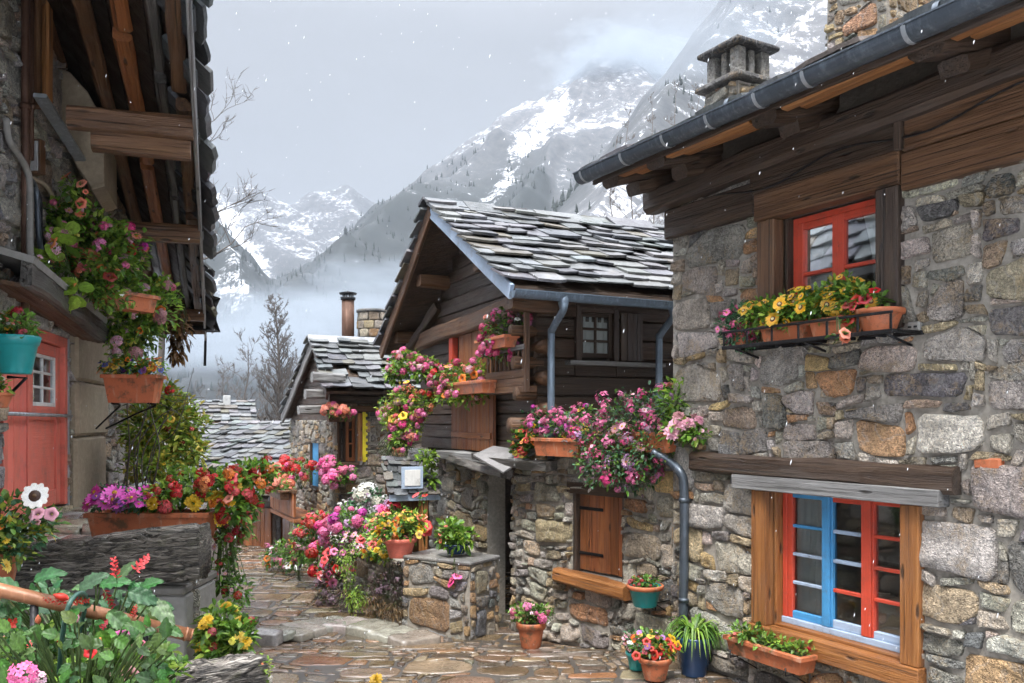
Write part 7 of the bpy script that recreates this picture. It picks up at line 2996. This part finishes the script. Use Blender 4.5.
# ---------- the small stone house
def far_house_flowers():
    g = 'flower boxes on the small stone house'
    x = lambda px: F3E.on(px, 470, .2)[0]
    boxed('pink geranium box under the yellow edged shutter', F3E, x(322), x(356), F3E.on(338, 484, .2)[1], F3E.on(338, 476, .2)[1], .05, .25, 'wood', [PB(330, 466, 15.3, 11, 7, .2), PB(345, 474, 15.2, 13, 7, .2), PB(337, 480, 15.1, 11, 6, .15)], 320, .08, 420,
          [('geranium', 'pink', 28, .10), ('geranium', 'hot', 10, .08)], group=g)
    boxed('salmon geranium box high under the small slate eave', F3E, x(328), x(352), F3E.on(338, 422, .2)[1], F3E.on(338, 415, .2)[1], .05, .22, 'wood', [PB(332, 410, 15.2, 8, 5, .15), PB(345, 413, 15.2, 9, 5, .15)], 200, .07, 421,
          [('geranium', 'salmon', 14, .085), ('geranium', 'hot', 8, .075)], group=g)
    y = lambda k: F3G.w(k, 1.0, .66)
    boxed('salmon flower box along the balcony rail of the small stone house', F3G, .6, 2.5, .82, 1.0, .66, .84, 'wood', blob_row(F3G, .6, 2.5, 1.08, .75, .3, .15, .12, 5, 8), 420, .08, 422, [('geranium', 'salmon', 40, .085), ('geranium', 'red', 12, .08)], group=g)
    c = F3G.w(1.2, 1.35, .3)
    plant('geranium', 'red geraniums behind the balcony rail of the small stone house', 'plant', c - V((0, 0, .4)), [(c, (.3, .25, .22)), (c + V((-.4, .5, .0)), (.25, .25, .2))], 240, .08, 423, [('geranium', 'red', 18, .09), ('geranium', 'hot', 6, .08)])


far_house_flowers()


# ---------- the eaves house
def eaves_flowers():
    F = FL
    # the crowded ledge over the porch canopy
    u0, u1 = F.on(66, 270, .5)[0], F.on(104, 295, .5)[0]
    c = P(84, 273, 7.6)
    potted('brown pot crowned with pink and red flowers on the porch canopy', c, .16, .2, 'terracotta', [PB(85, 232, 7.6, 34, 25, .28), PB(112, 245, 7.8, 30, 24, .28), PB(68, 218, 7.5, 20, 22, .22), PB(128, 256, 8.0, 20, 20, .22), PB(100, 262, 7.5, 34, 16, .22), PB(62, 250, 7.4, 20, 22, .2)], 2400, .07, 430,
           [('geranium', 'pink', 9, .065), ('geranium', 'magenta', 6, .06), ('geranium', 'red', 8, .055, 3), ('daisy', 'salmon', 14, .042), ('cluster', 'pale', 12, .055), ('petunia', 'lemon', 8, .045), ('geranium', 'hot', 6, .06), ('petunia', 'crimson', 3, .05, 3), ('daisy', 'pale', 6, .04), ('petunia', 'orange', 3, .05)], pal=LIME + GREEN)
    G = Fr(P(85, 290, 7.55), (.42, .9), (.9, -.42))
    G.o.z = 0
    a = P(92, 296, 7.6)
    boxed('small terracotta trough hanging on the porch canopy edge', G, .05, .62, a.z - .10, a.z + .06, .0, .2, 'terracotta', [PB(118, 270, 7.8, 22, 14, .2), PB(95, 280, 7.4, 20, 14, .2), PB(125, 292, 7.9, 18, 18, .2), PB(108, 296, 7.5, 16, 12, .18)], 1300, .065, 431, [('geranium', 'pale', 6, .06), ('geranium', 'salmon', 4, .055), ('petunia', 'crimson', 4, .045), ('petunia', 'red', 3, .04), ('daisy', 'white', 5, .035)], pal=LIME + GREEN)
    c = P(110, 288, 7.85)
    potted('small brown pot tucked among the green leaves over the porch', c, .07, .12, 'terracotta', [(c + V((0, 0, .2)), (.12, .12, .12))], 90, .06, 432, [('petunia', 'crimson', 2, .045)], pal=LIME)
    bl = [PB(55, 285, 6.9, 9, 6, .1), PB(72, 290, 7.0, 12, 7, .1), PB(38, 262, 6.8, 8, 10, .1), PB(60, 240, 6.9, 9, 14, .1)]
    plant('nasturtium', 'round lime leaved nasturtium creeping along the canopy fascia', 'plant', P(70, 272, 7.0), bl, 90, .11, 433, [('petunia', 'orange', 3, .055), ('geranium', 'pale', 5, .06, 3), ('daisy', 'pale', 6, .035, 2)], kind='round', aspect=1.0, pal=LIME)
    # orange dots high on the wall
    c = P(72, 186, 7.2)
    plant('wall_flower', 'orange wall flower rooted high in the masonry by the stone corbel', 'plant', c + V((0, .2, -.1)), [(c, (.08, .06, .10)), (P(80, 194, 7.2), (.06, .06, .12))], 70, .06, 434, [('petunia', 'salmon', 4, .05)], pal=LIME + GREEN)
    # pale pink pelargoniums
    bl = [PB(150, 308, 8.6, 28, 28, .28), PB(138, 330, 8.6, 20, 22, .24), PB(160, 292, 8.7, 18, 16, .24), PB(126, 345, 8.5, 16, 18, .2), PB(115, 320, 8.5, 14, 20, .2)]
    plant('geranium', 'tall leafy geranium with pale pink heads rising behind the pansy box', 'plant', P(140, 372, 8.6), bl, 1500, .075, 435, [('geranium', 'pale', 14, .07), ('geranium', 'pink', 2, .085, 2), ('petunia', 'orange', 6, .05), ('cluster', 'white', 6, .06), ('cluster', 'lemon', 5, .05)], pal=GREEN + LIME + LIME)
    # terracotta box of pansies
    c = P(134, 402, 8.2)
    K = Fr((c.x, c.y, 0), (1, .08))
    w = 25 * 8.2 / FPX
    z0, z1 = P(0, 403, 8.2).z, P(0, 375, 8.2).z
    boxed('terracotta box of yellow, orange and blue pansies hanging from the house wall', K, -w, w, z0, z1, -.12, .12, 'terracotta', blob_row(K, -w, w, z1 + .09, 0.02, .13, .13, .10, 4, 3), 420, .05, 436,
          [('pansy', 'yellow', 26, .038), ('pansy', 'orange', 16, .036), ('pansy', 'blue', 15, .036), ('pansy', 'purple', 6, .034), ('pansy', 'lemon', 6, .034)],
          extra=lambda t: [(lambda q: (q.tube(bez([K.w(s * w * .7, z0 - .005, .10), K.w(s * w * .7, z0 - .02, -.1), K.w(s * w * .5 - .2, z0 - .10, -.3), K.w(s * w * .2 - .5, z0 - .25, -.5)], 5), .010, 6), q.build('bracket', [M['iron']], t)))(MB()) for s in (-1, 1)])
    # teal box with red geranium on the door side
    c = P(15, 374, 5.6)
    potted('teal box of red and white flowers on an iron arm before the red door', c, .145, .25, 'teal', [PB(12, 322, 5.6, 20, 12, .14), PB(4, 335, 5.6, 16, 12, .12), PB(28, 333, 5.6, 8, 8, .08)], 420, .05, 437,
           [('geranium', 'red', 2, .075, 0), ('geranium', 'crimson', 3, .05), ('cluster', 'white', 7, .04), ('daisy', 'yellow', 4, .03), ('daisy', 'pale', 5, .03)], band=False,
           extra=lambda t: (lambda q: (q.tube([P(-4, 398, 5.9), P(8, 396, 5.7), P(26, 378, 5.55), P(8, 377, 5.6)], .012, 6), q.build('bracket', [M['iron']], t)))(MB()))
    c = P(-4, 408, 5.5)
    potted('terracotta pot peeping in below the teal box', c, .10, .10, 'terracotta', [(c + V((0, 0, .14)), (.1, .1, .08))], 80, .05, 438, [('daisy', 'white', 6, .03)], pal=LIME)
    # yellow green climber on the house corner
    bl = [PB(160, 436, 9.4, 32, 32, .4), PB(182, 420, 9.6, 20, 24, .35), PB(146, 425, 9.2, 20, 28, .3), PB(188, 450, 9.5, 18, 16, .3), PB(152, 465, 9.1, 28, 18, .3), PB(168, 400, 9.5, 16, 16, .3)]
    plant('climbing_shrub', 'yellow green shrub with autumn leaves climbing the house corner', 'shrub', P(150, 492, 9.3), bl, 3600, .085, 439, [('geranium', 'red', 3, .06), ('petunia', 'yellow', 6, .04), ('cluster', 'crimson', 5, .05)], pal=YELG + LIME + [(.42, .36, .05), (.30, .38, .06)], stems=26, aspect=.45)
    t = thing('dry_branches', 'bare brown vine stems arching beside the house corner', 'plant', P(120, 500, 8.8))
    q = MB()
    rnd = random.Random(3)
    for i in range(8):
        x0 = rnd.uniform(118, 150)
        q.tube(bez([P(x0, 505, 8.8), P(x0 + rnd.uniform(-6, 14), 450, 8.8 + rnd.uniform(-.2, .2)), P(x0 + rnd.uniform(0, 34), 410 + rnd.uniform(-20, 20), 8.8), P(x0 + rnd.uniform(20, 60), 400 + rnd.uniform(-50, 60), 8.9)], 6), .009, 5, r1=.003)
    q.build('stems', [M['bark']], t)
    # dry brown clump hanging by the gallery
    bl = [PB(180, 330, 10.5, 10, 20, .15), PB(176, 352, 10.5, 7, 10, .12)]
    plant('dried_bouquet', 'bundle of dry brown leaves hanging at the gallery corner', 'plant', P(184, 305, 10.5), bl, 300, .10, 440, [], pal=[(.14, .07, .025), (.20, .11, .04), (.09, .05, .02)], lean=V((0, 0, -1)), aspect=.35)


eaves_flowers()


# ---------- the terrace edge
def terrace_flowers():
    c = P(154, 531, 6.6)
    K = Fr((c.x, c.y, 0), (1, .02))
    w = 58 * 6.6 / FPX
    z0, z1 = 1.345, P(0, 511, 6.6).z
    z0 = min(z0 + .02, z1 - .12)
    bl = [PB(190, 487, 6.6, 26, 17, .2), PB(222, 484, 6.6, 24, 18, .2), PB(248, 478, 6.7, 20, 16, .2), PB(165, 495, 6.5, 16, 13, .16), PB(150, 500, 6.5, 12, 10, .12), PB(235, 505, 6.6, 22, 16, .18), PB(265, 470, 6.8, 12, 10, .15)]
    boxed('long terracotta trough of red and yellow flowers on the terrace edge', K, -w, w, z0, z1, -.14, .13, 'terracotta', bl, 1350, .07, 450,
          [('marigold', 'yellow', 16, .055), ('petunia', 'red', 18, .05), ('geranium', 'red', 36, .05), ('geranium', 'orange', 11, .045), ('marigold', 'orange', 10, .045), ('petunia', 'salmon', 4, .045)], pal=GREEN + LIME)
    bl = [PB(112, 496, 6.45, 18, 10, .13), PB(132, 500, 6.4, 16, 9, .12), PB(100, 502, 6.5, 10, 8, .1)]
    plant('magenta_daisy', 'magenta daisies crowding the near end of the terracotta trough', 'plant', P(118, 515, 6.5), bl, 260, .05, 451, [('daisy', 'magenta', 34, .06), ('daisy', 'purple', 6, .05)], pal=BLUEG, face=V((0, -1, .6)))
    # the cascade at the trough's end and the low marigolds
    bl = [PB(228, 540, 6.9, 13, 24, .18), PB(240, 525, 6.9, 14, 16, .18), PB(222, 575, 6.8, 12, 20, .16), PB(238, 590, 6.7, 12, 16, .16), PB(250, 505, 6.9, 10, 14, .15)]
    plant('trailing_geranium', 'red flowers trailing down the terrace wall above the marigolds', 'plant', P(222, 525, 6.9), bl, 700, .055, 452, [('geranium', 'red', 13, .042), ('geranium', 'crimson', 9, .04), ('daisy', 'pale', 5, .025), ('petunia', 'red', 10, .05, 4)], stems=40)
    bl = [PB(222, 622, 6.0, 20, 18, .18), PB(240, 635, 5.9, 15, 16, .16), PB(208, 640, 6.0, 12, 16, .15), PB(226, 650, 5.9, 18, 12, .15)]
    plant('marigold', 'bushy yellow marigolds growing beside the terrace corner', 'plant', V((-2.0, 6.0, .0)), bl, 720, .07, 453, [('marigold', 'yellow', 16, .045), ('marigold', 'lemon', 3, .04), ('geranium', 'crimson', 4, .04)], pal=GREEN + LIME, stems=30)
    bl = [PB(264, 668, 5.2, 6, 12, .06), PB(262, 684, 5.2, 8, 8, .06)]
    plant('sedum', 'lime and red sedum tuft at the end of the short grey log', 'plant', P(262, 700, 5.2), bl, 200, .03, 454, [('daisy', 'red', 6, .015), ('daisy', 'salmon', 4, .02)], pal=LIME)
    c = P(377, 681, 7.3)
    c.z = zg(c.x, c.y) + .06
    plant('fallen_marigold', 'single orange yellow marigold lying on the wet paving', 'flower', c - V((0, 0, .05)), [(c, (.02, .02, .02))], 6, .04, 455, [('marigold', 'yellow', 1, .06)], stems=2)
    # the plant with the big pale trumpet
    c = P(-10, 598, 5.3)
    bl = [PB(22, 532, 5.2, 26, 20, .2), PB(5, 515, 5.2, 18, 22, .2), PB(44, 520, 5.3, 14, 12, .15), PB(12, 550, 5.1, 20, 14, .15), PB(-6, 540, 5.1, 14, 20, .15)]
    t = potted('terracotta pot with a large white dark eyed bloom above the log', c, .17, .30, 'terracotta', bl, 620, .06, 456, [('daisy', 'yellow', 5, .04), ('petunia', 'pale', 3, .045, 2), ('daisy', 'orange', 2, .035)], pal=GREEN + BLUEG + YELG, stems=40)
    for (px, py, Y, s, k, cn) in ((35, 496, 5.0, .076, 'eye', 'white'), (51, 514, 5.15, .04, 'petunia', 'pale')):
        o = bpy.data.objects.new('flower_head', flower_mesh(k, cn, 0))
        COL.objects.link(o)
        o.parent = t
        o.location = P(px, py, Y) - WL[t.name]
        o.rotation_mode = 'QUATERNION'
        o.rotation_quaternion = V((.15, -1, .25)).to_track_quat('Z', 'Y')
        o.scale = (s, s, s)
        o['label'] = 'large white bloom with a dark eye' if cn == 'white' else 'small pale pink bloom'


terrace_flowers()


# ---------- foreground bed: salvia and geranium
def foreground():
    def big(label, name, root, leaves, pal, seed, fl):
        t = thing(name, label, 'plant', root)
        q = MB()
        rnd = random.Random(seed)
        for (px, py, Y, L, ang, asp) in leaves:
            p = P(px, py, Y)
            d = V((math.cos(ang), rnd.uniform(-.5, .1), math.sin(ang)))
            c = tuple(x * rnd.uniform(.75, 1.25) for x in pal[rnd.randrange(len(pal))])
            up = V((rnd.gauss(0, .25), -.75, .75))
            veined_leaf(q, p, d, up, L, L * asp, c, rnd)
            q.tube(bez([root.lerp(p, .0) + V((rnd.uniform(-.1, .1), 0, 0)), root.lerp(p, .6) + V((0, 0, .03)), p], 4), .0035, 5, 0, (.10, .15, .05), cap=False)
        q.build('foliage', [M['leaf']], t, recalc=False)
        for (px, py, Y, s, k, cn, dv) in fl:
            o = bpy.data.objects.new('flower_head', flower_mesh(k, cn, rnd.randrange(3)))
            COL.objects.link(o)
            o.parent = t
            o.location = P(px, py, Y) - root
            o.rotation_mode = 'QUATERNION'
            o.rotation_quaternion = V(dv).normalized().to_track_quat('Z', 'Y')
            o.scale = (s, s, s * (1.25 if k == 'spike' else 1))
        return t
    rnd = random.Random(88)
    sal = []
    for (px, py, ang) in ((55, 612, 2.6), (80, 590, .6), (100, 585, .2), (118, 580, .9), (128, 592, -.3), (95, 600, -2.7), (140, 588, .4), (150, 600, -.6), (60, 600, 3.0), (20, 590, 2.9), (35, 580, .4), (10, 598, .1), (70, 628, -2.2), (108, 612, -.5)):
        sal.append((px, py, 3.05 + rnd.uniform(-.1, .25), rnd.uniform(.09, .15), ang, rnd.uniform(.42, .58)))
    for _ in range(110):
        sal.append((rnd.uniform(0, 160), rnd.uniform(585, 640), 3.2 + rnd.uniform(-.1, .4), rnd.uniform(.045, .09), rnd.uniform(0, 6.28), rnd.uniform(.42, .6)))
    big('broad bluish leaved salvia with red flower spikes behind the brown handrail', 'salvia', P(90, 720, 3.4), sal, [(.035, .10, .032), (.05, .135, .045), (.03, .08, .028), (.07, .16, .055)], 71,
        [(62, 597, 2.95, .028, 'bud', 'red', (-1, -.3, .4)), (80, 601, 2.95, .028, 'spike', 'red', (1, -.3, .1)), (108, 598, 3.0, .032, 'spike', 'crimson', (.6, -.4, -.6)), (115, 569, 3.1, .035, 'spike', 'red', (.1, -.5, 1)), (141, 564, 3.1, .04, 'spike', 'red', (.7, -.5, .6)), (2, 626, 2.8, .05, 'spike', 'red', (1, -.5, .3)), (56, 601, 2.95, .03, 'spike', 'red', (-1, -.3, .2))])
    ger = []
    for _ in range(230):
        ger.append((rnd.uniform(-10, 172), rnd.uniform(622, 705), 2.9 + rnd.uniform(-.25, .3), rnd.uniform(.03, .07), rnd.uniform(0, 6.28), rnd.uniform(.5, .8)))
    big('leafy green geranium bed with a mauve pink head below the brown handrail', 'geranium', P(80, 760, 3.0), ger, [(.04, .105, .02), (.06, .14, .025), (.03, .08, .018), (.085, .18, .03)], 72,
        [(22, 675, 2.45, .044, 'geranium', 'pink', (0, -1, .5)), (36, 680, 2.5, .03, 'geranium', 'pale', (.3, -1, .5)), (60, 640, 2.9, .02, 'bud', 'red', (.3, -.4, .8)), (30, 648, 2.8, .022, 'spike', 'red', (.2, -.5, .8)), (104, 625, 2.9, .022, 'spike', 'crimson', (.5, -.5, .5)), (134, 612, 3.0, .024, 'spike', 'red', (.4, -.5, .7)), (90, 652, 2.8, .02, 'petunia', 'red', (.1, -1, .3)), (122, 638, 3.0, .03, 'petunia', 'magenta', (.3, -1, .3)), (140, 650, 3.0, .03, 'petunia', 'pink', (.3, -1, .3)), (98, 642, 2.85, .02, 'bud', 'orange', (.6, -.3, .8)), (148, 660, 3.0, .028, 'petunia', 'hot', (.4, -1, .2)), (38, 620, 2.9, .02, 'bud', 'salmon', (.2, -.3, .8)), (76, 618, 2.85, .022, 'bud', 'pale', (.2, -.3, .9)), (130, 676, 2.9, .03, 'petunia', 'pale', (.3, -1, .3))])
    bl = [PB(150, 655, 3.3, 22, 22, .12), PB(165, 675, 3.2, 20, 12, .1), PB(120, 660, 3.1, 24, 18, .12), PB(40, 650, 3.1, 36, 22, .15), PB(90, 672, 3.0, 40, 14, .12)]
    plant('creeping_mint', 'fine leaved green filler plant under the handrail end', 'plant', P(130, 720, 3.3), bl, 620, .045, 460, [('daisy', 'hot', 5, .018), ('daisy', 'pale', 4, .016)], pal=GREEN + LIME, stems=50)


def veined_leaf(mb, p, d, up, L, W, col, rnd):
    """A broad leaf with a folded midrib, ribbed blade and curled tip."""
    d = d.normalized()
    s = d.cross(up).normalized()
    n = s.cross(d)
    N, K = 16, 8
    vs, cs = [], []
    curl = rnd.uniform(.15, .5)
    for i in range(N + 1):
        t = i / N
        w = W * .5 * (math.sin(math.pi * t ** .8) ** .75) if 0 < t < 1 else 0.001
        c = p + d * (L * t) - n * (curl * L * t * t * .6)
        for j in range(-K // 2, K // 2 + 1):
            x = j / (K / 2)
            rib = .010 * L / .1 * math.sin(t * 26 - abs(x) * 7) * abs(x)
            q = c + s * (w * x * (1 + (.07 * math.sin(t * 60) if abs(x) > .9 else 0))) + n * (abs(x) * w * .35 + rib * .5)
            vs.append(q)
            k = (1.35 if j == 0 else 1.0) * (1 + .12 * math.sin(t * 26 - abs(x) * 7)) * (.9 + .2 * abs(x))
            vn = 1.25 if abs(math.sin(t * 13 - abs(x) * 3.5)) < .16 and abs(x) > .1 else 1.0
            k *= vn * (1 - .25 * rnd.random() * (abs(x) > .9))
            cs.append((col[0] * k, col[1] * k, col[2] * k, 1))
    m = K + 1
    mb.add(vs, [(i * m + j, i * m + j + 1, (i + 1) * m + j + 1, (i + 1) * m + j) for i in range(N) for j in range(K)], 0, cs, None, True)


foreground()


# ---------- sleet in the air
def sleet():
    rnd = random.Random(4)
    q = MB()
    for _ in range(800):
        Y = rnd.uniform(3.2, 12)
        p = P(rnd.uniform(-60, 1090), rnd.uniform(-60, 740), Y)
        r = rnd.uniform(.0013, .0024)
        l = r * rnd.uniform(1.5, 6)
        d = V((-.22, .05, -1)).normalized()
        s = V((1, 0, 0))
        t = V((0, 1, 0))
        q.add([p - d * l, p + s * r, p + t * r, p - s * r, p - t * r, p + d * l], [(0, 1, 2), (0, 2, 3), (0, 3, 4), (0, 4, 1), (5, 2, 1), (5, 3, 2), (5, 4, 3), (5, 1, 4)])
    o = q.build('sleet', [M['snow']], None, recalc=False)
    tag(o, 'fine wet snow falling through the air', 'snowfall', kind='stuff')


sleet()

# ------------------------------------------------------------------ the air
def haze():
    zl = float(TZ.min()) - 1.0
    zh = float(TZ.max()) + 5.0
    b = MB()
    s = 4000
    q = [(-s, -s, zl), (s, -s, zl), (s, s, zl), (-s, s, zl), (-s, -s, zh), (s, -s, zh), (s, s, zh), (-s, s, zh)]
    b.add(q, [(3, 2, 1, 0), (4, 5, 6, 7), (0, 1, 5, 4), (1, 2, 6, 5), (2, 3, 7, 6), (3, 0, 4, 7)])
    t = NT('haze_air')
    v = t.n('ShaderNodeVolumePrincipled', {'Color': (.30, .34, .395, 1), 'Density': HAZE, 'Anisotropy': .2})
    t.t.links.new(v.outputs[0], t.out.inputs['Volume'])
    o = b.build('haze', t.mat, None)
    tag(o, 'pale haze filling the valley air', 'haze', kind='stuff')


haze()


def mist(name, label, c, r, dens, seed, turn=0.0):
    """A soft bank of low cloud: thickest in the middle, torn at the edges."""
    bm = bmesh.new()
    bmesh.ops.create_icosphere(bm, subdivisions=3, radius=1.0)
    me = bpy.data.meshes.new(name)
    bm.to_mesh(me)
    bm.free()
    t = NT(name + '_air')
    p = t.obj()
    ln = t.n('ShaderNodeVectorMath', {0: p}, operation='LENGTH').outputs['Value']
    n = t.noise(t.n('ShaderNodeVectorMath', {0: p, 1: (seed, 0, 0)}, operation='ADD').outputs[0], 2.2, 4, .6)
    f = t.math('SUBTRACT', t.math('SUBTRACT', 1.0, ln), t.mr(n, .3, .7, .45, -.12))
    d = t.math('MULTIPLY', t.mr(f, 0, .6, 0, 1), dens, False)
    v = t.n('ShaderNodeVolumePrincipled', {'Color': (.50, .56, .63, 1), 'Density': d})
    t.t.links.new(v.outputs[0], t.out.inputs['Volume'])
    me.materials.append(t.mat)
    o = bpy.data.objects.new(name, me)
    COL.objects.link(o)
    o.location = c
    o.scale = r
    o.rotation_euler = (0, 0, turn)
    tag(o, label, 'mist', kind='stuff')


mist('mist_bank', 'low white mist lying in the valley behind the bare trees', P(300, 338, 620), (220, 140, 46), .013, 3)
mist('mist_bank', 'bank of mist rising beside the chalet gable', P(385, 292, 900), (130, 120, 48), .010, 8, .3)
mist('mist_bank', 'cloud hanging round the highest peak', P(625, 72, 1930), (230, 170, 120), .016, 5, .2)
mist('mist_bank', 'torn cloud drifting along the steep slope above the capped chimney', P(705, 45, 720), (110, 120, 45), .006, 11, .4)
